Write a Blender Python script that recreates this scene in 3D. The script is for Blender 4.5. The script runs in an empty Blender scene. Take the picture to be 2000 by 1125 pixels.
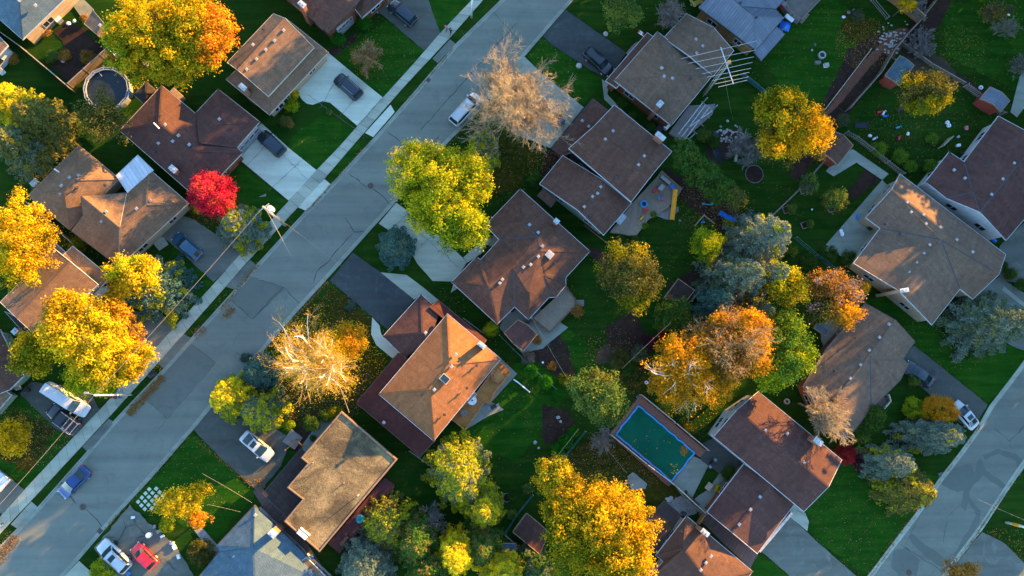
# Autumn suburb seen from straight above: everything is built as real geometry on the ground plane.
import bpy, math, random
import numpy as np
from mathutils import Vector, Matrix, Quaternion
random.seed(7)
S = bpy.context.scene
COL = S.collection
R_ = math.radians
# ---------------------------------------------------------------- camera model
F, H, CX, CY = 1500.0, 105.0, 1000.0, 562.5
NX, NY = 900.0, 740.0                     # the nadir: where verticals vanish
_d = Vector((NX-CX, -(NY-CY), -F)).normalized()
Q = _d.rotation_difference(Vector((0, 0, -1)))
PXM = 14.0
def P(px, py, z=0.0):
    v = Q @ Vector((px-CX, -(py-CY), -F))
    t = (z-H)/v.z
    return Vector((v.x*t, v.y*t, z))
cam_d = bpy.data.cameras.new('camera'); cam = bpy.data.objects.new('camera', cam_d)
COL.objects.link(cam); cam.location = (0, 0, H); cam.rotation_mode = 'QUATERNION'; cam.rotation_quaternion = Q
cam_d.sensor_width = 36.0; cam_d.lens = F/2000.0*36.0; cam_d.clip_end = 2000; cam_d.clip_start = 1
S.camera = cam
# ---------------------------------------------------------------- light
SUN_EL, SUN_AZ = 11.0, 38.0               # azimuth measured counter-clockwise from +x
sd = Vector((math.cos(R_(SUN_EL))*math.cos(R_(SUN_AZ)), math.cos(R_(SUN_EL))*math.sin(R_(SUN_AZ)), math.sin(R_(SUN_EL))))
W = bpy.data.worlds.new("World"); S.world = W; W.use_nodes = True
nt = W.node_tree; sky = nt.nodes.new('ShaderNodeTexSky'); sky.sky_type = 'NISHITA'; sky.sun_disc = False
sky.sun_elevation = R_(SUN_EL); sky.sun_rotation = R_(90-SUN_AZ)
sky.air_density = 1.0; sky.dust_density = 0.0; sky.ozone_density = 2.5
bg = nt.nodes['Background']; bg.inputs[1].default_value = 0.15; nt.links.new(sky.outputs[0], bg.inputs[0])
sl = bpy.data.lights.new('sun', 'SUN'); sl.energy = 5.0; sl.angle = R_(0.5); sl.color = (1.0, 0.53, 0.11)
so = bpy.data.objects.new('sun', sl); COL.objects.link(so); so.rotation_mode = 'QUATERNION'
so.rotation_quaternion = (-sd).to_track_quat('-Z', 'Y'); so.location = sd*300
S.view_settings.view_transform = 'Standard'; S.view_settings.look = 'None'; S.view_settings.gamma = 1.0
S.view_settings.exposure = 2.8
cy = S.cycles; cy.max_bounces = 5; cy.diffuse_bounces = 3; cy.glossy_bounces = 2; cy.transmission_bounces = 3; cy.transparent_max_bounces = 8
cy.use_denoising = True; cy.use_adaptive_sampling = True; cy.adaptive_threshold = 0.015
# ---------------------------------------------------------------- materials
MATS = {}
def newmat(name):
    m = bpy.data.materials.new(name); m.use_nodes = True
    return m, m.node_tree, m.node_tree.nodes['Principled BSDF']
def mixc(nt, fac, a, b, mode='MIX'):
    n = nt.nodes.new('ShaderNodeMix'); n.data_type = 'RGBA'; n.blend_type = mode
    if isinstance(fac, (int, float)): n.inputs[0].default_value = fac
    else: nt.links.new(fac, n.inputs[0])
    for s, v in ((n.inputs[6], a), (n.inputs[7], b)):
        if isinstance(v, tuple): s.default_value = (*v[:3], 1)
        else: nt.links.new(v, s)
    return n.outputs[2]
def noise(nt, vec, scale, detail=4, rough=0.55, lo=0.35, hi=0.65, dist=0.0):
    n = nt.nodes.new('ShaderNodeTexNoise'); n.inputs['Scale'].default_value = scale; n.inputs['Detail'].default_value = detail
    n.inputs['Roughness'].default_value = rough; n.inputs['Distortion'].default_value = dist; nt.links.new(vec, n.inputs['Vector'])
    r = nt.nodes.new('ShaderNodeMapRange'); r.inputs[1].default_value = lo; r.inputs[2].default_value = hi; nt.links.new(n.outputs['Fac'], r.inputs[0])
    return r.outputs[0]
def geo(nt):
    return nt.nodes.new('ShaderNodeNewGeometry').outputs['Position']
def bump(nt, b, h, s=0.4, d=0.02):
    n = nt.nodes.new('ShaderNodeBump'); n.inputs['Strength'].default_value = s; n.inputs['Distance'].default_value = d
    nt.links.new(h, n.inputs['Height']); nt.links.new(n.outputs[0], b.inputs['Normal'])
def plain(name, c, rough=0.7, metal=0.0, spec=0.3, var=0.12, scale=3.0):
    if name in MATS: return MATS[name]
    m, nt, b = newmat(name); p = geo(nt)
    f = noise(nt, p, scale, 5)
    dk = tuple(x*(1-var*1.6) for x in c); lt = tuple(min(1, x*(1+var)) for x in c)
    nt.links.new(mixc(nt, f, dk, lt), b.inputs['Base Color'])
    b.inputs['Roughness'].default_value = rough; b.inputs['Metallic'].default_value = metal
    b.inputs['Specular IOR Level'].default_value = spec
    MATS[name] = m; return m
def streak(nt, p, ang, sx, sy, lo=.35, hi=.65, detail=3):
    mp = nt.nodes.new('ShaderNodeMapping'); mp.vector_type = 'POINT'; mp.inputs['Rotation'].default_value = (0, 0, R_(-ang)); mp.inputs['Scale'].default_value = (sx, sy, 1)
    nt.links.new(p, mp.inputs['Vector']); return noise(nt, mp.outputs[0], 1.0, detail, 0.6, lo, hi)
def ground_mat(name, base, alt, spot, s1=0.12, s2=0.9, s3=6.0, rough=0.9, b_=0.3, spotlo=0.62):
    m, nt, b = newmat(name); p = geo(nt)
    c = mixc(nt, noise(nt, p, s1, 3, 0.6, 0.38, 0.62), base, alt)
    c = mixc(nt, noise(nt, p, s2, 6, 0.65, 0.45, 0.75), c, spot)
    if 'lawn' in name: c = mixc(nt, 1.0, c, mixc(nt, streak(nt, p, 42, .12, 1.3, .35, .65, 4), (.72, .78, .75), (1.3, 1.2, 1.2)), 'MULTIPLY')
    f = noise(nt, p, s3, 8, 0.75, 0.2, 0.8)
    c2 = mixc(nt, f, (0.62, 0.62, 0.62), (1.38, 1.38, 1.38)); c = mixc(nt, 1.0, c, c2, 'MULTIPLY')
    nt.links.new(c, b.inputs['Base Color']); b.inputs['Roughness'].default_value = 1.0; b.inputs['Specular IOR Level'].default_value = 0.03
    bump(nt, b, f, b_, 0.05)
    MATS[name] = m; return m
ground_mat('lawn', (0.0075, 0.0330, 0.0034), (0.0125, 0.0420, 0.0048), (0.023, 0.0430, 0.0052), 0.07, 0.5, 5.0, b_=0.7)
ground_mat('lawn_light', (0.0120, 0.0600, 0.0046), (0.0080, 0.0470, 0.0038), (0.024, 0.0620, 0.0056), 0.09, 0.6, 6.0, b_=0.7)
ground_mat('lawn_leafy', (0.016, 0.026, 0.003), (0.030, 0.030, 0.004), (0.060, 0.040, 0.006), 0.2, 1.2, 5.0, b_=0.7)
ground_mat('mulch', (0.030, 0.018, 0.013), (0.045, 0.026, 0.018), (0.020, 0.016, 0.013), 0.3, 1.5, 7.0, b_=0.9)
ground_mat('soil', (0.060, 0.042, 0.030), (0.045, 0.030, 0.020), (0.034, 0.045, 0.016), 0.3, 1.5, 7.0, b_=0.9)
ground_mat('redbrick_path', (0.16, 0.065, 0.040), (0.12, 0.055, 0.038), (0.09, 0.05, 0.035), 0.3, 1.5, 7.0, b_=0.5)
ground_mat('gravel', (0.19, 0.17, 0.15), (0.14, 0.13, 0.12), (0.26, 0.24, 0.22), 0.5, 3.0, 9.0, b_=0.8)
def asphalt(name, base, alt, dark):
    if name != 'asphalt': base, alt, dark = [(q[0]*.90, q[1]*1.01, q[2]*.87) for q in (base, alt, dark)]
    m, nt, b = newmat(name); p = geo(nt)
    c = mixc(nt, noise(nt, p, 0.10, 4, 0.6, 0.35, 0.65, 0.6), base, alt)
    c = mixc(nt, noise(nt, p, 0.55, 7, 0.7, 0.52, 0.78, 1.0), c, dark)
    if name == 'asphalt': c = mixc(nt, 1.0, c, mixc(nt, streak(nt, p, 49, .018, .55, .3, .7), (.84, .84, .84), (1.14, 1.13, 1.10)), 'MULTIPLY')
    if 'concrete' in name or 'old' in name or 'sealed' in name or 'dark' in name: c = mixc(nt, 1.0, c, mixc(nt, streak(nt, p, -40, .10, .9, .3, .7, 5), (.80, .80, .80), (1.16, 1.15, 1.12)), 'MULTIPLY')
    f = noise(nt, p, 9.0, 8, 0.85, 0.15, 0.85)
    c = mixc(nt, 1.0, c, mixc(nt, f, (0.82, 0.82, 0.82), (1.18, 1.18, 1.18)), 'MULTIPLY')
    nt.links.new(c, b.inputs['Base Color']); b.inputs['Roughness'].default_value = 0.85; b.inputs['Specular IOR Level'].default_value = 0.25
    bump(nt, b, f, 0.25, 0.01); MATS[name] = m
asphalt('asphalt', (0.128, 0.137, 0.112), (0.156, 0.164, 0.133), (0.104, 0.112, 0.093))
asphalt('asphalt_patch', (0.118, 0.112, 0.106), (0.130, 0.124, 0.116), (0.092, 0.090, 0.088))
asphalt('asphalt_old', (0.135, 0.128, 0.120), (0.105, 0.100, 0.096), (0.185, 0.175, 0.160))
asphalt('asphalt_sealed', (0.034, 0.037, 0.044), (0.050, 0.053, 0.060), (0.080, 0.080, 0.084))
asphalt('asphalt_dark', (0.060, 0.058, 0.058), (0.080, 0.076, 0.072), (0.105, 0.100, 0.095))
asphalt('asphalt_seam', (0.108, 0.106, 0.100), (0.120, 0.118, 0.110), (0.096, 0.095, 0.090))
asphalt('concrete', (0.30, 0.285, 0.255), (0.34, 0.32, 0.285), (0.25, 0.24, 0.215))
asphalt('concrete_b', (0.34, 0.325, 0.29), (0.37, 0.35, 0.315), (0.30, 0.285, 0.25))
asphalt('concrete_c', (0.25, 0.24, 0.215), (0.28, 0.265, 0.235), (0.22, 0.21, 0.185))
asphalt('concrete_light', (0.44, 0.42, 0.385), (0.49, 0.47, 0.43), (0.38, 0.36, 0.33))
asphalt('concrete_old', (0.20, 0.195, 0.18), (0.26, 0.25, 0.23), (0.15, 0.145, 0.135))
asphalt('patio_grey', (0.17, 0.165, 0.155), (0.21, 0.20, 0.185), (0.12, 0.118, 0.112))
plain('tar', (0.035, 0.036, 0.038), 0.6)
plain('manhole', (0.085, 0.060, 0.050), 0.6, 0.3)
def shingle(name, c, dark, light):
    c, dark, light = [(q[0]*(.93 if name != 'sh_grey' else .92), q[1]*(.78 if name != 'sh_grey' else .72), q[2]*(.64 if name != 'sh_grey' else .56)) if 'blue' not in name else (q[0]*.40, q[1]*.54, q[2]*.62) for q in (c, dark, light)]
    m, nt, b = newmat(name)
    uv = nt.nodes.new('ShaderNodeUVMap').outputs[0]; p = geo(nt)
    br = nt.nodes.new('ShaderNodeTexBrick'); nt.links.new(uv, br.inputs['Vector'])
    br.inputs['Scale'].default_value = 1.0; br.inputs['Brick Width'].default_value = 0.55; br.inputs['Row Height'].default_value = 0.24
    br.inputs['Mortar Size'].default_value = 0.022; br.inputs['Mortar Smooth'].default_value = 0.4; br.inputs['Bias'].default_value = 0.0
    br.inputs['Color1'].default_value = (*dark, 1); br.inputs['Color2'].default_value = (*light, 1)
    br.inputs['Mortar'].default_value = (*[x*0.45 for x in c], 1)
    col = mixc(nt, 0.35, br.outputs[0], c)
    col = mixc(nt, noise(nt, p, 0.25, 4, 0.6, 0.4, 0.7), col, tuple(x*0.78 for x in c))
    col = mixc(nt, 1.0, col, mixc(nt, noise(nt, p, 0.9, 7, 0.75, 0.35, 0.7, 1.0), (.78, .78, .80), (1.14, 1.13, 1.1)), 'MULTIPLY')
    col = mixc(nt, 1.0, col, mixc(nt, streak(nt, uv, 0, 1.6, .16, .35, .7, 5), (.86, .86, .86), (1.12, 1.12, 1.12)), 'MULTIPLY')
    f = noise(nt, uv, 8.0, 6, 0.8, 0.2, 0.8)
    col = mixc(nt, 1.0, col, mixc(nt, f, (0.68, 0.68, 0.68), (1.32, 1.32, 1.32)), 'MULTIPLY')
    nt.links.new(col, b.inputs['Base Color']); b.inputs['Roughness'].default_value = 0.92; b.inputs['Specular IOR Level'].default_value = 0.12
    bump(nt, b, br.outputs['Fac'], 0.5, -0.02); MATS[name] = m
shingle('sh_brown', (0.115, 0.070, 0.058), (0.088, 0.055, 0.047), (0.140, 0.088, 0.072))
shingle('sh_purple', (0.100, 0.058, 0.056), (0.078, 0.046, 0.046), (0.122, 0.072, 0.068))
shingle('sh_tan', (0.205, 0.145, 0.105), (0.160, 0.112, 0.080), (0.250, 0.185, 0.135))
shingle('sh_grey', (0.175, 0.145, 0.122), (0.140, 0.115, 0.098), (0.215, 0.180, 0.150))
shingle('sh_maroon', (0.082, 0.032, 0.032), (0.066, 0.026, 0.027), (0.100, 0.040, 0.038))
shingle('sh_orange', (0.270, 0.140, 0.070), (0.220, 0.112, 0.056), (0.320, 0.170, 0.088))
shingle('sh_blue', (0.200, 0.235, 0.250), (0.165, 0.195, 0.210), (0.235, 0.275, 0.290))
shingle('sh_black', (0.045, 0.038, 0.040), (0.036, 0.031, 0.033), (0.056, 0.048, 0.048))
shingle('brickwall', (0.230, 0.105, 0.060), (0.190, 0.085, 0.050), (0.270, 0.125, 0.070))
shingle('yellowbrick', (0.330, 0.220, 0.110), (0.280, 0.185, 0.090), (0.380, 0.260, 0.130))
def stripes(name, c, c2, pitch, rough=0.6, metal=0.0, axis=0, spec=0.3, w=0.12):
    m, nt, b = newmat(name); uv = nt.nodes.new('ShaderNodeUVMap').outputs[0]
    sp = nt.nodes.new('ShaderNodeSeparateXYZ'); nt.links.new(uv, sp.inputs[0])
    d = nt.nodes.new('ShaderNodeMath'); d.operation = 'DIVIDE'; nt.links.new(sp.outputs[axis], d.inputs[0]); d.inputs[1].default_value = pitch
    f = nt.nodes.new('ShaderNodeMath'); f.operation = 'FRACT'; nt.links.new(d.outputs[0], f.inputs[0])
    g = nt.nodes.new('ShaderNodeMath'); g.operation = 'LESS_THAN'; nt.links.new(f.outputs[0], g.inputs[0]); g.inputs[1].default_value = w
    fl = nt.nodes.new('ShaderNodeMath'); fl.operation = 'FLOOR'; nt.links.new(d.outputs[0], fl.inputs[0])
    wn = nt.nodes.new('ShaderNodeTexWhiteNoise'); wn.noise_dimensions = '1D'; nt.links.new(fl.outputs[0], wn.inputs['W'])
    col = mixc(nt, wn.outputs[0], tuple(x*0.85 for x in c), tuple(x*1.12 for x in c))
    col = mixc(nt, noise(nt, uv, 1.2, 6, 0.7, 0.4, 0.8), col, tuple(x*0.7 for x in c))
    col = mixc(nt, g.outputs[0], col, c2)
    nt.links.new(col, b.inputs['Base Color']); b.inputs['Roughness'].default_value = rough; b.inputs['Metallic'].default_value = metal
    b.inputs['Specular IOR Level'].default_value = spec
    bump(nt, b, g.outputs[0], 0.6, -0.03); MATS[name] = m
stripes('metal_roof', (0.125, 0.145, 0.175), (0.06, 0.07, 0.09), 0.40, 0.55, 0.0, 0)
stripes('white_metal_roof', (0.50, 0.53, 0.55), (0.32, 0.34, 0.36), 0.5, 0.5, 0.0, 1)
stripes('deck_orange', (0.420, 0.175, 0.045), (0.10, 0.04, 0.015), 0.15, 0.7, 0.0, 0)
stripes('deck_grey', (0.200, 0.175, 0.150), (0.07, 0.06, 0.05), 0.15, 0.8, 0.0, 0)
stripes('deck_tan', (0.215, 0.165, 0.115), (0.15, 0.11, 0.07), 0.15, 0.8, 0.0, 0)
stripes('deck_maroon', (0.085, 0.026, 0.024), (0.03, 0.012, 0.012), 0.15, 0.6, 0.0, 0)
stripes('fence_wood', (0.150, 0.115, 0.078), (0.04, 0.03, 0.02), 0.16, 0.85, 0.0, 0)
stripes('fence_orange', (0.300, 0.140, 0.050), (0.08, 0.04, 0.02), 0.16, 0.85, 0.0, 0)
stripes('fence_red', (0.105, 0.030, 0.026), (0.03, 0.012, 0.012), 0.16, 0.8, 0.0, 0)
stripes('siding_white', (0.52, 0.52, 0.50), (0.33, 0.33, 0.33), 0.2, 0.6, 0.0, 1)
stripes('siding_tan', (0.40, 0.30, 0.19), (0.26, 0.2, 0.13), 0.2, 0.6, 0.0, 1)
stripes('siding_green', (0.20, 0.25, 0.19), (0.13, 0.16, 0.12), 0.2, 0.6, 0.0, 1)
stripes('siding_red', (0.30, 0.055, 0.035), (0.15, 0.03, 0.02), 0.2, 0.6, 0.0, 0)
stripes('pavers', (0.24, 0.225, 0.20), (0.10, 0.095, 0.085), 0.6, 0.85, 0.0, 0, w=0.06)
stripes('pavers_red', (0.13, 0.085, 0.070), (0.06, 0.04, 0.035), 0.5, 0.85, 0.0, 0, w=0.1)
m, nt, b = newmat('flat_roof'); p = geo(nt)
c = mixc(nt, noise(nt, p, 0.22, 5, 0.6, 0.38, 0.62, 0.8), (0.062, 0.046, 0.022), (0.240, 0.178, 0.082))
f = noise(nt, p, 2.2, 8, 0.8, 0.36, 0.64, 2.0)
c = mixc(nt, 1.0, c, mixc(nt, f, (0.42, 0.42, 0.42), (1.45, 1.45, 1.45)), 'MULTIPLY')
nt.links.new(c, b.inputs['Base Color']); b.inputs['Roughness'].default_value = 0.95; bump(nt, b, f, 0.9, 0.06); MATS['flat_roof'] = m
m, nt, b = newmat('pool_cover'); p = geo(nt)
c = mixc(nt, noise(nt, p, 0.25, 4, 0.6, 0.4, 0.65), (0.001, 0.068, 0.036), (0.002, 0.092, 0.048))
nt.links.new(c, b.inputs['Base Color']); b.inputs['Roughness'].default_value = 0.75; b.inputs['Specular IOR Level'].default_value = 0.1
bump(nt, b, noise(nt, p, 1.2, 4, 0.6, 0.2, 0.8), 0.3, 0.05); MATS['pool_cover'] = m
for nm, c, r in [('trim_white', (0.36, 0.37, 0.37), 0.7), ('trim_cream', (0.42, 0.36, 0.26), 0.6), ('trim_brown', (0.10, 0.055, 0.035), 0.6),
                 ('trim_dark', (0.05, 0.045, 0.045), 0.6), ('trim_tan', (0.28, 0.19, 0.11), 0.6), ('trim_copper', (0.24, 0.15, 0.09), 0.6),
                 ('brickchim', (0.27, 0.12, 0.07), 0.85), ('vent_metal', (0.26, 0.26, 0.27), 0.5), ('vent_dark', (0.04, 0.045, 0.05), 0.5),
                 ('chim_cap', (0.34, 0.40, 0.42), 0.6), ('wood_grey', (0.21, 0.18, 0.15), 0.85), ('wood_pale', (0.34, 0.27, 0.19), 0.85),
                 ('wood_brown', (0.14, 0.075, 0.040), 0.8), ('wood_orange', (0.36, 0.15, 0.045), 0.75), ('stone', (0.30, 0.285, 0.26), 0.9),
                 ('stone_dark', (0.12, 0.115, 0.11), 0.9), ('white_paint', (0.70, 0.71, 0.72), 0.4), ('grey_paint', (0.20, 0.21, 0.22), 0.5),
                 ('black_plastic', (0.02, 0.02, 0.022), 0.5), ('blue_tarp', (0.010, 0.12, 0.50), 0.45), ('blue_plastic', (0.01, 0.16, 0.55), 0.35),
                 ('pool_blue', (0.015, 0.27, 0.62), 0.35), ('yellow_plastic', (0.70, 0.30, 0.01), 0.4), ('red_plastic', (0.55, 0.03, 0.03), 0.4),
                 ('pink_plastic', (0.65, 0.05, 0.22), 0.4), ('teal_plastic', (0.02, 0.28, 0.36), 0.4), ('dark_water', (0.018, 0.022, 0.026), 0.15),
                 ('bark', (0.085, 0.062, 0.045), 0.9), ('bark_pale', (0.80, 0.76, 0.68), 0.7), ('bark_amber', (0.40, 0.25, 0.07), 0.8), ('pool_rim_grey', (0.30, 0.34, 0.38), 0.6), ('flashing', (0.035, 0.05, 0.06), 0.7), ('bark_tan', (0.34, 0.26, 0.15), 0.85), ('aerial', (0.42, 0.42, 0.42), 0.5), ('pool_deck', (0.20, 0.085, 0.055), 0.8),
                 ('bark_grey', (0.21, 0.185, 0.165), 0.85), ('skin', (0.45, 0.27, 0.19), 0.6), ('cloth_dark', (0.02, 0.022, 0.03), 0.9),
                 ('cloth_pink', (0.55, 0.16, 0.20), 0.9), ('cloth_blue', (0.05, 0.16, 0.38), 0.9), ('cloth_red', (0.50, 0.03, 0.06), 0.9), ('cloth_white', (0.6, 0.6, 0.6), 0.9),
                 ('hair', (0.03, 0.02, 0.015), 0.8), ('tyre', (0.018, 0.018, 0.018), 0.8), ('pole_wood', (0.42, 0.33, 0.24), 0.8), ('wire', (0.28, 0.22, 0.15), 0.6),
                 ('galv', (0.62, 0.60, 0.56), 0.45), ('green_fabric', (0.02, 0.09, 0.08), 0.7), ('twine_wall', (0.55, 0.52, 0.46), 0.6), ('foundation', (0.25, 0.24, 0.23), 0.9)]:
    plain(nm, c, r)
m, nt, b = newmat('glass'); b.inputs['Base Color'].default_value = (0.015, 0.025, 0.03, 1); b.inputs['Roughness'].default_value = 0.06
b.inputs['Specular IOR Level'].default_value = 0.8; MATS['glass'] = m
m, nt, b = newmat('car_glass'); b.inputs['Base Color'].default_value = (0.006, 0.022, 0.026, 1); b.inputs['Roughness'].default_value = 0.08
b.inputs['Specular IOR Level'].default_value = 0.55; MATS['car_glass'] = m
m, nt, b = newmat('lamp_red'); b.inputs['Base Color'].default_value = (0.5, 0.01, 0.01, 1); b.inputs['Roughness'].default_value = 0.2; MATS['lamp_red'] = m
m, nt, b = newmat('lamp_clear'); b.inputs['Base Color'].default_value = (0.6, 0.62, 0.62, 1); b.inputs['Roughness'].default_value = 0.15; MATS['lamp_clear'] = m
def carpaint(name, c, metal=0.2):
    m, nt, b = newmat(name); p = geo(nt)
    f = noise(nt, p, 2.0, 5, 0.6, 0.3, 0.7)
    nt.links.new(mixc(nt, f, tuple(x*0.88 for x in c), c), b.inputs['Base Color'])
    b.inputs['Metallic'].default_value = metal; b.inputs['Roughness'].default_value = 0.32; b.inputs['Coat Weight'].default_value = 0.6; b.inputs['Coat Roughness'].default_value = 0.12
    MATS[name] = m
carpaint('cp_black', (0.006, 0.009, 0.012)); carpaint('cp_navy', (0.008, 0.016, 0.026)); carpaint('cp_blue', (0.003, 0.035, 0.15)); carpaint('cp_steel', (0.012, 0.07, 0.13))
carpaint('cp_white', (0.44, 0.46, 0.46), 0.0); carpaint('cp_red', (0.42, 0.005, 0.018), 0.0); carpaint('cp_grey', (0.07, 0.08, 0.10)); carpaint('cp_silver', (0.33, 0.36, 0.37), 0.3); carpaint('cp_yellow', (0.42, 0.35, 0.05), 0.0)
# leaves: colour comes from a per-leaf attribute (each leaf's own hue)
def leafmat(name, transl=0.35):
    m, nt, b = newmat(name)
    a = nt.nodes.new('ShaderNodeAttribute'); a.attribute_name = 'leafcol'
    nt.links.new(a.outputs['Color'], b.inputs['Base Color']); b.inputs['Roughness'].default_value = 0.9; b.inputs['Specular IOR Level'].default_value = 0.0
    tr = nt.nodes.new('ShaderNodeBsdfTranslucent'); nt.links.new(a.outputs['Color'], tr.inputs[0])
    mx = nt.nodes.new('ShaderNodeMixShader'); mx.inputs[0].default_value = transl
    nt.links.new(b.outputs[0], mx.inputs[1]); nt.links.new(tr.outputs[0], mx.inputs[2]); nt.links.new(mx.outputs[0], nt.nodes['Material Output'].inputs[0])
    MATS[name] = m
leafmat('leaf', 0.35); leafmat('needle', 0.10); leafmat('litter', 0.0)
# ---------------------------------------------------------------- object helpers
ORG = {}
def tag(o, label=None, cat=None, group=None, kind=None):
    if label: o['label'] = label
    if cat: o['category'] = cat
    if group: o['group'] = group
    if kind: o['kind'] = kind
    return o
def empty(name, loc, label, cat, group=None):
    o = bpy.data.objects.new(name, None); COL.objects.link(o); o.location = loc; ORG[o] = Vector(loc); o.empty_display_size = 0.5
    return tag(o, label, cat, group)
def obj(name, verts, faces, mat, parent=None, smooth=False, uv=True, mats=None, fm=None):
    off = ORG.get(parent, Vector((0, 0, 0)))
    me = bpy.data.meshes.new(name)
    me.from_pydata([tuple(Vector(v)-off) for v in verts], [], [tuple(f) for f in faces])
    for mm in (mats or [mat]): me.materials.append(MATS[mm])
    if fm:
        for p_, i in zip(me.polygons, fm): p_.material_index = i
    if smooth:
        for p_ in me.polygons: p_.use_smooth = True
    if uv:
        ul = me.uv_layers.new(name='UVMap')
        for p_ in me.polygons:
            n = p_.normal
            h = Vector((0, 0, 1)).cross(n)
            if h.length < 0.05:
                e = Vector(me.vertices[p_.vertices[1]].co)-Vector(me.vertices[p_.vertices[0]].co); h = Vector((e.x, e.y, 0))
                if h.length < 1e-6: h = Vector((1, 0, 0))
            h.normalize(); s = n.cross(h)
            for li, vi in zip(p_.loop_indices, p_.vertices):
                co = me.vertices[vi].co+off; ul.data[li].uv = (co.dot(h), co.dot(s))
    o = bpy.data.objects.new(name, me); COL.objects.link(o)
    if parent is not None: o.parent = parent; ORG[o] = off
    return o
class MB:
    def __init__(s): s.v = []; s.f = []; s.m = []
    def add(s, v, f, mi=0):
        k = len(s.v); s.v += [Vector(x) for x in v]; s.f += [tuple(i+k for i in q) for q in f]; s.m += [mi]*len(f); return s
    def box(s, c, sx, sy, sz, ang=0.0, mi=0, top=1.0):
        c = Vector(c); ca, sa = math.cos(ang), math.sin(ang); v = []
        for z, k in ((0, 1.0), (sz, top)):
            for x, y in ((-1, -1), (1, -1), (1, 1), (-1, 1)):
                X, Y = x*sx/2*k, y*sy/2*k; v.append(c+Vector((X*ca-Y*sa, X*sa+Y*ca, z)))
        return s.add(v, [(3, 2, 1, 0), (4, 5, 6, 7), (0, 1, 5, 4), (1, 2, 6, 5), (2, 3, 7, 6), (3, 0, 4, 7)], mi)
    def bar(s, a, b, w, h, mi=0):
        a, b = Vector(a), Vector(b); d = (b-a)
        if d.length < 1e-6: return s
        d.normalize(); u = Vector((0, 0, 1)).cross(d)
        if u.length < 1e-3: u = Vector((1, 0, 0))
        u.normalize(); n = d.cross(u); v = []
        for q in (a, b):
            for x, y in ((-1, -1), (1, -1), (1, 1), (-1, 1)): v.append(q+u*(x*w/2)+n*(y*h/2))
        return s.add(v, [(3, 2, 1, 0), (4, 5, 6, 7), (0, 1, 5, 4), (1, 2, 6, 5), (2, 3, 7, 6), (3, 0, 4, 7)], mi)
    def tube(s, pts, rs, n=6, mi=0, cap=True):
        pts = [Vector(p) for p in pts]; k = len(s.v); N = len(pts)
        if not hasattr(rs, '__len__'): rs = [rs]*N
        ref = Vector((0.13, 0.31, 0.94)).normalized()
        for i, p in enumerate(pts):
            d = (pts[min(i+1, N-1)]-pts[max(i-1, 0)]).normalized()
            u = d.cross(ref)
            if u.length < 0.05: u = d.cross(Vector((1, 0, 0)))
            u.normalize(); w = d.cross(u)
            for j in range(n):
                a = 2*math.pi*j/n; s.v.append(p+(u*math.cos(a)+w*math.sin(a))*rs[i])
        for i in range(N-1):
            for j in range(n):
                s.f.append((k+i*n+j, k+i*n+(j+1) % n, k+(i+1)*n+(j+1) % n, k+(i+1)*n+j)); s.m.append(mi)
        if cap:
            s.f.append(tuple(k+j for j in range(n))[::-1]); s.m.append(mi)
            s.f.append(tuple(k+(N-1)*n+j for j in range(n))); s.m.append(mi)
        return s
    def disc(s, c, r, h, n=20, mi=0, top=1.0):
        c = Vector(c); return s.tube([c, c+Vector((0, 0, h))], [r, r*top], n, mi)
    def ring(s, c, r0, r1, h, n=24, mi=0):
        c = Vector(c); v = []
        for j in range(n):
            a = 2*math.pi*j/n; e = Vector((math.cos(a), math.sin(a), 0))
            v += [c+e*r0, c+e*r1, c+e*r1+Vector((0, 0, h)), c+e*r0+Vector((0, 0, h))]
        f = []
        for j in range(n):
            a, b_ = 4*j, 4*((j+1) % n)
            f += [(a+1, b_+1, b_+2, a+2), (a+2, b_+2, b_+3, a+3), (a+3, b_+3, b_, a), (a, b_, b_+1, a+1)]
        return s.add(v, f, mi)
    def ball(s, c, rx, ry, rz, mi=0, n=10, m=7):
        c = Vector(c); v = [c+Vector((0, 0, -rz))]
        for i in range(1, m):
            t = math.pi*i/m
            for j in range(n):
                a = 2*math.pi*j/n; v.append(c+Vector((rx*math.sin(t)*math.cos(a), ry*math.sin(t)*math.sin(a), -rz*math.cos(t))))
        v.append(c+Vector((0, 0, rz))); f = []
        for j in range(n):
            f.append((0, 1+(j+1) % n, 1+j)); f.append((len(v)-1, 1+(m-2)*n+j, 1+(m-2)*n+(j+1) % n))
            for i in range(m-2): f.append((1+i*n+j, 1+i*n+(j+1) % n, 1+(i+1)*n+(j+1) % n, 1+(i+1)*n+j))
        return s.add(v, f, mi)
    def build(s, name, mat, parent=None, smooth=False, mats=None, uv=True):
        return obj(name, s.v, s.f, mat, parent, smooth, uv, mats, s.m if mats else None)
def pts(s, z=None):
    out = []
    for t in s.split():
        q = [float(x) for x in t.split(',')]
        out.append(P(q[0], q[1], q[2] if len(q) > 2 else (z or 0.0)))
    return out
def area2(p):
    return sum(p[i].x*p[(i+1) % len(p)].y-p[(i+1) % len(p)].x*p[i].y for i in range(len(p)))
def ccw(p):
    return p if area2(p) > 0 else p[::-1]
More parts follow.
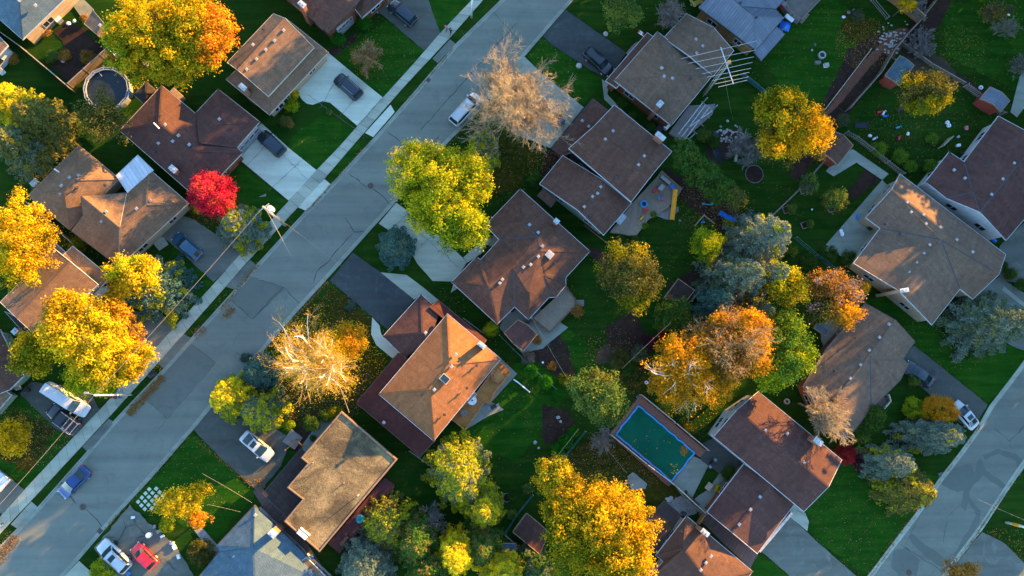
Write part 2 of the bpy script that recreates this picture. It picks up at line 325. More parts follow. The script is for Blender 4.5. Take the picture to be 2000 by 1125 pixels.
def inset(p, d):
    """offset a counter-clockwise polygon inwards by d in plan, keeping each vertex's z"""
    out = []; n = len(p)
    for i in range(n):
        a, b_, c = p[i-1], p[i], p[(i+1) % n]
        e1 = Vector((b_.x-a.x, b_.y-a.y)); e2 = Vector((c.x-b_.x, c.y-b_.y))
        if e1.length < 1e-5 or e2.length < 1e-5: out.append(b_.copy()); continue
        e1.normalize(); e2.normalize(); n1 = Vector((-e1.y, e1.x)); n2 = Vector((-e2.y, e2.x)); k = n1+n2
        if k.length < 0.2: k = n1.copy()
        k.normalize(); q = max(0.45, k.dot(n1)); out.append(Vector((b_.x+k.x*d/q, b_.y+k.y*d/q, b_.z)))
    return out
def tri_fix(p):
    from mathutils.geometry import tessellate_polygon
    return [tuple(t) for t in tessellate_polygon([p])]
LAY = [0.004]
def sheet(name, s, mat, z=None, jit=0.0, label=None, kind='structure', cat=None, th=0.0, step=0.5):
    """a flat sheet laid on the ground; every call lies 4 mm above the one before unless z is given"""
    if z is None: LAY[0] += 0.0015; z = LAY[0]
    p = ccw(pts(s) if isinstance(s, str) else s); q = []
    for i in range(len(p)):
        a, b_ = p[i], p[(i+1) % len(p)]; n = max(1, int((b_-a).length/step)) if jit else 1
        for k in range(n):
            c = a.lerp(b_, k/n)
            if jit: c = c+Vector((random.uniform(-jit, jit), random.uniform(-jit, jit), 0))
            q.append(Vector((c.x, c.y, z)))
    f = [t if (q[t[1]]-q[t[0]]).cross(q[t[2]]-q[t[0]]).z > 0 else t[::-1] for t in tri_fix(q)]
    o = obj(name, q, f, mat)
    return tag(o, label, cat, None, kind)
def slab(s, z0, z1, mb, mi=0):
    p = ccw(pts(s) if isinstance(s, str) else s); n = len(p)
    t = [Vector((v.x, v.y, z1)) for v in p]; b_ = [Vector((v.x, v.y, z0)) for v in p]
    f = [tuple(q) for q in tri_fix(t)]; f = [q if (t[q[1]]-t[q[0]]).cross(t[q[2]]-t[q[0]]).z > 0 else q[::-1] for q in f]
    f += [(n+i, n+(i+1) % n, (i+1) % n, i) for i in range(n)]
    mb.add(t+b_, f, mi); return mb
# ================================================================ vegetation
PAL = {
 'yellow': [(0.62, 0.38, 0.010), (0.68, 0.44, 0.012), (0.50, 0.27, 0.010), (0.27, 0.21, 0.012)],
 'gold': [(0.64, 0.31, 0.008), (0.70, 0.37, 0.010), (0.48, 0.22, 0.008), (0.26, 0.17, 0.010)],
 'yellowgreen': [(0.42, 0.42, 0.012), (0.52, 0.45, 0.012), (0.26, 0.31, 0.010), (0.16, 0.23, 0.010)],
 'lime': [(0.30, 0.36, 0.012), (0.38, 0.40, 0.012), (0.18, 0.27, 0.010), (0.10, 0.17, 0.010)],
 'greengold': [(0.31, 0.23, 0.008), (0.17, 0.18, 0.008), (0.40, 0.25, 0.008), (0.085, 0.115, 0.008)],
 'maple': [(0.50, 0.33, 0.008), (0.34, 0.29, 0.010), (0.60, 0.33, 0.008), (0.20, 0.22, 0.010)],
 'orange': [(0.70, 0.19, 0.012), (0.64, 0.25, 0.012), (0.60, 0.13, 0.012), (0.55, 0.30, 0.015)],
 'amber': [(0.66, 0.27, 0.010), (0.72, 0.33, 0.012), (0.50, 0.20, 0.010), (0.38, 0.21, 0.012)],
 'brown': [(0.24, 0.115, 0.028), (0.29, 0.155, 0.035), (0.16, 0.085, 0.028), (0.38, 0.18, 0.020)],
 'greybrown': [(0.20, 0.15, 0.12), (0.26, 0.20, 0.16), (0.16, 0.12, 0.10), (0.23, 0.13, 0.08)],
 'red': [(0.46, 0.010, 0.045), (0.58, 0.03, 0.060), (0.26, 0.008, 0.030), (0.50, 0.06, 0.04)],
 'crimson': [(0.28, 0.012, 0.022), (0.36, 0.02, 0.03), (0.20, 0.010, 0.018), (0.24, 0.03, 0.02)],
 'plum': [(0.060, 0.016, 0.028), (0.085, 0.022, 0.035), (0.050, 0.014, 0.02), (0.08, 0.03, 0.03)],
 'green': [(0.060, 0.110, 0.014), (0.085, 0.140, 0.018), (0.040, 0.078, 0.012), (0.12, 0.15, 0.015)],
 'midgreen': [(0.055, 0.085, 0.022), (0.080, 0.115, 0.030), (0.035, 0.060, 0.018), (0.12, 0.13, 0.025)],
 'darkgreen': [(0.026, 0.055, 0.012), (0.038, 0.075, 0.016), (0.018, 0.040, 0.010), (0.055, 0.075, 0.014)],
 'boxgreen': [(0.014, 0.080, 0.008), (0.020, 0.100, 0.010), (0.010, 0.062, 0.007), (0.024, 0.11, 0.010)],
 'olive': [(0.110, 0.105, 0.022), (0.075, 0.080, 0.020), (0.15, 0.135, 0.022), (0.055, 0.062, 0.018)],
 'spruce': [(0.070, 0.095, 0.050), (0.090, 0.118, 0.058), (0.048, 0.070, 0.040), (0.13, 0.13, 0.05)],
 'bluespruce': [(0.085, 0.115, 0.082), (0.115, 0.145, 0.098), (0.060, 0.095, 0.080), (0.15, 0.165, 0.085)],
 'tealspruce': [(0.038, 0.085, 0.068), (0.055, 0.110, 0.085), (0.028, 0.065, 0.055), (0.09, 0.12, 0.06)],
 'sungoldspruce': [(0.19, 0.18, 0.014), (0.28, 0.25, 0.012), (0.10, 0.12, 0.020), (0.38, 0.28, 0.010)],  # yellow of sunlight put into spruce needle colour; gold larches share it
 'litter': [(0.42, 0.25, 0.05), (0.34, 0.15, 0.04), (0.22, 0.10, 0.04), (0.46, 0.34, 0.06)],
}
for _k, _g in (('yellow', 1.03), ('gold', 1.02), ('yellowgreen', .88), ('lime', .88), ('greengold', .95), ('maple', .90), ('amber', .94), ('orange', 1.0), ('sungoldspruce', .98), ('litter', 1.0)):
    PAL[_k] = [(r*(.5 if _k == 'litter' else .90), g*_g*(.5 if _k == 'litter' else 1), b) for r, g, b in PAL[_k]]
for _k in ('darkgreen', 'boxgreen', 'green', 'midgreen'):
    PAL[_k] = [(r*1.25, g*1.45, b*1.1) for r, g, b in PAL[_k]]
def leafmesh(name, C, Nn, size, cols, mat, parent, asp=0.62, rng=None):
    """C centres (n,3), Nn leaf normals (n,3): one four-cornered leaf (or leaf spray) per row"""
    n = len(C); off = ORG.get(parent, Vector((0, 0, 0)))
    C = C-np.array(off)
    Nn = Nn/(np.linalg.norm(Nn, axis=1, keepdims=True)+1e-9)
    r = rng.normal(size=(n, 3)); T = np.cross(Nn, r); T /= (np.linalg.norm(T, axis=1, keepdims=True)+1e-9); B = np.cross(Nn, T)
    s = size[:, None] if hasattr(size, '__len__') else size
    V = np.empty((n, 4, 3), np.float32)
    V[:, 0] = C-T*s*0.5; V[:, 1] = C-B*s*0.5*asp+T*s*0.08; V[:, 2] = C+T*s*0.5; V[:, 3] = C+B*s*0.5*asp+T*s*0.08
    me = bpy.data.meshes.new(name); me.vertices.add(4*n); me.loops.add(4*n); me.polygons.add(n)
    me.vertices.foreach_set('co', V.reshape(-1)); me.loops.foreach_set('vertex_index', np.arange(4*n, dtype=np.int32))
    me.polygons.foreach_set('loop_start', np.arange(0, 4*n, 4, dtype=np.int32)); me.update(calc_edges=True)
    a = me.attributes.new('leafcol', 'FLOAT_COLOR', 'FACE')
    cc = np.ones((n, 4), np.float32); cc[:, :3] = cols; a.data.foreach_set('color', cc.reshape(-1))
    me.materials.append(MATS[mat]); o = bpy.data.objects.new(name, me); COL.objects.link(o)
    if parent is not None: o.parent = parent; ORG[o] = off
    return o
def wob(D, seed, k=3.0):
    r = np.random.default_rng(seed); w = np.zeros(len(D))
    for i in range(5):
        d = r.normal(size=3); w += np.sin(D@d*k*(0.6+0.35*i)+r.uniform(0, 6.28))/(1.2+0.5*i)
    return w/2.2
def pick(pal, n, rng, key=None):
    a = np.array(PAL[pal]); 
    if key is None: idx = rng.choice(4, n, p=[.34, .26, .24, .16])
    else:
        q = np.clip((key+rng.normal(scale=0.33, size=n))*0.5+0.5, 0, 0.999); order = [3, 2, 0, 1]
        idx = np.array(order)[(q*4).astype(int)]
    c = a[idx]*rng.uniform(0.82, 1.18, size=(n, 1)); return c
def trunk(parent, base, top, r, mat='bark', limbs=6, spread=2.5, seed=0, z0=0.4):
    rn = random.Random(seed); mb = MB(); base = Vector(base); top = Vector(top); Ht = top.z-base.z
    mb.tube([base, base.lerp(top, .08)+Vector((rn.uniform(-.1, .1), 0, 0)), base.lerp(top, .5), top], [r*1.35, r, r*.75, r*.22], 8)
    for i in range(limbs):
        t = z0+(0.92-z0)*i/max(1, limbs-1); a = i*2.4+rn.uniform(-.4, .4); p = base.lerp(top, t); L = spread*(1.1-t*.7)*rn.uniform(.8, 1.1)
        e = Vector((math.cos(a), math.sin(a), 0))
        mb.tube([p, p+e*L*.5+Vector((0, 0, L*.32)), p+e*L+Vector((0, 0, L*.5))], [r*.45*(1.1-t*.6), r*.3*(1.1-t*.6), r*.07], 5)
    return mb.build('trunk', mat, parent, smooth=True, uv=False)
SEED = [100]
def broad(px, py, rx, label, pal, h=11.0, ry=None, lobes=None, name='tree', cat='tree', leaf=0.34, dens=1.0, rz=None, group=None, gap=0.20, mat='leaf', tr=True, mix=None, clump=0.80, tmat='bark', rot=0.0, wobk=0.30, base=0.0):
    """px,py,rx,ry are where the crown shows; h is the crown's top height in metres"""
    SEED[0] += 1; rng = np.random.default_rng(SEED[0])
    leaf *= .78
    L = lobes or [(px, py, rx, ry or rx, h, pal)]
    tot = []; NN = []; CCs = []; SZ = []
    zt = max(l[4] for l in L)
    bx, by = L[0][0], L[0][1]; r0 = L[0][2]/PXM
    hc0 = L[0][4]-min((rz or 0.8*r0), L[0][4]*0.5)
    bp = P(px, py, hc0); e = empty(name, (bp.x, bp.y, 0), label, cat, group)
    for (lx, ly, lrx, lry, lh, lp) in L:
        k = (H-lh*.7)/H/PXM; a_, b_ = lrx*k, lry*k; c_ = rz if rz else min(0.8*(a_+b_)/2, lh*0.46)
        zc = lh-c_; cen = np.array(P(lx, ly, zc+c_*0.25)); cen[2] = zc
        rc = min(clump, 0.42*min(a_, b_)); ar = (a_*b_+1.3*c_*(a_+b_))
        nc = int(max(7, ar*2.35/(rc*rc)))
        z = rng.uniform(-0.55, 1, nc); th = rng.uniform(0, 2*np.pi, nc); q = np.sqrt(1-z*z)
        D = np.stack([q*np.cos(th), q*np.sin(th), z], 1)
        rr = (1+wobk*wob(D, SEED[0]))*rng.uniform(1-gap*2.2, 1.0, nc)
        inn = rng.random(nc) < 0.16; rr[inn] *= rng.uniform(0.45, 0.8, inn.sum())
        Dp = D*np.array([a_-rc*.5, b_-rc*.5, c_-rc*.4])*rr[:, None]
        if rot: 
            cr, sr = math.cos(R_(rot)), math.sin(R_(rot)); Dp = np.stack([Dp[:, 0]*cr-Dp[:, 1]*sr, Dp[:, 0]*sr+Dp[:, 1]*cr, Dp[:, 2]], 1)
        cc = cen+Dp; cs = rc*rng.uniform(0.65, 1.25, nc)
        npc = (dens*22*(cs/leaf)**2/3.0).astype(int)+4
        idx = np.repeat(np.arange(nc), npc); n = len(idx)
        d = rng.normal(size=(n, 3)); d /= np.linalg.norm(d, axis=1, keepdims=True); u = (rng.uniform(0.30, 1.05, n)+(rng.random(n) < .16)*rng.uniform(0, .6, n))[:, None]
        pos = cc[idx]+d*u*cs[idx][:, None]*np.array([1, 1, .75])
        pos = pos[pos[:, 2] > base+0.25] if True else pos
        # keep arrays aligned
        keep = (cc[idx]+d*u*cs[idx][:, None]*np.array([1, 1, .75]))[:, 2] > base+0.25
        d = d[keep]; idx = idx[keep]; n = len(idx)
        nn = d*0.8+rng.normal(size=(n, 3))*0.45+np.array([0, 0, 0.45])
        ck = rng.normal(scale=0.85, size=nc)
        lpn = mix if mix else None
        col = pick(lp, n, rng, ck[idx])
        if lpn:
            sel = (wob(D, SEED[0]+77, 2.2) > lpn[1])[idx]; col[sel] = pick(lpn[0], sel.sum(), rng, ck[idx][sel])
        tot.append(pos); NN.append(nn); CCs.append(col); SZ.append(rng.uniform(0.7, 1.25, n)*leaf)
    leafmesh('crown', np.concatenate(tot), np.concatenate(NN), np.concatenate(SZ), np.concatenate(CCs), mat, e, rng=rng)
    if tr:
        top = np.array(bp); trunk(e, (bp.x, bp.y, -0.1), (bp.x+.1, bp.y+.1, zt*0.86), max(0.10, r0*0.055), tmat, 7, r0*0.75, SEED[0], z0=0.30)
    return e
def conifer(px, py, r, label, pal, h=11.0, ry=None, name='spruce_tree', cat='tree', tiers=11, boughs=10, leaf=0.34, droop=0.25, group=None, dens=1.0, base=0.6, mixp=None):
    """px,py: middle of the visible crown"""
    SEED[0] += 1; rng = np.random.default_rng(SEED[0])
    ry = ry or r; zc = h*0.36; c = P(px, py, zc); e = empty(name, (c.x, c.y, 0), label, cat, group)
    R = 1.12*(r+ry)/2/PXM*(H-h*.3)/H; asp = (r/ry)**0.5
    pos = []; nn = []; col = []; mb = MB()
    a0 = 0
    for t in range(tiers):
        f = t/(tiers-1); z = base+(h-base-0.3)*f; RL = R*(1-f)**0.72+0.22; a0 += 0.9
        nb = max(6, int(boughs*(1-0.40*f)*1.45))
        for b in range(nb):
            a = a0+2*math.pi*b/nb+rng.uniform(-.22, .22); L = RL*rng.uniform(0.80, 1.10)
            dx, dy = math.cos(a), math.sin(a)
            n = int(dens*(1.5 if 'spruce' in pal else 1.1)*max(18, 34*L/(leaf/0.3)**1.3)); s = rng.uniform(0.05, 1, n)**0.75
            w = (0.24+0.22*L*np.sin(np.pi*np.clip(s, 0, 1)**0.8)*0.75)
            lat = rng.normal(size=n)*w*0.55
            zz = z-droop*L*s*s*1.2+0.16*L*s+rng.normal(size=n)*0.07-np.abs(lat)*0.25
            x = c.x+(dx*s*L-dy*lat)*asp; y = c.y+(dy*s*L+dx*lat)/asp
            pos.append(np.stack([x, y, np.maximum(zz, 0.15)], 1))
            nn.append(np.stack([dx*0.35-dy*lat*.8, dy*0.35+dx*lat*.8, np.full(n, 1.0)], 1)+rng.normal(size=(n, 3))*0.35)
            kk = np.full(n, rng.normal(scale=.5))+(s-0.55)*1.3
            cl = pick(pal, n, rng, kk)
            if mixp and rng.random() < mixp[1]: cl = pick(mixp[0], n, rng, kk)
            col.append(cl)
            if b % 2 == 0 and L > .8: mb.bar((c.x, c.y, z), (c.x+dx*L*.8*asp, c.y+dy*L*.8/asp, z-droop*L*.6), .05, .05)
    p = np.concatenate(pos); n = len(p)
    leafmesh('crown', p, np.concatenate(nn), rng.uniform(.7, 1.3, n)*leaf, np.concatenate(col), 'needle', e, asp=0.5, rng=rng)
    mb.tube([(c.x, c.y, -.1), (c.x, c.y, h*.5), (c.x, c.y, h*.97)], [R*.07+.08, R*.05+.05, .03], 7)
    mb.build('trunk', 'bark', e, uv=False)
    return e
def bare(px, py, r, label, h=12.0, ry=None, tmat='bark_tan', twigmat=None, pal=None, leafn=0, name='bare_tree', cat='tree', lean=None, limbs=8, twr=0.022, group=None, upright=0.9, depth=4, dens=1.0, leafsize=.2, thick=1.0, basepx=None, leafdrop=0.0):
    SEED[0] += 1; rn = random.Random(SEED[0]); rng = np.random.default_rng(SEED[0])
    ry = ry or r; zc = h*0.55; c = P(px, py, zc)
    b = P(basepx[0], basepx[1], 0) if basepx else Vector((c.x, c.y, 0))
    e = empty(name, (b.x, b.y, 0), label, cat, group)
    R = r/PXM*(H-h*.6)/H; Ry = ry/PXM*(H-h*.6)/H
    segs = []; tips = []; thk = 0.035*h*0.5*thick
    fork = Vector((b.x, b.y, h*0.22)).lerp(Vector((c.x, c.y, h*0.22)), 0.35)
    trk = MB(); trk.tube([(b.x, b.y, -.1), (b.x, b.y, h*.08), fork], [thk*1.3, thk, thk*.9], 8)
    lim = MB(); tw = []
    def grow(p, d, L, rad, k):
        steps = 4 if k < 2 else 3; pt = [p]; q = p; dd = d.copy()
        for i in range(steps):
            dd = (dd+Vector((rn.uniform(-.2, .2), rn.uniform(-.2, .2), rn.uniform(-.06, .16)))).normalized(); q = q+dd*(L/steps); pt.append(q)
        if k < 2: lim.tube(pt, [rad*(1-.55*i/steps) for i in range(steps+1)], 5, cap=False)
        else: tw.append((pt, rad))
        if k >= depth: tips.append(pt[-1]); return
        nk = int((5 if k < 2 else 5)*dens+rn.random())
        for i in range(nk):
            t = 0.25+0.75*(i+rn.random()*.6)/nk; t = min(t, 1); s = t*steps; j = min(int(s), steps-1); o = pt[j].lerp(pt[j+1], s-j)
            a = rn.uniform(0, 6.283); side = dd.cross(Vector((math.cos(a), math.sin(a), .3))).normalized()
            nd = (dd*rn.uniform(.75, 1.1)+side*rn.uniform(.45, .85)+Vector((0, 0, .10))).normalized()
            grow(o, nd, L*rn.uniform(.42, .60), max(rad*.42, twr), k+1)
    for i in range(limbs):
        a = 2*math.pi*i/limbs+rn.uniform(-.3, .3); f = rn.uniform(.75, 1.0)
        tgt = Vector((c.x+math.cos(a)*R*f*.8, c.y+math.sin(a)*Ry*f*.8, h*rn.uniform(.62, .9)*(1 if upright > .5 else .8)))
        d = tgt-fork; L = d.length; grow(fork.lerp(Vector((b.x, b.y, h*.15)), rn.uniform(0, .6)), d.normalized(), L*.78, thk*.52, 0)
    for i in range(max(2, limbs//3)):
        a = rn.uniform(0, 6.28); tgt = Vector((c.x+math.cos(a)*R*.25, c.y+math.sin(a)*Ry*.25, h*.97)); d = tgt-fork; grow(fork, d.normalized(), d.length*.8, thk*.5, 0)
    trk.build('trunk', tmat, e, smooth=True, uv=False); lim.build('limbs', tmat, e, smooth=True, uv=False)
    # twigs: three-sided slivers, vectorised
    A = []; B = []; r0 = []; 
    for pt, rad in tw:
        for i in range(len(pt)-1): A.append(pt[i]); B.append(pt[i+1]); r0.append(max(twr*.6, rad*(1-.25*i)))
    if A:
        A = np.array([tuple(v) for v in A]); B = np.array([tuple(v) for v in B]); r0 = np.array(r0)[:, None]; n = len(A); D = B-A; D /= np.linalg.norm(D, axis=1, keepdims=True)+1e-9
        U = np.cross(D, rng.normal(size=(n, 3))); U /= np.linalg.norm(U, axis=1, keepdims=True)+1e-9; Wv = np.cross(D, U); V = np.empty((n, 6, 3))
        for j in range(3):
            a = 2*math.pi*j/3; o = (U*math.cos(a)+Wv*math.sin(a)); V[:, j] = A+o*r0; V[:, 3+j] = B+o*r0*.7
        V -= np.array(ORG[e]); me = bpy.data.meshes.new('twigs'); me.vertices.add(6*n); me.loops.add(12*n); me.polygons.add(3*n)
        me.vertices.foreach_set('co', V.reshape(-1).astype(np.float32)); base = (np.arange(n)*6)[:, None, None]
        q = np.array([[0, 1, 4, 3], [1, 2, 5, 4], [2, 0, 3, 5]])[None]; me.loops.foreach_set('vertex_index', (base+q).reshape(-1).astype(np.int32))
        me.polygons.foreach_set('loop_start', np.arange(0, 12*n, 4, dtype=np.int32)); me.update(calc_edges=True); me.materials.append(MATS[twigmat or tmat])
        o = bpy.data.objects.new('twigs', me); COL.objects.link(o); o.parent = e; ORG[o] = ORG[e]
    if pal:
        T = np.array([tuple(v) for v in tips]); k = rng.integers(0, len(T), leafn); p = T[k]+rng.normal(size=(leafn, 3))*(.32 if leafdrop == 0 else .42)-np.array([0, 0, leafdrop])
        leafmesh('foliage', p, rng.normal(size=(leafn, 3))+np.array([0, 0, .6]), rng.uniform(.6, 1.3, leafn)*leafsize, pick(pal, leafn, rng), 'leaf', e, rng=rng)
    return e
def shrub(px, py, r, label, pal, h=1.4, ry=None, name='shrub', cat='shrub', leaf=0.17, group=None, mat='leaf', dens=1.0, gap=.1, clump=.4):
    return broad(px, py, r, label, pal, h=h, ry=ry, name=name, cat=cat, leaf=leaf, rz=h*.52, group=group, gap=gap, mat=mat, tr=False, clump=clump, dens=dens, wobk=.08)
def litter(name, label, areas, size=0.135, z=0.05):
    SEED[0] += 1; rng = np.random.default_rng(SEED[0]); pos = []; col = []
    for (px, py, rx, ry, n, pal) in areas:
        th = rng.uniform(0, 6.283, n); q = rng.uniform(0, 1, n)**0.55; X = px+rx*q*np.cos(th); Y = py+ry*q*np.sin(th)
        pos += [tuple(P(x, y, z)) for x, y in zip(X, Y)]; col.append(pick(pal, n, rng))
    p = np.array(pos); n = len(p); p[:, 2] += rng.uniform(0, .03, n)
    o = leafmesh(name, p, rng.normal(size=(n, 3))*.35+np.array([0, 0, 1.]), rng.uniform(.6, 1.3, n)*size, np.concatenate(col), 'litter', None, asp=.8, rng=rng)
    return tag(o, label, None, None, 'stuff')
# ================================================================ houses
def roof(par, mat, V, Fs, O, wall='siding_white', trim='trim_white', name='roof', w=0.05, ins=0.45, wz0=-0.1, windows=True, thick=0.16, win_from=0.9):
    v = pts(V); Fs = [[int(i) for i in f.split()] for f in Fs.split('|')]; O = [int(i) for i in O.split()]
    f = []
    for q in Fs:
        if (v[q[1]]-v[q[0]]).cross(v[q[2]]-v[q[0]]).z < 0: q = q[::-1]
        f.append(tuple(q))
    n = len(v); lo = [x-Vector((0, 0, thick)) for x in v]
    ol = [v[i] for i in O]
    if area2(ol) < 0: O = O[::-1]; ol = ol[::-1]
    m = len(O); sides = [(n+O[i], n+O[(i+1) % m], O[(i+1) % m], O[i]) for i in range(m)]
    r = obj(name, v+lo, f+[tuple(n+i for i in q[::-1]) for q in f]+sides, mat, par)
    ed = {}
    for q in f:
        for i in range(len(q)):
            a, b = q[i], q[(i+1) % len(q)]; ed.setdefault((min(a, b), max(a, b)), []).append(q)
    mr, mv = MB(), MB()
    for (a, b), qs in ed.items():
        if len(qs) != 2 or (v[a]-v[b]).length < .5: continue
        def nrm(q): return (v[q[1]]-v[q[0]]).cross(v[q[2]]-v[q[0]]).normalized()
        n0, n1 = nrm(qs[0]), nrm(qs[1])
        if n0.dot(n1) > .992: continue
        cen = sum((v[i] for i in qs[1]), Vector())/len(qs[1]); up = Vector((0, 0, .012))
        if (cen-v[a]).dot(n0) < 0: mr.bar(v[a]+up, v[b]+up, .26, .035)
        else: mv.bar(v[a]+up, v[b]+up, .13, .03)
    if mr.v: mr.build('ridge_trim', mat, r)
    if mv.v: mv.build('valley_trim', 'flashing', r, uv=False)
    # gutter / fascia board round the eaves and rakes
    out = inset(ol, -w); mb = MB(); up = Vector((0, 0, .02)); dn = Vector((0, 0, -.2))
    inn = inset(ol, 0.015)
    for i in range(m):
        a, b, c, d = inn[i], inn[(i+1) % m], out[(i+1) % m], out[i]
        mb.add([a+up, b+up, c+up, d+up, a+dn, b+dn, c+dn, d+dn], [(0, 3, 2, 1), (3, 7, 6, 2), (4, 5, 6, 7)][::1])
    mb.build('gutter', trim, par, uv=False)
    # walls
    if wall:
        wp = inset(ol, ins); vv = []; ff = []
        for i in range(m):
            a, b = wp[i], wp[(i+1) % m]; k = len(vv)
            vv += [Vector((a.x, a.y, wz0)), Vector((b.x, b.y, wz0)), b-Vector((0, 0, thick+.02)), a-Vector((0, 0, thick+.02))]; ff.append((k, k+1, k+2, k+3))
        obj('wall', vv, ff, wall, par)
        if windows:
            for i in range(m):
                a, b = wp[i], wp[(i+1) % m]; d = Vector((b.x-a.x, b.y-a.y, 0)); L = d.length; zt = min(a.z, b.z)
                if L < 3.2: continue
                d.normalize(); nrm = Vector((d.y, -d.x, 0)); nw = max(1, int(L/4.2))
                for lv in range(1 if zt < 4.2 else 2):
                    z0 = win_from+2.4*lv
                    if z0+1.25 > zt-.2: z0 = zt-1.45
                    for k in range(nw):
                        c = a+d*(L*(k+.5)/nw); c = Vector((c.x, c.y, z0)); window(par, c, d, nrm, 1.3 if k % 2 else 1.7, 1.1)
    return v
def window(par, c, d, n, w, h, trim='trim_white'):
    mb = MB(); t = .09
    for (x0, x1, z0, z1) in ((-w/2, w/2, 0, t), (-w/2, w/2, h-t, h), (-w/2, -w/2+t, t, h-t), (w/2-t, w/2, t, h-t), (-t/2, t/2, t, h-t)):
        p = [c+d*x+Vector((0, 0, z)) for x, z in ((x0, z0), (x1, z0), (x1, z1), (x0, z1))]
        mb.add([q-n*.02 for q in p]+[q+n*.06 for q in p], [(4, 5, 6, 7), (0, 1, 5, 4), (1, 2, 6, 5), (2, 3, 7, 6), (3, 0, 4, 7)])
    o = mb.build('window', trim, par, uv=False)
    p = [c+d*x+Vector((0, 0, z))+n*.025 for x, z in ((-w/2+.04, .04), (w/2-.04, .04), (w/2-.04, h-.04), (-w/2+.04, h-.04))]
    obj('pane', p, [(0, 1, 2, 3)], 'glass', o, uv=False)
    return o
def wall_item(par, s, kind, z1=2.1, mat='trim_white', nrm_px=None):
    """a door or garage door on the wall line through two ground pixels; it stands 8 cm proud, facing nrm_px"""
    a, b = pts(s, 0.0); d = (b-a); L = d.length; d.normalize(); n = Vector((d.y, -d.x, 0)); t = P(*nrm_px)-a
    if n.dot(t) < 0: n = -n
    mb = MB(); c = (a+b)/2
    def quadbox(x0, x1, z0, z1_, y0, y1, mi=0):
        p = [c+d*x+Vector((0, 0, z)) for x, z in ((x0, z0), (x1, z0), (x1, z1_), (x0, z1_))]
        mb.add([q+n*y0 for q in p]+[q+n*y1 for q in p], [(4, 5, 6, 7), (7, 6, 5, 4), (0, 1, 5, 4), (1, 2, 6, 5), (2, 3, 7, 6), (3, 0, 4, 7)], mi)
    rows = 4 if kind == 'garage_door' else 1
    for i in range(rows): quadbox(-L/2, L/2, z1*i/rows+.02, z1*(i+1)/rows-.02, -.3, .06)
    o = mb.build(kind, mat, par, uv=False)
    mb = MB()
    quadbox2 = []
    if kind == 'garage_door':
        k = 4
        for i in range(k):
            x0 = -L/2+L*(i+.15)/k; x1 = -L/2+L*(i+.85)/k; p = [c+d*x+Vector((0, 0, z))+n*.07 for x, z in ((x0, z1*.80), (x1, z1*.80), (x1, z1*.95), (x0, z1*.95))]; mb.add(p, [(0, 1, 2, 3)])
        mb.build('pane', 'glass', o, uv=False)
    else:
        h = MB(); h.box(c+d*(L*.35)+n*.08+Vector((0, 0, 1.0)), .06, .06, .12); h.build('handle', 'vent_metal', o, uv=False)
    return o
def vents(par, s, mat='vent_metal', dark=False):
    """small roof vents: px,py,z"""
    for p in pts(s):
        mb = MB(); a = R_(49)
        mb.box(p-Vector((0, 0, .12)), .28, .28, .24, a); mb.box(p+Vector((0, 0, .12)), .40, .40, .10, a, top=.72)
        mb.build('roof_vent', mat, par, uv=False)
def pipes(par, s):
    for p in pts(s):
        mb = MB(); mb.disc(p-Vector((0, 0, .2)), .09, .6, 8); mb.disc(p-Vector((0, 0, .05)), .2, .08, 10); mb.build('vent_pipe', 'vent_dark', par, uv=False)
def chimney(par, px, py, z, ang=49, sx=.9, sy=.55, z0=0.0, cap='chim_cap', flues=2, mat='brickchim'):
    """px,py: middle of the chimney's top at height z"""
    p = P(px, py, z); a = R_(ang); mb = MB(); mb.box((p.x, p.y, z0), sx, sy, z-z0, a)
    o = mb.build('chimney', mat, par); mb = MB(); mb.box((p.x, p.y, z+.002), sx+.14, sy+.14, .1, a); mb.build('chimney_cap', cap, o, uv=False)
    mb = MB(); d = Vector((math.cos(a), math.sin(a), 0))
    for i in range(flues):
        mb.disc(p+d*((i-(flues-1)/2)*.42)+Vector((0, 0, .1)), .15, .3, 10); 
    mb.build('flue', 'chim_cap', o, uv=False)
def house(px, py, label, name='house', cat='house', group=None):
    p = P(px, py, 0); return empty(name, (p.x, p.y, 0), label, cat, group)
